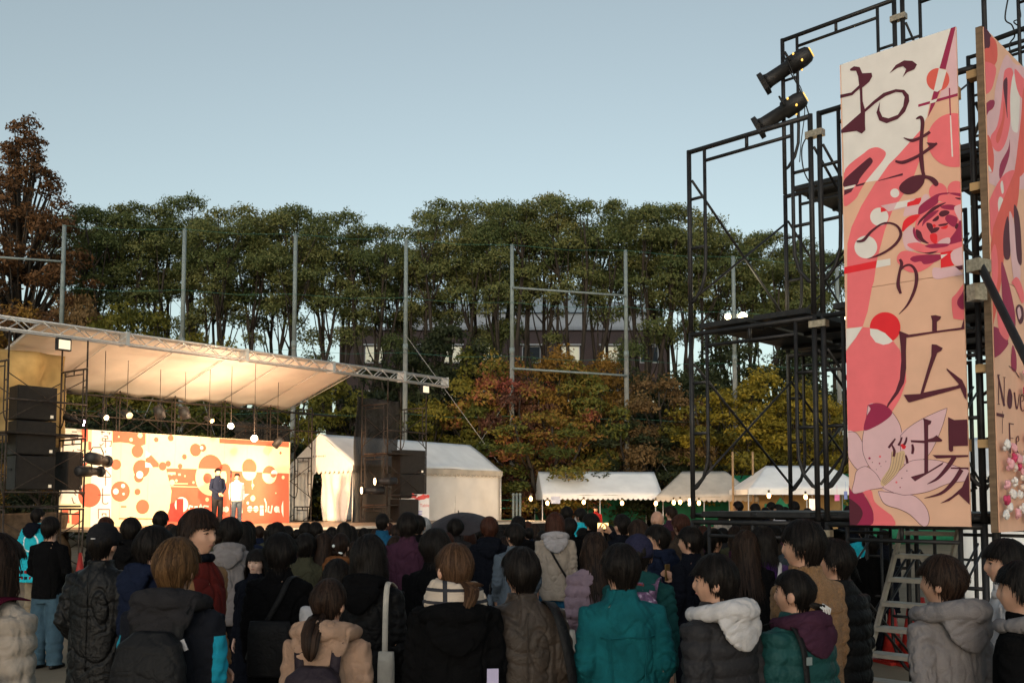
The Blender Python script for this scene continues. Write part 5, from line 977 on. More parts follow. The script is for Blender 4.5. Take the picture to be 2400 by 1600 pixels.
def body_tpl(pose, hy=0.0, fine=False, female=False, sit=False):
    key = ('body', pose, round(hy, 2), fine, female, sit)
    if key in TPL: return TPL[key]
    m = MB(); head_shape(m, hy, female)
    m.rings([ring(0, y, z, rx, ry) for z, rx, ry, y in ((.79, .140, .10, -.01), (.90, .15, .108, -.01), (1.0, .135, .10, 0), (1.08, .128, .094, 0), (1.2, .138, .10, 0), (1.3, .148, .104, -.005), (1.37, .142, .092, -.012), (1.405, .12, .08, -.015), (1.435, .075, .065, -.008), (1.47, .056, .06, 0), (1.53, .054, .062, .008), (1.57, .05, .055, .01))])
    for s_ in (-1, 1):
        a, e, w = arm_pts(pose, s_); m.tube([a - Vector((s_ * .05, 0, -.01)), a, a.lerp(e, .5), e, e.lerp(w, .4), w], [.046, .048, .040, .035, .033, .025], 12); hand(m, w, w - e, s_, .55 if pose != 'raise' else .35)
        if sit: m.tube([(s_ * .085, -.02, .86), (s_ * .10, .2, .86), (s_ * .105, .42, .85), (s_ * .105, .44, .66), (s_ * .105, .43, .47), (s_ * .105, .44, .43), (s_ * .105, .55, .42)], [.085, .078, .058, .055, .04, .04, .03], 12); continue
        m.tube([(s_ * .085, -.005, .86), (s_ * .09, 0, .70), (s_ * .095, .012, .48), (s_ * .1, -.012, .30), (s_ * .105, -.015, .09)], [.088, .08, .056, .056, .038], 12); m.rings([ring(s_ * .107, y, z, .04, ry, 12) for z, ry, y in ((.004, .12, .045), (.03, .125, .045), (.06, .09, .02), (.10, .045, -.015))])
    TPL[key] = evald(m, .0055 if fine else .009, 2, 'body'); return TPL[key]
GAR = {'jacket': (.72, 1.0, 0), 'leather': (.70, 1.03, 0), 'coat': (.40, 1.02, 0), 'hoodie': (.74, 1.0, 0), 'puffer': (.74, 1.09, 1), 'longpuffer': (.42, 1.09, 1), 'sweater': (.80, .90, 0), 'shirt': (.78, .88, 0), 'happi': (.60, 1.06, 0)}
def garment_tpl(kind, pose, collar=True, slim=1.0):
    key = ('gar', kind, pose, collar, slim)
    if key in TPL: return TPL[key]
    hem, f, puff = GAR[kind]; f *= slim; m = MB()
    prof = [(hem, .192, .150), (hem + .06, .194, .152), (.95, .186, .146), (1.05, .182, .142), (1.18, .186, .142), (1.28, .190, .138), (1.345, .184, .122), (1.385, .158, .108), (1.415, .128, .098), (1.435, .098, .088)]
    if hem < .6: prof = [(hem, .215, .17), (.60, .208, .162), (.80, .198, .155)] + prof[2:]
    if kind == 'happi': prof[0] = (hem, .275, .20); prof[1] = (.75, .25, .18)
    if kind in ('hoodie', 'puffer', 'jacket') and hem > .6: prof[0] = (hem, .176, .138)
    m.rings([ring(0, -.012, z, rx * f, ry * f, 26) for z, rx, ry in prof] + ([ring(0, -.004, z, rx, ry, 26) for z, rx, ry in ((1.465, .082, .082), (1.495, .080, .082))] if collar else [ring(0, -.006, 1.45, .078, .076, 26)]))
    for s_ in (-1, 1):
        a, e, w = arm_pts(pose, s_); r = [.062, .074, .067, .059, .055, .050, .045]
        if kind == 'happi': r = [.07, .09, .11, .12, .13, .13, .12]
        if kind in ('sweater', 'shirt'): r = [.062, .072, .066, .058, .055, .050, .044]
        q = (w - e).normalized(); ww = w if kind != 'happi' else e.lerp(w, .7)
        m.tube([a - Vector((s_ * .07, 0, -.015)), a - Vector((0, 0, .005)), a.lerp(e, .5), e, e.lerp(ww, .35), e.lerp(ww, .75), ww], [x * (f if not puff else 1.12) for x in r], 14)
    me = evald(m, .0095, 3, 'garment'); sd = {'jacket': 1, 'leather': 2, 'coat': 3, 'hoodie': 4, 'puffer': 5, 'longpuffer': 6, 'sweater': 7, 'shirt': 8, 'happi': 9}[kind] * 3.1
    def fn(co):
        n1 = fnoise(co, 6, 6, 3.0, sd); n2 = fnoise(co, 11, 11, 8, sd + 5); d = .007 * fnoise(co, 8, 8, 3.2, sd + 1) - .013 * np.exp(-(n1 / .045) ** 2) - .009 * np.exp(-(n2 / .05) ** 2) + .004 * np.sin(co[:, 2] * 75 + 14 * n1) * (np.abs(co[:, 0]) > .18)
        if puff: d = d * .6 + .017 * np.abs(np.sin(np.pi * (co[:, 2] + .012 * fnoise(co, 4, 4, 1, sd)) / .088)) ** .55 - .008
        if kind in ('sweater', 'shirt'): d = d * .6 + .003
        return d
    displace(me, fn); TPL[key] = me; return me
def trouser_tpl(wide=False, sit=False):
    key = ('tr', wide, sit)
    if key in TPL: return TPL[key]
    m = MB(); k = 1.22 if wide else 1.0
    m.rings([ring(0, -.01, z, rx, ry) for z, rx, ry in ((.74, .150, .118), (.82, .155, .12), (.92, .145, .112), (.98, .135, .104))])
    if sit:
        for s_ in (-1, 1): m.tube([(s_ * .088, -.02, .86), (s_ * .10, .2, .865), (s_ * .105, .43, .86), (s_ * .106, .455, .66), (s_ * .107, .44, .46)], [.10, .10, .085, .078, .074], 14)
    else:
      for s_ in (-1, 1): m.tube([(s_ * .088, -.008, .86), (s_ * .092, 0, .66), (s_ * .097, .008, .47), (s_ * .102, -.01, .28), (s_ * .107, -.005, .045)], [.092, .090 * k, .080 * k, .075 * k, .071 * k], 14)
    me = evald(m, .0125, 4, 'trousers'); displace(me, lambda co: .009 * fnoise(co, 8, 8, 6, 2.2) + .006 * np.sin(co[:, 2] * 60) * (co[:, 2] < .3)); TPL[key] = me; return me
def shoe_tpl():
    if 'shoe' in TPL: return TPL['shoe']
    m = MB(); m.rings([ring(0, y, z, rx, ry, 16) for z, rx, ry, y in ((.002, .046, .135, .045), (.03, .05, .138, .045), (.055, .046, .10, .02), (.085, .045, .058, -.02), (.10, .043, .05, -.02))]); TPL['shoe'] = evald(m, .009, 3, 'shoe'); return TPL['shoe']
HS = {'short': (1.640, 1.590, 1.505, .60, .086, .106, 1.722, 520), 'mush': (1.628, 1.572, 1.500, .58, .092, .112, 1.732, 620), 'messy': (1.630, 1.575, 1.495, .64, .097, .115, 1.732, 680), 'bob': (1.622, 1.455, 1.445, 1.06, .100, .117, 1.732, 620), 'long': (1.622, 1.36, 1.26, 1.10, .098, .116, 1.730, 620), 'tied': (1.640, 1.580, 1.515, .66, .085, .105, 1.720, 520), 'crop': (1.645, 1.60, 1.515, .62, .081, .101, 1.712, 420), 'bald': (1.64, 1.6, 1.53, .9, .0765, .0965, 1.7035, 0)}
def hair_tpl(style, seed=0):
    key = ('hair', style, seed)
    if key in TPL: return TPL[key]
    zf, zs, zb, tap, a, b, zt, nl = HS[style]; rng = np.random.default_rng(seed + 77); zc = 1.605; lump = rng.uniform(0, 6, 6)
    def hem(az):
        c = math.cos(az)
        if c > .55: return zf
        if c > .05: q = (c - .05) / .5; q = q * q * (3 - 2 * q); return zs + (zf - zs) * q
        return zs + (zb - zs) * min(1, abs(c - .05) * 1.3)
    def surf(az, s_, off=0.0):
        h = hem(az); L1 = (zt - zc) * 1.45; L2 = max(.02, zc - h); d = s_ * ((L1 + L2) if h < zc - .02 else L1 * (math.acos(min(1, (max(h, zc) - zc) / (zt - zc))) / (math.pi / 2)) + max(0, zc - h))
        if d < L1: ph = d / L1 * math.pi / 2; z = zc + (zt - zc) * math.cos(ph); k = math.sin(ph)
        else:
            z = zc - (d - L1); q = min(1.15, (d - L1) / max(L2, .08)); tz_ = tap if tap > 1 else (.93 + (tap - .93) * max(0, min(1, .35 - math.cos(az) * .9))); k = 1 + (tz_ - 1) * q ** 1.5
        wob = 1 + .045 * math.sin(az * 2 + lump[0] + z * 18) + .04 * math.sin(az * 5 + lump[1] + z * 31) + .025 * math.sin(az * 11 + lump[2] - z * 45)
        x = math.sin(az) * (a * k * wob + off * (k > .2)); y = .004 + math.cos(az) * (b * k * wob + off * (k > .2))
        if z < 1.48: y -= (1.48 - z) * .35; x *= 1 + (1.48 - z) * .6
        return Vector((x, y, z + off * (1 - min(1, k))))
    V = []; T = []; Fc = []; na, ns = 40, 18
    for j in range(ns + 2):
        for i in range(na):
            az = 2 * math.pi * i / na
            if j <= ns: V.append(surf(az, (.02 + .98 * j / ns)))
            else:
                p = surf(az, 1.0); V.append(Vector((p.x * .86, p.y * .88, p.z + .012)))
            T.append(.3)
    Fc = [(j * na + i, j * na + (i + 1) % na, (j + 1) * na + (i + 1) % na, (j + 1) * na + i) for j in range(ns + 1) for i in range(na)] + [tuple(range(na - 1, -1, -1))]
    def lock(P, w):
        b0 = len(V); n = len(P); tn = rng.uniform(0, 1)
        for i, p in enumerate(P):
            t = (P[min(i + 1, n - 1)] - P[max(i - 1, 0)]).normalized(); o = Vector((p.x, p.y, (p.z - 1.58) * .5)).normalized(); sd = t.cross(o).normalized(); k = w * (.55 + .45 * math.sin(math.pi * min(1, (i + .6) / n))) * (1 - .75 * (i / (n - 1)) ** 3)
            V.extend([p - sd * k, p + o * k * .35, p + sd * k]); T.extend([tn * .8, tn, tn * .8])
        for i in range(n - 1): q = b0 + i * 3; Fc.extend([(q, q + 1, q + 4, q + 3), (q + 1, q + 2, q + 5, q + 4)])
    rough = {'messy': .022, 'mush': .015, 'bob': .012, 'long': .011}.get(style, .007)
    for i in range(nl):
        az = rng.uniform(0, 2 * math.pi); s0 = rng.uniform(0.02, .55); s1 = min(1.10, s0 + rng.uniform(.45, .9)) if rng.uniform() < .4 else rng.uniform(.86, 1.24); dr = rng.normal(0, .22); off = rng.uniform(.001, .007)
        if math.cos(az) > .35: s1 = min(s1, 1.05)
        if s1 - s0 < .2: continue
        fl_ = rng.uniform(0, rough)
        lock([surf(az + dr * k / 6, s0 + (s1 - s0) * k / 6, off + fl_ * (k / 6) ** 2) for k in range(7)], rng.uniform(.0035, .0075))
    for i in range(70 if nl else 0):
        az = rng.uniform(0, 2 * math.pi); s0 = rng.uniform(.0, .6); s1 = s0 + rng.uniform(.15, .4); lock([surf(az + rng.normal(0, .05) * k, min(1.1, s0 + (s1 - s0) * k / 4), .004 + .018 * (k / 4) ** 2 * rng.uniform(.3, 1)) for k in range(5)], .002)
    def tail(P, r, n=46):
        P = [Vector(p) for p in P]
        for i in range(n):
            an, q = rng.uniform(0, 6.28), rng.uniform(.3, 1); L = rng.uniform(.8, 1.05); out = []
            for k in range(7):
                t = k / 6 * L * (len(P) - 1); j = min(int(t), len(P) - 2); f = t - j; p = P[j].lerp(P[j + 1], f); rr = r * q * math.sin(math.pi * min(.93, .18 + .75 * k / 6)); out.append(p + Vector((math.cos(an) * rr, math.sin(an) * rr * .8, math.sin(an * 2) * rr * .2)))
            lock(out, .009)
    if style == 'tied' and seed % 10 == 1: tail([(.0, -.105, 1.545), (.01, -.165, 1.53), (.015, -.225, 1.46), (.02, -.245, 1.36), (.02, -.24, 1.33)], .050, 120)
    if style == 'tied' and seed % 10 == 2: tail([(.01, -.10, 1.535), (.03, -.16, 1.51), (.01, -.19, 1.46), (-.03, -.20, 1.39)], .036, 80); tail([(.01, -.11, 1.53), (.06, -.13, 1.525), (.10, -.12, 1.52)], .022, 40)
    if style == 'tied' and seed % 10 == 3: tail([(-.03, -.10, 1.545), (.0, -.135, 1.53), (.03, -.13, 1.52), (.02, -.125, 1.48)], .036, 70)
    me = bpy.data.meshes.new('hair'); me.from_pydata(V, [], Fc); me.update(); at = me.attributes.new('tone', 'FLOAT', 'POINT'); at.data.foreach_set('value', np.array(T, dtype=np.float32))
    me.polygons.foreach_set('use_smooth', [True] * len(me.polygons)); TPL[key] = me; return me
def hair_mat(name, c0, c1):
    if name in MATS: return MATS[name]
    m = bpy.data.materials.new(name); MATS[name] = m; n, l, b_ = nodes(m); at = n.new('ShaderNodeAttribute'); at.attribute_name = 'tone'; rp = n.new('ShaderNodeValToRGB'); rp.color_ramp.elements[0].color = (*c0, 1); rp.color_ramp.elements[1].color = (*c1, 1); l.new(at.outputs['Fac'], rp.inputs[0]); l.new(rp.outputs[0], b_.inputs['Base Color'])
    b_.inputs['Roughness'].default_value = .55; b_.inputs['Specular IOR Level'].default_value = .10; b_.inputs['Anisotropic'].default_value = .5
    tc = n.new('ShaderNodeTexCoord'); mp = n.new('ShaderNodeMapping'); mp.inputs['Scale'].default_value = (1, 1, .12); nz = n.new('ShaderNodeTexNoise'); nz.inputs['Scale'].default_value = 260; l.new(tc.outputs['Object'], mp.inputs[0]); l.new(mp.outputs[0], nz.inputs[0]); bp = n.new('ShaderNodeBump'); bp.inputs['Strength'].default_value = .45; bp.inputs['Distance'].default_value = .004; l.new(nz.outputs[0], bp.inputs['Height']); l.new(bp.outputs[0], b_.inputs['Normal'])
    return m
HAIR = {'k': hair_mat('black_hair', (.0025, .002, .002), (.014, .011, .0095)), 'd': hair_mat('dark_brown_hair', (.005, .003, .0025), (.032, .018, .012)), 'b': hair_mat('brown_hair', (.028, .014, .008), (.085, .045, .024)), 'g': hair_mat('grey_hair', (.16, .16, .165), (.32, .32, .33)), 't': hair_mat('bleached_brown_hair', (.034, .018, .009), (.125, .066, .028)), 'r': hair_mat('reddish_brown_hair', (.022, .009, .006), (.06, .022, .014))}
def skin_mat(name, c):
    m = mat(name, c, .55, var=.08, scale=18, bump=.08, bscale=120, spec=.35); b_ = m.node_tree.nodes['Principled BSDF']; b_.inputs['Subsurface Weight'].default_value = .12; b_.inputs['Subsurface Radius'].default_value = (.012, .005, .003); return m
SKIN = skin_mat('skin', (.46, .26, .18)); SKIN2 = skin_mat('skin_pale', (.56, .36, .28)); eyem = mat('eye_dark', (.012, .008, .007), .25); lipm = mat('lips', (.34, .15, .12), .5); whitem = mat('eye_white', (.34, .30, .28), .4); browm = mat('brow', (.02, .014, .012), .8)
def cloth_m(name, c, kind='cotton'):
    p = {'cotton': dict(wr=6.5, rough=.9, var=.12, scale=14, bump=.35, bscale=160, spec=.03), 'leather': dict(wr=7.5, rough=.5, var=.25, scale=9, bump=.3, bscale=38, spec=.2), 'nylon': dict(wr=8, rough=.6, var=.12, scale=9, bump=.3, bscale=40, spec=.12), 'fleece': dict(rough=1.0, var=.16, scale=40, bump=.9, bscale=130, spec=.03, sheen=.1), 'denim': dict(wr=7, rough=.9, var=.22, scale=10, bump=.4, bscale=200, spec=.1)}[kind]
    return mat('cloth_' + name + '_' + kind, c, **p)
CL = dict(black=(.0045, .0045, .005), ink=(.006, .007, .011), navy=(.010, .014, .030), char=(.022, .021, .023), grey=(.175, .160, .162), lgrey=(.30, .285, .30), white=(.46, .44, .445), cream=(.30, .255, .215), beige=(.30, .195, .140), tan=(.235, .130, .062), teal=(.006, .082, .098), tealgreen=(.011, .052, .052), cyan=(.015, .30, .38), lilac=(.19, .135, .165), purple=(.040, .009, .085), plum=(.045, .018, .033), maroon=(.10, .012, .02), red=(.30, .02, .02), brown=(.040, .030, .024), rust=(.14, .055, .022), jean=(.045, .085, .12), blue=(.012, .07, .14), green=(.010, .055, .035), greyblue=(.075, .095, .12), khaki=(.22, .18, .13), olive=(.05, .048, .03))
def faces(t, hy, sc=1.0, glasses=False, female=False, mask=False):
    cy, sy = math.cos(hy), math.sin(hy)
    def w(x, y, z): return Vector((x * cy - y * sy, x * sy + y * cy, z))
    for s_ in (-1, 1):
        m = MB(); m.ellipsoid(w(s_ * .030, .0855, 1.593), .0125 if abs(cy) > .6 else .006, .006 if abs(cy) > .6 else .0125, .0048, 10, 6); e = m.build('eye', whitem, t, True)
        m = MB(); m.ellipsoid(w(s_ * .029, .0895, 1.593), .0072, .0045, .0056, 8, 6); m.build('iris', eyem, e, True)
        m = MB(); m.tube([w(s_ * .014, .0985, 1.612), w(s_ * .030, .0965, 1.617), w(s_ * .050, .082, 1.611)], [.003, .0042, .002], 6); m.build('eyebrow', browm, t, True)
        m = MB(); m.tube([w(s_ * .016, .0945, 1.596), w(s_ * .030, .0965, 1.6005), w(s_ * .046, .083, 1.595)], [.0022, .0038, .0024], 5); m.build('eyelid', browm, t, True)
    if mask: m = MB(); m.rings([[w(.058 * k * math.sin(a), .052 + .064 * k2 * math.cos(a), z) for a in [R(-85 + 17 * i) for i in range(11)]] for z, k, k2 in ((1.575, 1.02, 1.0), (1.55, 1.04, 1.08), (1.52, 1.0, 1.0), (1.492, .8, .85))], cap=False); m.build('face_mask', cloth_m('white', CL['white']), t, True)
    else: m = MB(); m.tube([w(-.020, .0955, 1.5315), w(-.008, .1015, 1.5345), w(.008, .1015, 1.5345), w(.020, .0955, 1.5315)], [.002, .0048, .0048, .002], 8, flat=.8); m.build('mouth', lipm, t, True)
def hood_part(t, mtl, big=1.0, name='hood'):
    key = ('hood', big)
    if key not in TPL:
        m = MB(); P = []; Rr = []
        for k in range(13):
            a = R(-150 + 300 * k / 12) ; c, s_ = math.cos(a), math.sin(a)
            P.append(Vector((s_ * .118 * big, -.022 - c * .105 * big, 1.425 + .018 * c + .015 * big))); Rr.append((.030 + .022 * max(0, c)) * big)
        m.tube(P, Rr, 12); m.rings([ring(0, y, z, rx * (big ** .5), ry, 20, 2.2) for z, rx, ry, y in ((1.265, .03, .018, -.172), (1.30, .085, .026, -.172), (1.34, .118, .032, -.166), (1.385, .135, .040, -.155), (1.42, .138, .042, -.140), (1.445, .12, .035, -.125))])
        me = evald(m, .009, 4, 'hood'); displace(me, lambda co: .006 * fnoise(co, 12, 12, 10, 4.4) - .008 * np.exp(-(fnoise(co, 10, 10, 14, 1.4) / .07) ** 2)); TPL[key] = me
    return share(name, TPL[key], mtl, t)
def strap(t, mtl, pts, w=.022, name='strap'):
    m = MB(); P = [Vector(p) for p in pts]; out = []
    for i in range(len(P) - 1):
        a, b_, c, d = P[max(i - 1, 0)], P[i], P[i + 1], P[min(i + 2, len(P) - 1)]
        for k in range(5): u_ = k / 5; out.append(.5 * ((2 * b_) + (c - a) * u_ + (2 * a - 5 * b_ + 4 * c - d) * u_ * u_ + (3 * b_ - a - 3 * c + d) * u_ ** 3))
    out.append(P[-1]); V = []
    for i, p in enumerate(out):
        tt = (out[min(i + 1, len(out) - 1)] - out[max(i - 1, 0)]).normalized(); o = Vector((p.x * .4, p.y, .35 if p.z > 1.40 else 0)).normalized(); sd = tt.cross(o).normalized() * w; V += [p - sd, p + sd, p + sd + o * .005, p - sd + o * .005]
    n = len(out); m.add(V, [(i * 4 + k, i * 4 + (k + 1) % 4, i * 4 + 4 + (k + 1) % 4, i * 4 + 4 + k) for i in range(n - 1) for k in range(4)]); return m.build(name, mtl, t, True)
CROSS = [(.11, .06, 1.43), (.10, -.09, 1.425), (.06, -.165, 1.30), (-.04, -.172, 1.12), (-.14, -.150, .96), (-.19, -.09, .88)]
def person(px, py, d, label, hair='short', hc='k', gar='jacket', col='black', kind='cotton', yaw=0, hy=0, pose='hang', hood=None, face=False, female=False, trs='ink', wide=False, seed=0, skin=None, hoodbig=1.0, collar=True, slim=1.0, group=None, mask=False, z0=0.0, at=None, H=None, hatm=None, gcol=None, name='person', conv=True, sit=False):
    """px, py: crown of the head in the 2352 px view; d: distance; yaw: degrees turned left from facing the trees"""
    k = 2400 / 2352 if conv else 1
    p = pt(px * k, py * k, d) if at is None else Vector(at)
    Ht = (p.z - z0) if H is None else H; s_ = Ht / (HS[hair][6] + .004)
    if sit: s_ = Ht / (HS[hair][6] - .40)
    t = thing('person', label, 'person', (p.x, p.y, z0), R(yaw), group, s_)
    far = d > 13; hr = R(hy)
    share('body', body_tpl(pose, hr if not far or face else 0.0, face, female, sit), skin or SKIN, t)
    if hair != 'bald': share('hair', hair_tpl(hair, seed), HAIR[hc], t, rz=hr)
    share('garment' if gar not in ('coat', 'jacket', 'hoodie', 'sweater', 'shirt') else gar, garment_tpl(gar, pose, collar, slim), gcol or cloth_m(col, CL[col], kind), t)
    share('trousers', trouser_tpl(wide, sit), cloth_m(trs, CL[trs], 'denim' if trs in ('jean', 'blue') else 'cotton'), t)
    for sx in (-1, 1): share('shoe', shoe_tpl(), cloth_m('black', CL['black'], 'leather'), t, (sx * .107, .43 if sit else 0, .40 if sit else 0))
    if hood: hood_part(t, cloth_m(hood, CL[hood], 'cotton'), hoodbig)
    if face: faces(t, hr, female=female, mask=mask)
    if sit:
        for c in t.children: c.location.z -= .40
    return t
def cap_on(t, mtl, hy=0.0, back=True):
    m = MB(); m.rings([ring(0, .004 + y, z, rx, ry, 26, 2.0) for z, rx, ry, y in ((1.585, .092, .112, 0), (1.62, .097, .117, 0), (1.665, .094, .113, 0), (1.70, .078, .095, -.002), (1.725, .05, .062, -.004), (1.738, .018, .022, -.004))]); me = m.mesh('cap'); [setattr(p, 'use_smooth', True) for p in me.polygons]
    o = link('cap', me, mtl, t, True); o.rotation_euler = (0, 0, R(hy)); m = MB(); m.rings([[Vector((math.sin(a) * .088, .085 + math.cos(a) * q * .10, 1.60 - .02 * math.cos(a) * q + dz)) for a in [R(-90 + 15 * i) for i in range(13)]] for q, dz in ((.1, 0), (1, 0), (1, .006), (.1, .006))], cap=False); m.build('brim', mtl, o); return o
X = person
bagblk = cloth_m('bagblack', (.010, .010, .011), 'nylon'); canv = cloth_m('canvas', (.46, .42, .36)); wht = cloth_m('white', CL['white'])
# ---------------- nearest row
p_cream = X(-14, 1222, 4.15, 'person in a cream quilted jacket at the very edge with a maroon bag', 'long', 'd', 'puffer', 'cream', 'nylon', yaw=-25, female=True, seed=1, trs='khaki')
p_cap = X(237, 1203, 6.35, 'person in a black cap and oversized black leather jacket seen from behind', 'short', 'k', 'leather', 'black', 'leather', yaw=-8, pose='pocket', trs='ink')
cap_on(p_cap, cloth_m('capblack', (.016, .016, .018)), 0)
m = MB(); m.box((0, -.112, 1.635), (.03, .006, .007)); m.build('cap_label', wht, p_cap)
X(352, 1205, 6.1, 'person in a dark navy hooded jacket turned towards the stage behind the blond one', 'messy', 'k', 'hoodie', 'navy', yaw=-30, hy=-38, hood='navy', seed=2)
p_blond = X(405, 1232, 4.35, 'person with bleached brown hair, charcoal hood and a teal-sided black jacket', 'mush', 't', 'jacket', 'ink', 'nylon', yaw=-4, hy=-8, hood='char', hoodbig=1.22, seed=3)
X(455, 1166, 5.6, 'person in a dark red sweater and tan jacket looking sideways, tallest in his row', 'mush', 'd', 'jacket', 'tan', 'cotton', yaw=-112, hy=-2, face=True, seed=4, gcol=None, trs='jean', collar=False)
X(530, 1186, 9.0, 'person in a grey hooded top with a black shoulder patch beside the red sweater', 'messy', 'k', 'hoodie', 'grey', yaw=10, hy=20, hood='grey', seed=5)
X(556, 1197, 9.8, 'person with long dark hair directly below the performers', 'long', 'k', 'coat', 'black', female=True, seed=6, yaw=6)
X(590, 1259, 8.2, 'young woman with a fringe looking back at the camera between two dark heads', 'long', 'k', 'coat', 'ink', female=True, yaw=165, hy=8, face=True, skin=SKIN2, seed=7, trs='black')
p_blackcoat = X(644, 1222, 6.4, 'person in a long black coat with a square black bag on the back', 'messy', 'k', 'coat', 'black', yaw=-6, hy=10, seed=8, collar=True)
p_white = X(775, 1282, 5.9, 'person with long straight black hair in a white jacket, half hidden by the ponytail', 'long', 'k', 'jacket', 'white', 'cotton', female=True, seed=9, yaw=8, slim=1.18)
p_pony = X(755, 1328, 4.55, 'person with a low dark ponytail in a beige hooded jacket', 'tied', 'd', 'jacket', 'beige', 'cotton', female=True, seed=1, yaw=-6, hy=-10, hood='beige', hoodbig=1.3)
p_tote = X(847, 1225, 5.75, 'person with bobbed dark hair and a pale tote strap over a black jacket', 'bob', 'k', 'jacket', 'black', 'nylon', yaw=-14, seed=10, hood='black')
p_plaid = X(1046, 1246, 4.7, 'woman with brown tied hair, checked scarf and black hooded coat', 'tied', 'b', 'coat', 'black', female=True, seed=2, yaw=6, hy=18, hood='black', hoodbig=1.25)
X(999, 1212, 6.8, 'person with bushy black hair in a black jacket behind the checked scarf', 'messy', 'k', 'jacket', 'black', seed=11, yaw=-10)
p_brownl = X(1199, 1254, 4.9, 'man in a dark brown leather jacket with a black bag strap, dead centre', 'mush', 'k', 'leather', 'brown', 'leather', yaw=10, hy=18, seed=12, pose='pocket')
p_lilac = X(1367, 1221, 7.3, 'person with long dark hair in a lilac puffer holding a tote and yellow leaflets', 'long', 'd', 'puffer', 'lilac', 'nylon', female=True, seed=13, yaw=18, pose='pocket')
p_teal = X(1427, 1246, 4.95, 'man in a teal denim jacket seen squarely from behind', 'mush', 'k', 'jacket', 'teal', 'denim', yaw=8, hy=22, seed=14, pose='pocket')
p_navycap = X(1466, 1229, 6.1, 'person in a navy cap and dark teal hooded top wearing the purple speckled backpack', 'short', 'k', 'hoodie', 'tealgreen', yaw=-10, seed=15, hood='tealgreen')
cap_on(p_navycap, cloth_m('capnavy', (.022, .022, .045)), 0)
X(1645, 1270, 4.6, 'young man in profile with a white hood over a black puffer jacket', 'mush', 'k', 'puffer', 'char', 'nylon', yaw=38, hy=34, face=True, hood='white', hoodbig=1.28, seed=16, pose='pocket')
p_fleece = X(1847, 1191, 5.2, 'tall man in a tan fleece jacket beside the scaffold', 'mush', 'k', 'jacket', 'tan', 'fleece', yaw=30, hy=28, seed=17, face=True)
X(1919, 1236, 5.6, 'person in a long black quilted coat between the fleece jacket and the stair', 'mush', 'k', 'longpuffer', 'black', 'nylon', yaw=35, hy=25, seed=18)
p_tealp = X(1826, 1307, 4.75, 'woman in a teal quilted jacket with mauve hood and claw-clipped hair', 'tied', 'k', 'puffer', 'tealgreen', 'nylon', female=True, yaw=32, hy=22, seed=3, hood='plum', hoodbig=1.15, face=True)
p_grey = X(2166, 1272, 4.6, 'man in a light grey hooded sweatshirt in front of the stair', 'mush', 'd', 'hoodie', 'grey', yaw=22, hy=22, hood='grey', hoodbig=1.35, seed=19, pose='pocket')
X(2312, 1235, 5.2, 'man in a white hooded sweatshirt in profile under the flowered signboard', 'mush', 'k', 'hoodie', 'white', yaw=62, hy=14, hood='white', seed=20, face=True)
X(2350, 1285, 4.25, 'man in a black jacket with a grey hood cut off by the photo\'s edge', 'mush', 'k', 'jacket', 'black', yaw=40, hy=20, hood='grey', hoodbig=1.2, seed=21)
# ---------------- second rows
p_happi = X(87, 1166, 15.3, 'person in a bright cyan festival coat with a white round crest by the speaker tower', 'short', 'k', 'happi', 'cyan', yaw=-14, trs='khaki', seed=22)
hood_part(p_happi, cloth_m('ink', CL['ink']), 1.0, 'collar_hood')
X(116, 1185, 11.0, 'person in black sweater and blue jeans standing on open ground', 'mush', 'k', 'sweater', 'black', yaw=-8, trs='jean', wide=True, seed=23, pose='fold', collar=False)
X(243, 1186, 12.5, 'brown-haired head showing over the black cap', 'mush', 'r', 'jacket', 'black', seed=24)
X(301, 1187, 10.2, 'person with round black hair and dark hood in front of the pale lettered strip', 'mush', 'k', 'hoodie', 'black', hood='black', seed=25)
X(369, 1172, 12.6, 'short-haired person standing before the red circle of the backdrop', 'short', 'k', 'jacket', 'brown', seed=26)
X(636, 1198, 10.8, 'dark head rising just above the long black coat', 'mush', 'k', 'jacket', 'black', seed=27)
X(702, 1223, 9.0, 'shaggy black head beside the long black coat', 'messy', 'k', 'jacket', 'olive', seed=28)
X(746, 1222, 9.1, 'person with long dark hair in front of the marquee curtain', 'long', 'd', 'coat', 'ink', female=True, seed=29)
p_bun = X(782, 1224, 9.0, 'woman with hair pinned by a pale clip in a rust-brown jacket', 'tied', 'd', 'jacket', 'rust', female=True, seed=3, hood='rust', yaw=-10)
X(878, 1178, 13.0, 'person in a blue striped checked shirt by the mesh-hung tower', 'short', 'k', 'shirt', 'blue', seed=30, gcol=None)
X(937, 1175, 9.9, 'tall person in a dark maroon-brown jacket before the marquee', 'messy', 'k', 'jacket', 'plum', seed=31)
X(960, 1182, 11.5, 'black head tucked behind the maroon-brown jacket', 'short', 'k', 'jacket', 'black', seed=32)
X(973, 1187, 12.2, 'grey-haired person with a face mask and dark green jacket', 'crop', 'g', 'jacket', 'green', seed=33, hy=35, yaw=10, mask=True, face=True)
X(1046, 1189, 12.6, 'dark curly head in front of the grey umbrella', 'messy', 'k', 'jacket', 'char', seed=34)
X(909, 1229, 10.8, 'person with a brown bob in a beige coat', 'bob', 'd', 'coat', 'beige', female=True, seed=35, hood='beige')
X(1124, 1185, 11.0, 'person with reddish-brown hair and a long black coat below the marquee\'s end', 'mush', 'r', 'coat', 'ink', seed=36, hood='ink')
X(1183, 1200, 9.8, 'person in a washed grey-blue jacket with an umbrella hanging from the arm', 'mush', 'k', 'jacket', 'greyblue', 'denim', seed=37, yaw=18, hy=20, pose='pocket')
X(1190, 1184, 12.4, 'black head behind the washed grey-blue jacket', 'mush', 'k', 'jacket', 'black', seed=38)
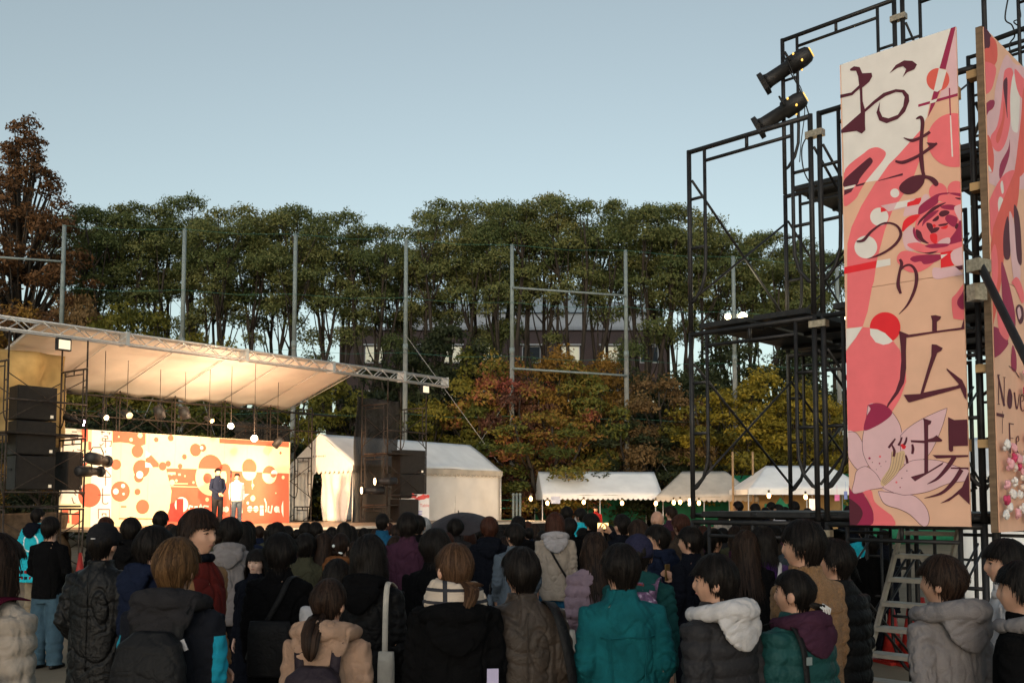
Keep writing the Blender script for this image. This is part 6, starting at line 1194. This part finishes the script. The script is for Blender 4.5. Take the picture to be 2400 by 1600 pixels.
X(1275, 1175, 11.4, 'person in cream jacket, grey hood and blue trousers before the white stall', 'bob', 'r', 'jacket', 'cream', 'cotton', seed=39, hood='lgrey', hoodbig=1.15, trs='blue', wide=True)
X(1302, 1162, 17.0, 'person with swept black hair under the white stall\'s notice', 'mush', 'k', 'jacket', 'cream', seed=40, hy=30)
X(1334, 1166, 16.8, 'masked person in a bright cyan festival coat in front of the white stall', 'mush', 'k', 'happi', 'cyan', seed=41, yaw=20, hy=30, face=True, mask=True)
X(1308, 1188, 13.2, 'person with bushy dark hair and a red bag beside the cream jacket', 'messy', 'k', 'jacket', 'black', seed=42)
X(1358, 1177, 13.4, 'person in a black jacket just right of the cyan coat', 'messy', 'k', 'jacket', 'black', seed=43, hy=40)
p_raise = X(1429, 1180, 11.0, 'person holding up a glowing phone with both hands to film the stage', 'short', 'k', 'hoodie', 'ink', seed=44, yaw=28, hy=2, pose='raise')
X(1466, 1192, 10.6, 'person with straight dark hair beside the phone holder', 'bob', 'd', 'coat', 'black', female=True, seed=45, hy=20)
X(1511, 1172, 12.5, 'bald man in front of the beige stall', 'bald', 'k', 'jacket', 'brown', seed=46, hy=20, yaw=10)
X(1511, 1203, 9.0, 'man in a navy hooded jacket turning his face towards the white stall', 'messy', 'k', 'hoodie', 'navy', seed=47, yaw=45, hy=35, face=True, hood='navy')
X(1541, 1161, 16.5, 'person in a plum jacket facing the stalls, right of the bald man', 'short', 'd', 'jacket', 'plum', seed=48, hy=40, yaw=10)
X(1565, 1179, 11.0, 'brown-haired person with a centre-parted bowl cut by the scaffold post', 'mush', 'r', 'jacket', 'brown', seed=49, hy=30)
p_varsity = X(1587, 1207, 8.3, 'person in a dark jacket with striped cuffs holding a phone by the scaffold post', 'mush', 'k', 'jacket', 'ink', seed=50, yaw=38, hy=25, pose='phone')
X(1636, 1212, 9.2, 'person in a dark jacket looking away behind the scaffold rail', 'mush', 'k', 'jacket', 'black', seed=51, yaw=-40, hy=-20)
X(1712, 1216, 7.6, 'person with long wavy dark hair behind the white-hooded man', 'long', 'd', 'coat', 'black', seed=52, female=True)
p_purple = X(1752, 1206, 7.7, 'person in a purple fleece with a white strap across the back', 'bob', 'k', 'jacket', 'purple', 'fleece', seed=53, yaw=5)
X(1720, 1196, 10.5, 'person in a muted plum knit gesturing behind the purple fleece', 'long', 'd', 'sweater', 'plum', seed=54, female=True, yaw=-20, pose='phone')
X(1816, 1208, 9.5, 'person in a pale blue jacket half hidden by the tan fleece', 'short', 'k', 'jacket', 'greyblue', seed=55, hy=-30)
X(2000, 1228, 11.5, 'person with a black backpack seen behind the stair', 'messy', 'k', 'jacket', 'black', seed=56)
X(2030, 1216, 13.5, 'person in a dark coat under the signboard\'s lower edge', 'mush', 'k', 'coat', 'ink', seed=57)
X(1985, 1205, 14.5, 'person with a cyan collar glimpsed below the signboard', 'short', 'k', 'happi', 'cyan', seed=58)
X(1925, 1214, 9.8, 'woman whose face shows between scaffold uprights under the signboard', 'long', 'k', 'coat', 'black', female=True, yaw=90, hy=10, seed=59, face=True)
# ---------------- heads before the right-hand stalls
for px, py, d, lb, hr_, g_, yw in ((1659, 1171, 22, 'person in a pale top just right of the outer scaffold post', 'bob', 'cream', 20), (1659 + 37, 1150, 24, 'tall person in a black jacket before the beige stall\'s end', 'mush', 'black', 30), (1735, 1155, 21, 'first dark head between scaffold posts, before the tan back wall', 'mush', 'black', 10), (1758, 1164, 20, 'second dark head before the tan back wall', 'short', 'ink', -10), (1772, 1152, 24, 'dark head below the beige stall\'s corner', 'mush', 'brown', 40),
    (1788, 1157, 21, 'masked person in white below the green drape', 'short', 'white', 50), (1804, 1163, 25, 'small dark head right of the green drape', 'mush', 'black', 20), (1824, 1150, 22, 'tall head against the tan back wall', 'mush', 'navy', 45), (1825, 1170, 19, 'rounded black head in front of the tall one', 'bob', 'black', 0), (1855, 1166, 21, 'brown-black head beside the inner scaffold post', 'bob', 'char', 15), (1884, 1166, 20, 'wide black head between the paired scaffold posts', 'messy', 'black', 0),
    (1950, 1160, 21, 'dark head near the menu sheet', 'mush', 'ink', 0), (1966, 1150, 23, 'person in white passing beside the signboard edge', 'short', 'white', -60), (1978, 1154, 24, 'dark head against the signboard edge', 'mush', 'black', -30)):
    X(px, py, d, lb, hr_, 'd' if hr_ == 'bob' else 'k', 'jacket', g_, yaw=yw, seed=int(px) % 9, hy=20 if yw > 15 else 0)
t = X(1396 / 1.0204, 1184 / 1.0204, 37.6, 'stall keeper in a red jacket under the white stall', 'long', 'k', 'jacket', 'red', yaw=175, seed=3, female=True)
# ---------------- packed heads below the stage and among the gaps
rgc = random.Random(99)
front = [(411, 1231, 17), (433, 1240, 13), (570, 1247, 13.5), (582, 1243, 16), (600, 1260, 11.5), (622, 1240, 15), (680, 1237, 17), (707, 1239, 16), (733, 1226, 15), (757, 1246, 13), (790, 1228, 14), (812, 1243, 12.5), (833, 1236, 16), (862, 1233, 17), (890, 1240, 13), (920, 1212, 16), (930, 1240, 12), (955, 1232, 13.5), (1010, 1200, 15.5), (1025, 1215, 12), (1080, 1212, 14), (1095, 1207, 16.5), (1110, 1225, 13), (1152, 1210, 15), (1160, 1225, 12), (1215, 1205, 16), (1230, 1196, 18), (1245, 1212, 14), (1340, 1205, 14), (1400, 1200, 15), (1412, 1212, 12.5), (1480, 1205, 15), (1530, 1196, 17), (1545, 1212, 12.5), (1600, 1192, 18), (1615, 1200, 14), (1660, 1205, 13.5), (1690, 1200, 12.5), (1745, 1190, 14.5), (1780, 1200, 12), (1795, 1195, 16), (270, 1215, 14), (330, 1222, 13), (395, 1215, 16), (500, 1215, 15), (655, 1246, 12)]
hs_ = [rgc.choice(['mush', 'messy', 'short', 'bob', 'long', 'mush']) for _ in front]; cs_ = [rgc.choice(['black', 'ink', 'navy', 'black', 'char', 'brown', 'olive', 'plum']) for _ in front]
used = {}
def crowd_label(px, d, i):
    mark = next(n for x, n in ((350, 'the lettered strips'), (450, "the backdrop's red circles"), (560, 'the performers'), (670, "the backdrop's red end"), (790, 'the marquee curtain'), (900, 'the mesh-hung tower'), (990, 'the programme board'), (1130, "the marquee's long wall"), (1200, 'the green rack'), (1370, 'the white stall'), (1500, 'the row of bulbs'), (1620, 'the beige stall'), (9999, 'the canopy stall')) if px < x)
    base = '%s-haired spectator in a %s jacket below %s' % ({'mush': 'round', 'messy': 'shaggy', 'short': 'short', 'bob': 'bob', 'long': 'long'}[hs_[i]], {'black': 'black', 'ink': 'blue-black', 'navy': 'navy', 'char': 'charcoal', 'brown': 'brown', 'olive': 'olive', 'plum': 'plum'}[cs_[i]], mark)
    used[base] = used.get(base, 0) + 1
    return base + ('' if used[base] == 1 else ', farther back' if used[base] == 2 else ', half hidden')
for i, (px, py, d) in enumerate(front):
    px *= 1; d2 = d; X(px, py / 1.0 if py > 1225 else py + 6, d2, crowd_label(px, d, i), hs_[i], rgc.choice('kkkdkr'), 'jacket', cs_[i], yaw=rgc.uniform(-5, 28), seed=i % 7, group='spectators packed before the stage')
# seated front rows
seat_row = [(395 + 27 * k + rgc.uniform(-8, 8), 1228 + rgc.uniform(-8, 12), rgc.uniform(14.5, 20)) for k in range(32)]
hs_ = hs_ + [rgc.choice(['mush', 'messy', 'short', 'bob', 'long', 'mush']) for _ in seat_row]; cs_ = cs_ + [rgc.choice(['black', 'ink', 'navy', 'brown', 'char', 'plum', 'khaki', 'olive']) for _ in seat_row]
def seat_label(px, i):
    return crowd_label(px, 0, i).replace('spectator in', 'seated spectator in')
for k, (px, py, d) in enumerate(seat_row):
    i = len(front) + k; cs0 = cs_[i]
    if cs0 == 'khaki': cs_[i] = 'brown'
    X(px, py, d, seat_label(px, i), hs_[i], rgc.choice('kkkdkr'), 'jacket', cs0 if cs0 != 'khaki' else 'brown', yaw=rgc.uniform(0, 30), seed=i % 7, group='spectators seated before the stage', sit=True, conv=False)
# ---------------- performers
for px, py, Y, lb, g_, tr_, hc_, ps, yw in ((511, 1096, 28.6, 'performer in a dark shirt with clasped hands on the stage', 'navy', 'char', 'k', 'fold', -138), (556, 1108, 28.4, 'performer in an oversized white shirt behind the microphone stand', 'white', 'greyblue', 'k', 'hang', -150)):
    q = pt(px, py, Y); X(0, 0, 12, lb, 'short', hc_, 'shirt' if ps == 'fold' else 'sweater', g_, yaw=yw, pose=ps, trs=tr_, face=True, z0=FLOOR, at=(q.x, q.y, 0), H=q.z - FLOOR, slim=1.0 if ps == 'fold' else 1.12)
q = pt(541, 1130, 27.9); t = thing('microphone_stand', 'thin microphone stand in front of the white-shirted performer', 'microphone stand', (q.x, q.y, FLOOR))
m = MB(); m.tube([(0, 0, 0), (0, 0, .02)], .14, 14); m.build('base', blk, t); m = MB(); m.tube([(0, 0, 0), (0, 0, 1.42)], .014, 8); m.build('pole', blk, t); m = MB(); m.tube([(0, 0, 1.40), (0, 0, 1.52), (0, -.01, 1.56)], [.02, .025, .036], 10); m.ellipsoid((0, -.012, 1.58), .036, .036, .036, 10, 6); m.build('microphone', blk, t, True)
# ------------------------------------------------------------------ things carried by people
def carry(t, name, label, cat):
    o = thing(name, label, cat, t.location); o.rotation_euler = t.rotation_euler; o.scale = t.scale; return o
def masked(name, c0, c1, fn, rough=.9):
    """two-colour cloth: fn(nodes, links, separate_xyz) returns the socket that picks the second colour"""
    m = bpy.data.materials.new(name); n, l, b_ = nodes(m); tc = n.new('ShaderNodeTexCoord'); sp = n.new('ShaderNodeSeparateXYZ'); l.new(tc.outputs['Object'], sp.inputs[0])
    def M_(op, a, b=None, c=None):
        q = n.new('ShaderNodeMath'); q.operation = op
        for i, v in enumerate((a, b, c)):
            if v is None: continue
            if hasattr(v, 'default_value') or hasattr(v, 'is_linked'): l.new(v, q.inputs[i])
            else: q.inputs[i].default_value = v
        return q.outputs[0]
    mx = n.new('ShaderNodeMix'); mx.data_type = 'RGBA'; mx.inputs[6].default_value = (*c0, 1); mx.inputs[7].default_value = (*c1, 1); l.new(fn(M_, sp.outputs[0], sp.outputs[1], sp.outputs[2]), mx.inputs['Factor']); l.new(mx.outputs[2], b_.inputs['Base Color']); b_.inputs['Roughness'].default_value = rough; b_.inputs['Specular IOR Level'].default_value = .15
    nz = n.new('ShaderNodeTexNoise'); nz.inputs['Scale'].default_value = 140; l.new(tc.outputs['Object'], nz.inputs[0]); bp = n.new('ShaderNodeBump'); bp.inputs['Strength'].default_value = .3; bp.inputs['Distance'].default_value = .01; l.new(nz.outputs[0], bp.inputs['Height']); l.new(bp.outputs[0], b_.inputs['Normal'])
    return m
def child(t, *names): return next(c for c in t.children if c.name.split('.')[0] in names)
def setm(t, names, m_): child(t, *names).material_slots[0].material = m_
def backpack_mesh(w=.30, h=.44, d=.15):
    key = ('bp', w, h, d)
    if key not in TPL:
        m = MB(); m.rings([ring(0, y, z, rx, ry, 24, 3.2) for z, rx, ry, y in ((0, w * .40, d * .40, 0), (.02, w * .48, d * .48, 0), (h * .35, w * .5, d * .52, -.01), (h * .7, w * .48, d * .46, 0), (h * .9, w * .40, d * .38, .01), (h, w * .22, d * .22, .02))]); m.rings([ring(0, -d * .52 - .01 + y, z, rx, .03, 20, 3) for z, rx, y in ((.03, w * .34, .01), (.05, w * .40, 0), (h * .36, w * .40, 0), (h * .40, w * .34, .012))])
        me = evald(m, .008, 3, 'backpack'); displace(me, lambda co: .005 * fnoise(co, 14, 14, 12, 6) - .005 * np.exp(-(fnoise(co, 9, 9, 9, 2) / .06) ** 2)); TPL[key] = me
    return TPL[key]
def backpack(t, label, mtl, z=.93, w=.30, h=.44, d=.15, strapm=None):
    o = carry(t, 'backpack', label, 'backpack'); share('bag', backpack_mesh(w, h, d), mtl, o, (0, -.17 - d * .5, z))
    for s_ in (-1, 1): strap(o, strapm or mtl, [(s_ * .09, -.19, z + h * .9), (s_ * .105, -.16, 1.42), (s_ * .12, -.06, 1.46), (s_ * .125, .06, 1.43), (s_ * .14, .15, 1.30)], .026)
    m = MB(); m.tube([(-.035, -.18, z + h * .98), (-.03, -.175, z + h + .05), (.03, -.175, z + h + .05), (.035, -.18, z + h * .98)], .008, 6); m.build('grab_loop', strapm or mtl, o, True)
    return o
bpk = backpack(p_blond, 'black backpack with a small white tick mark on the bleached-haired person\'s back', bagblk, .84, .33, .50, .16)
yb = -.17 - .16 - .045
m = MB(); m.add([(-.045, yb - .012, .925), (-.028, yb - .012, .912), (.055, yb - .012, .955), (-.018, yb - .012, .932), (-.028, yb - .012, .940)], [(0, 1, 2, 3, 4)]); thick(m.build('tick_mark', wht, bpk), .003)
for sx in (-1, 1):
    m = MB(); m.box((sx * .13, -.198, 1.26 + .02 * sx), (.018, .006, .05), ax=(Vector((.9, 0, .4 * sx)).normalized(), Vector((0, 1, 0)), Vector((-.4 * sx, 0, .9)).normalized())); m.build('white_print', wht, p_blond)
setm(p_blond, ('jacket',), masked('black_teal_jacket', CL['ink'], (.01, .22, .32), lambda M_, x, y, z: M_('MULTIPLY', M_('GREATER_THAN', M_('ABSOLUTE', M_('ADD', x, .0)), .212), M_('LESS_THAN', z, 1.30))))
red_p = next(o for o in COL.objects if o.get('label', '').startswith('person in a dark red sweater'))
setm(red_p, ('jacket',), masked('tan_over_red', CL['tan'], (.085, .010, .008), lambda M_, x, y, z: M_('MULTIPLY', M_('GREATER_THAN', y, .03), M_('LESS_THAN', M_('ABSOLUTE', x), .125))))
m = MB(); m.tube([(.07 * math.sin(a), .0 + .075 * math.cos(a), 1.455 + .012 * math.cos(a)) for a in [2 * math.pi * k / 18 for k in range(19)]], .024, 10); m.build('collar_scarf', cloth_m('ink', CL['ink']), red_p, True)
for tt in COL.objects:
    if tt.get('category') == 'person' and any(c.name.startswith('garment') for c in tt.children) and 'cyan' in tt['label']:
        setm(tt, ('garment',), masked('happi_cyan', (.015, .38, .48), (.62, .66, .68), lambda M_, x, y, z: M_('MULTIPLY', M_('LESS_THAN', y, 0.0), M_('LESS_THAN', M_('ABSOLUTE', M_('SUBTRACT', M_('SQRT', M_('ADD', M_('MULTIPLY', x, x), M_('POWER', M_('SUBTRACT', z, 1.20), 2.0))), .13)), .012))))
        for k in range(7):
            for r_ in range(2):
                if 'crest' in tt['label']: m = MB(); a = R(180 - 54 + 18 * k); m.box((math.sin(a) * .265, -.012 + math.cos(a) * .20, .67 + r_ * .09), (.05, .012, .045), -a); m.build('hem_print', [cloth_m('red', CL['red']), cloth_m('navy', CL['navy'])][(k + r_) % 2], tt)
gal = bpy.data.materials.new('speckled_purple'); _gn, _gl, _gb = nodes(gal); _tc = _gn.new('ShaderNodeTexCoord'); _nz = _gn.new('ShaderNodeTexNoise'); _nz.inputs['Scale'].default_value = 28; _nz.inputs['Detail'].default_value = 6; _gl.new(_tc.outputs['Object'], _nz.inputs[0]); _rp = _gn.new('ShaderNodeValToRGB'); _gl.new(_nz.outputs[0], _rp.inputs[0])
_e = _rp.color_ramp.elements; _e[0].position = .35; _e[0].color = (.045, .022, .055, 1); _e[1].position = .72; _e[1].color = (.62, .52, .62, 1); _e.new(.55).color = (.15, .07, .14, 1); _gl.new(_rp.outputs[0], _gb.inputs['Base Color']); _gb.inputs['Roughness'].default_value = .7
bp2 = backpack(p_navycap, 'purple and white speckled backpack with a black pocket', gal, .86, .31, .52, .17)
m = MB(); m.rings([ring(0, -.17 - .17 - .012, z, rx, .014, 18, 3) for z, rx in ((1.10, .10), (1.12, .118), (1.27, .11), (1.31, .07))]); m.build('front_pocket', bagblk, bp2, True)
o = tinytext(p_navycap, cloth_m('red', (.5, .03, .03)), 'ER APPIN', 0, 0, 0, .035); o.location = (-.10, -.185, 1.405)
backpack(p_pony, 'dark aubergine backpack on the beige hooded jacket', cloth_m('aubergine', (.022, .016, .022), 'nylon'), .80, .34, .50, .17)
# shoulder bags
def sidebag(t, name, label, mtl, strap_pts, c, size, w=.018, strapm=None):
    o = carry(t, name, label, 'bag'); strap(o, strapm or mtl, strap_pts, w); m = MB(); x, y, z = size; m.rings([ring(c[0], c[1], c[2] + q * z, x / 2 * k, y / 2 * k, 16, 4) for q, k in ((-.5, .86), (-.46, 1), (.3, .98), (.5, .9))]); m.build('bag', mtl, o, True); return o
flip = [(-x, y, z) for x, y, z in CROSS]
sidebag(p_blackcoat, 'shoulder_bag', 'square black bag hanging behind the long black coat', bagblk, CROSS, (.02, -.235, .98), (.30, .07, .36))
TS = [(.15, .08, 1.40), (.155, -.04, 1.445), (.17, -.13, 1.40), (.185, -.185, 1.22), (.19, -.20, 1.05)]
sidebag(p_tote, 'tote_bag', 'pale canvas tote hung from the black jacket\'s shoulder', canv, TS, (.20, -.205, .86), (.10, .05, .40), .016)
sidebag(p_brownl, 'shoulder_bag', 'black shoulder bag on the brown leather jacket', bagblk, [(.14, .08, 1.42), (.14, -.05, 1.44), (.17, -.15, 1.36), (.215, -.185, 1.15), (.25, -.15, .92)], (.25, -.10, .80), (.16, .22, .30), .030)
sidebag(p_purple, 'shoulder_bag', 'white-strapped bag across the purple fleece', wht, CROSS, (-.23, -.05, .84), (.16, .2, .22), .018)
cj = next(o for o in COL.objects if o.get('label', '').startswith('person in cream jacket'))
sidebag(cj, 'shoulder_bag', 'black crossbody bag on the cream jacket', bagblk, flip, (.24, -.05, .86), (.14, .2, .24), .012)
sidebag(p_lilac, 'tote_bag', 'cream tote bag under the lilac sleeve', canv, [(-.19, .1, 1.1), (-.24, .0, 1.12), (-.28, -.08, 1.0)], (-.30, -.05, .80), (.16, .28, .38), .014)
sidebag(p_tealp, 'shoulder_bag', 'black bag with a silver buckle on the teal quilted jacket', bagblk, [(-.13, .10, 1.42), (-.13, -.06, 1.45), (-.15, -.175, 1.34), (-.14, -.205, 1.1), (-.05, -.215, .86)], (.05, -.24, .72), (.26, .09, .22), .016)
sidebag(p_cream, 'shoulder_bag', 'maroon shoulder bag on the cream quilted jacket', cloth_m('maroon', (.055, .006, .016)), [(.13, .06, 1.45), (.13, -.08, 1.45), (.15, -.19, 1.30), (.17, -.21, 1.12)], (.18, -.235, 1.0), (.22, .08, .34), .035)
ch = carry(p_cream, 'bag_charm', 'plush soft-serve charm hanging on the maroon bag', 'charm'); m = MB(); m.tube([(.02, -.27, 1.02), (.02, -.27, 1.12)], [.006, .032], 10); m.build('cone', cloth_m('wafer', (.50, .46, .38)), ch, True); m = MB(); m.ellipsoid((.02, -.27, 1.135), .036, .034, .03, 12, 8); m.build('cream_top', wht, ch, True); m = MB(); m.tube([(.02, -.27, 1.16), (.025, -.27, 1.22)], .004, 5); m.build('loop', cloth_m('grass', (.05, .3, .08)), ch)
m = MB(); m.box((-.145, -.213, 1.27), (.035, .008, .04)); m.build('buckle', galv, p_tealp)
m = MB()
for k in range(5): m.tube([(.02 + .012 * k, -.125 - .01 * (k % 2), 1.545), (.03 + .014 * k, -.165, 1.52), (.03 + .012 * k, -.16, 1.485)], .004, 5)
m.build('claw_clip', mat('clear_plastic', (.55, .55, .55), .2, spec=.6), p_tealp, True)
m = MB(); m.ellipsoid((-.03, -.115, 1.60), .016, .010, .016, 8, 6); m.ellipsoid((.045, -.13, 1.53), .03, .012, .012, 8, 6); m.build('hair_clip', mat('pearl_clip', (.55, .60, .60), .3), p_bun, True)
# checked scarf and key tag
plaid = masked('checked_wool', (.46, .38, .31), (.030, .030, .036), lambda M_, x, y, z: M_('MAXIMUM', M_('LESS_THAN', M_('ABSOLUTE', M_('SUBTRACT', M_('FRACT', M_('MULTIPLY', z, 17.0)), .5)), .13), M_('LESS_THAN', M_('ABSOLUTE', M_('SUBTRACT', M_('FRACT', M_('MULTIPLY', x, 9.0)), .5)), .10)))
m = MB()
child(p_plaid, 'hood').location = (0, -.015, -.075)
for z, r_, q in ((1.435, .118, .046), (1.475, .104, .044), (1.51, .094, .034)): m.tube([(r_ * math.sin(a) + .004 * math.sin(5 * a), -.012 + r_ * math.cos(a), z + .012 * math.cos(a + z * 9)) for a in [2 * math.pi * k / 22 for k in range(23)]], q, 10)
me = evald(m, .009, 4, 'scarf'); displace(me, lambda co: -.009 * np.exp(-(fnoise(co, 12, 12, 20, 3) / .08) ** 2)); link('scarf', me, plaid, p_plaid, True)
tg = carry(p_plaid, 'key_tag', 'lilac card and pink tassel hanging on the black hooded coat', 'key tag'); m = MB(); m.box((.17, -.215, 1.10), (.055, .006, .075), .0); m.build('card', mat('lilac_card', (.42, .38, .56), .5), tg); m = MB(); m.tube([(.17, -.215, 1.06), (.18, -.217, 1.0), (.195, -.215, .95)], [.012, .014, .006], 8); m.build('tassel', cloth_m('pink', (.5, .06, .2)), tg, True)
lf = carry(p_lilac, 'leaflets', 'yellow and white leaflets held against the lilac jacket', 'leaflet')
for k in range(4): m = MB(); m.box((-.24 - .012 * k, .08 + .03 * k, 1.03 + .008 * k), (.006, .20, .15), .25 + .1 * k); m.build('sheet', [mat('yellow_print', (.72, .48, .03), .5), wht][k % 2], lf)
# phones
scr = emit('phone_screen', (1.0, .72, .25), 1.3)
ph = carry(p_raise, 'phone', 'glowing phone held up to film the stage', 'phone'); m = MB(); m.box((0, .40, 1.585), (.155, .009, .076)); m.build('case', blk, ph); m = MB(); m.box((0, .394, 1.585), (.146, .004, .068)); m.build('screen', scr, ph)
ph = carry(p_varsity, 'phone', 'dark phone in the hand of the person with striped cuffs', 'phone'); m = MB(); m.box((.065, .35, 1.30), (.074, .010, .15), .2); m.build('case', mat('amber_case', (.12, .07, .02), .3), ph)
for s_ in (0, 1): a, e, w = arm_pts('phone', 1); c_ = e.lerp(w, .84 + .06 * s_); m = MB(); m.tube([c_, c_ + (w - e).normalized() * .010], .062, 14); m.build('cuff_stripe', wht, p_varsity, True)
# dark umbrella opened low in the crowd
up = pt(1075, 1204, 12.9); um = thing('umbrella', 'dark grey umbrella opened among the heads before the marquee', 'umbrella', up); um.rotation_euler = (R(14), R(-10), .3)
umm = cloth_m('umbrella', (.035, .030, .033), 'nylon'); V = [(0, 0, 0)]; n8 = 8
for i in range(1, 6):
    q = i / 5
    for k in range(n8 * 3): a = 2 * math.pi * k / (n8 * 3); rr = .46 * q * (1 - .06 * (k % 3 != 0) * q); V.append((math.cos(a) * rr, math.sin(a) * rr, -.17 * q ** 1.7 + .012 * (k % 3 != 0) * q))
K = n8 * 3; Fc = [(0, 1 + k, 1 + (k + 1) % K) for k in range(K)] + [(1 + i * K + k, 1 + (i + 1) * K + k, 1 + (i + 1) * K + (k + 1) % K, 1 + i * K + (k + 1) % K) for i in range(4) for k in range(K)]
m = MB(); m.add(V, Fc); thick(m.build('canopy', umm, um), .002); m = MB(); m.tube([(0, 0, .05), (0, 0, -.75)], .007, 6); m.build('shaft', blk, um); m = MB(); m.tube([(0, 0, -.75), (0, .0, -.84), (.03, 0, -.87), (.05, 0, -.84)], .011, 6); m.build('handle', blk, um)
gb = next(o for o in COL.objects if o.get('label', '').startswith('person in a washed grey-blue'))
fu = carry(gb, 'folded_umbrella', 'folded grey umbrella hanging from the washed jacket\'s arm', 'umbrella'); m = MB(); m.tube([(-.24, .12, .98), (-.24, .12, .9), (-.24, .13, .4), (-.24, .13, .32)], [.02, .04, .022, .006], 10); m.build('furled_canopy', cloth_m('greyblue', CL['greyblue'], 'nylon'), fu, True); m = MB(); m.tube([(-.24, .12, .98), (-.24, .12, 1.08), (-.22, .12, 1.11), (-.2, .12, 1.08)], .01, 6); m.build('handle', blk, fu, True)
# stitched back seams on the nearest jackets
def back_y(x, z, f=1.0):
    rx, ry = .186 * f, .142 * f; return -.012 - ry * max(0, 1 - abs(x / rx) ** 2.3) ** (1 / 2.3)
def seam(t, P, mtl, f=1.0, r=.0035): m = MB(); m.tube([(x, back_y(x, z, f) - .004, z) for x, z in P], r, 5); m.build('seam', mtl, t, True)
sm = cloth_m('teal_seam', (.008, .075, .09)); seam(p_teal, [(-.145 + .029 * k, 1.255 - .004 * math.sin(k)) for k in range(11)], sm)
for s_ in (-1, 1): seam(p_teal, [(s_ * (.10 - .004 * k), 1.25 - .05 * k) for k in range(10)], sm)
seam(p_fleece, [(-.15 + .030 * k, 1.26) for k in range(11)], cloth_m('tan_seam', (.24, .13, .06))); seam(p_brownl, [(.0, 1.40 - .05 * k) for k in range(13)], cloth_m('brown', CL['brown'], 'leather'), 1.03); seam(p_cap, [(.0, 1.40 - .05 * k) for k in range(13)], cloth_m('black', CL['black'], 'leather'), 1.03)
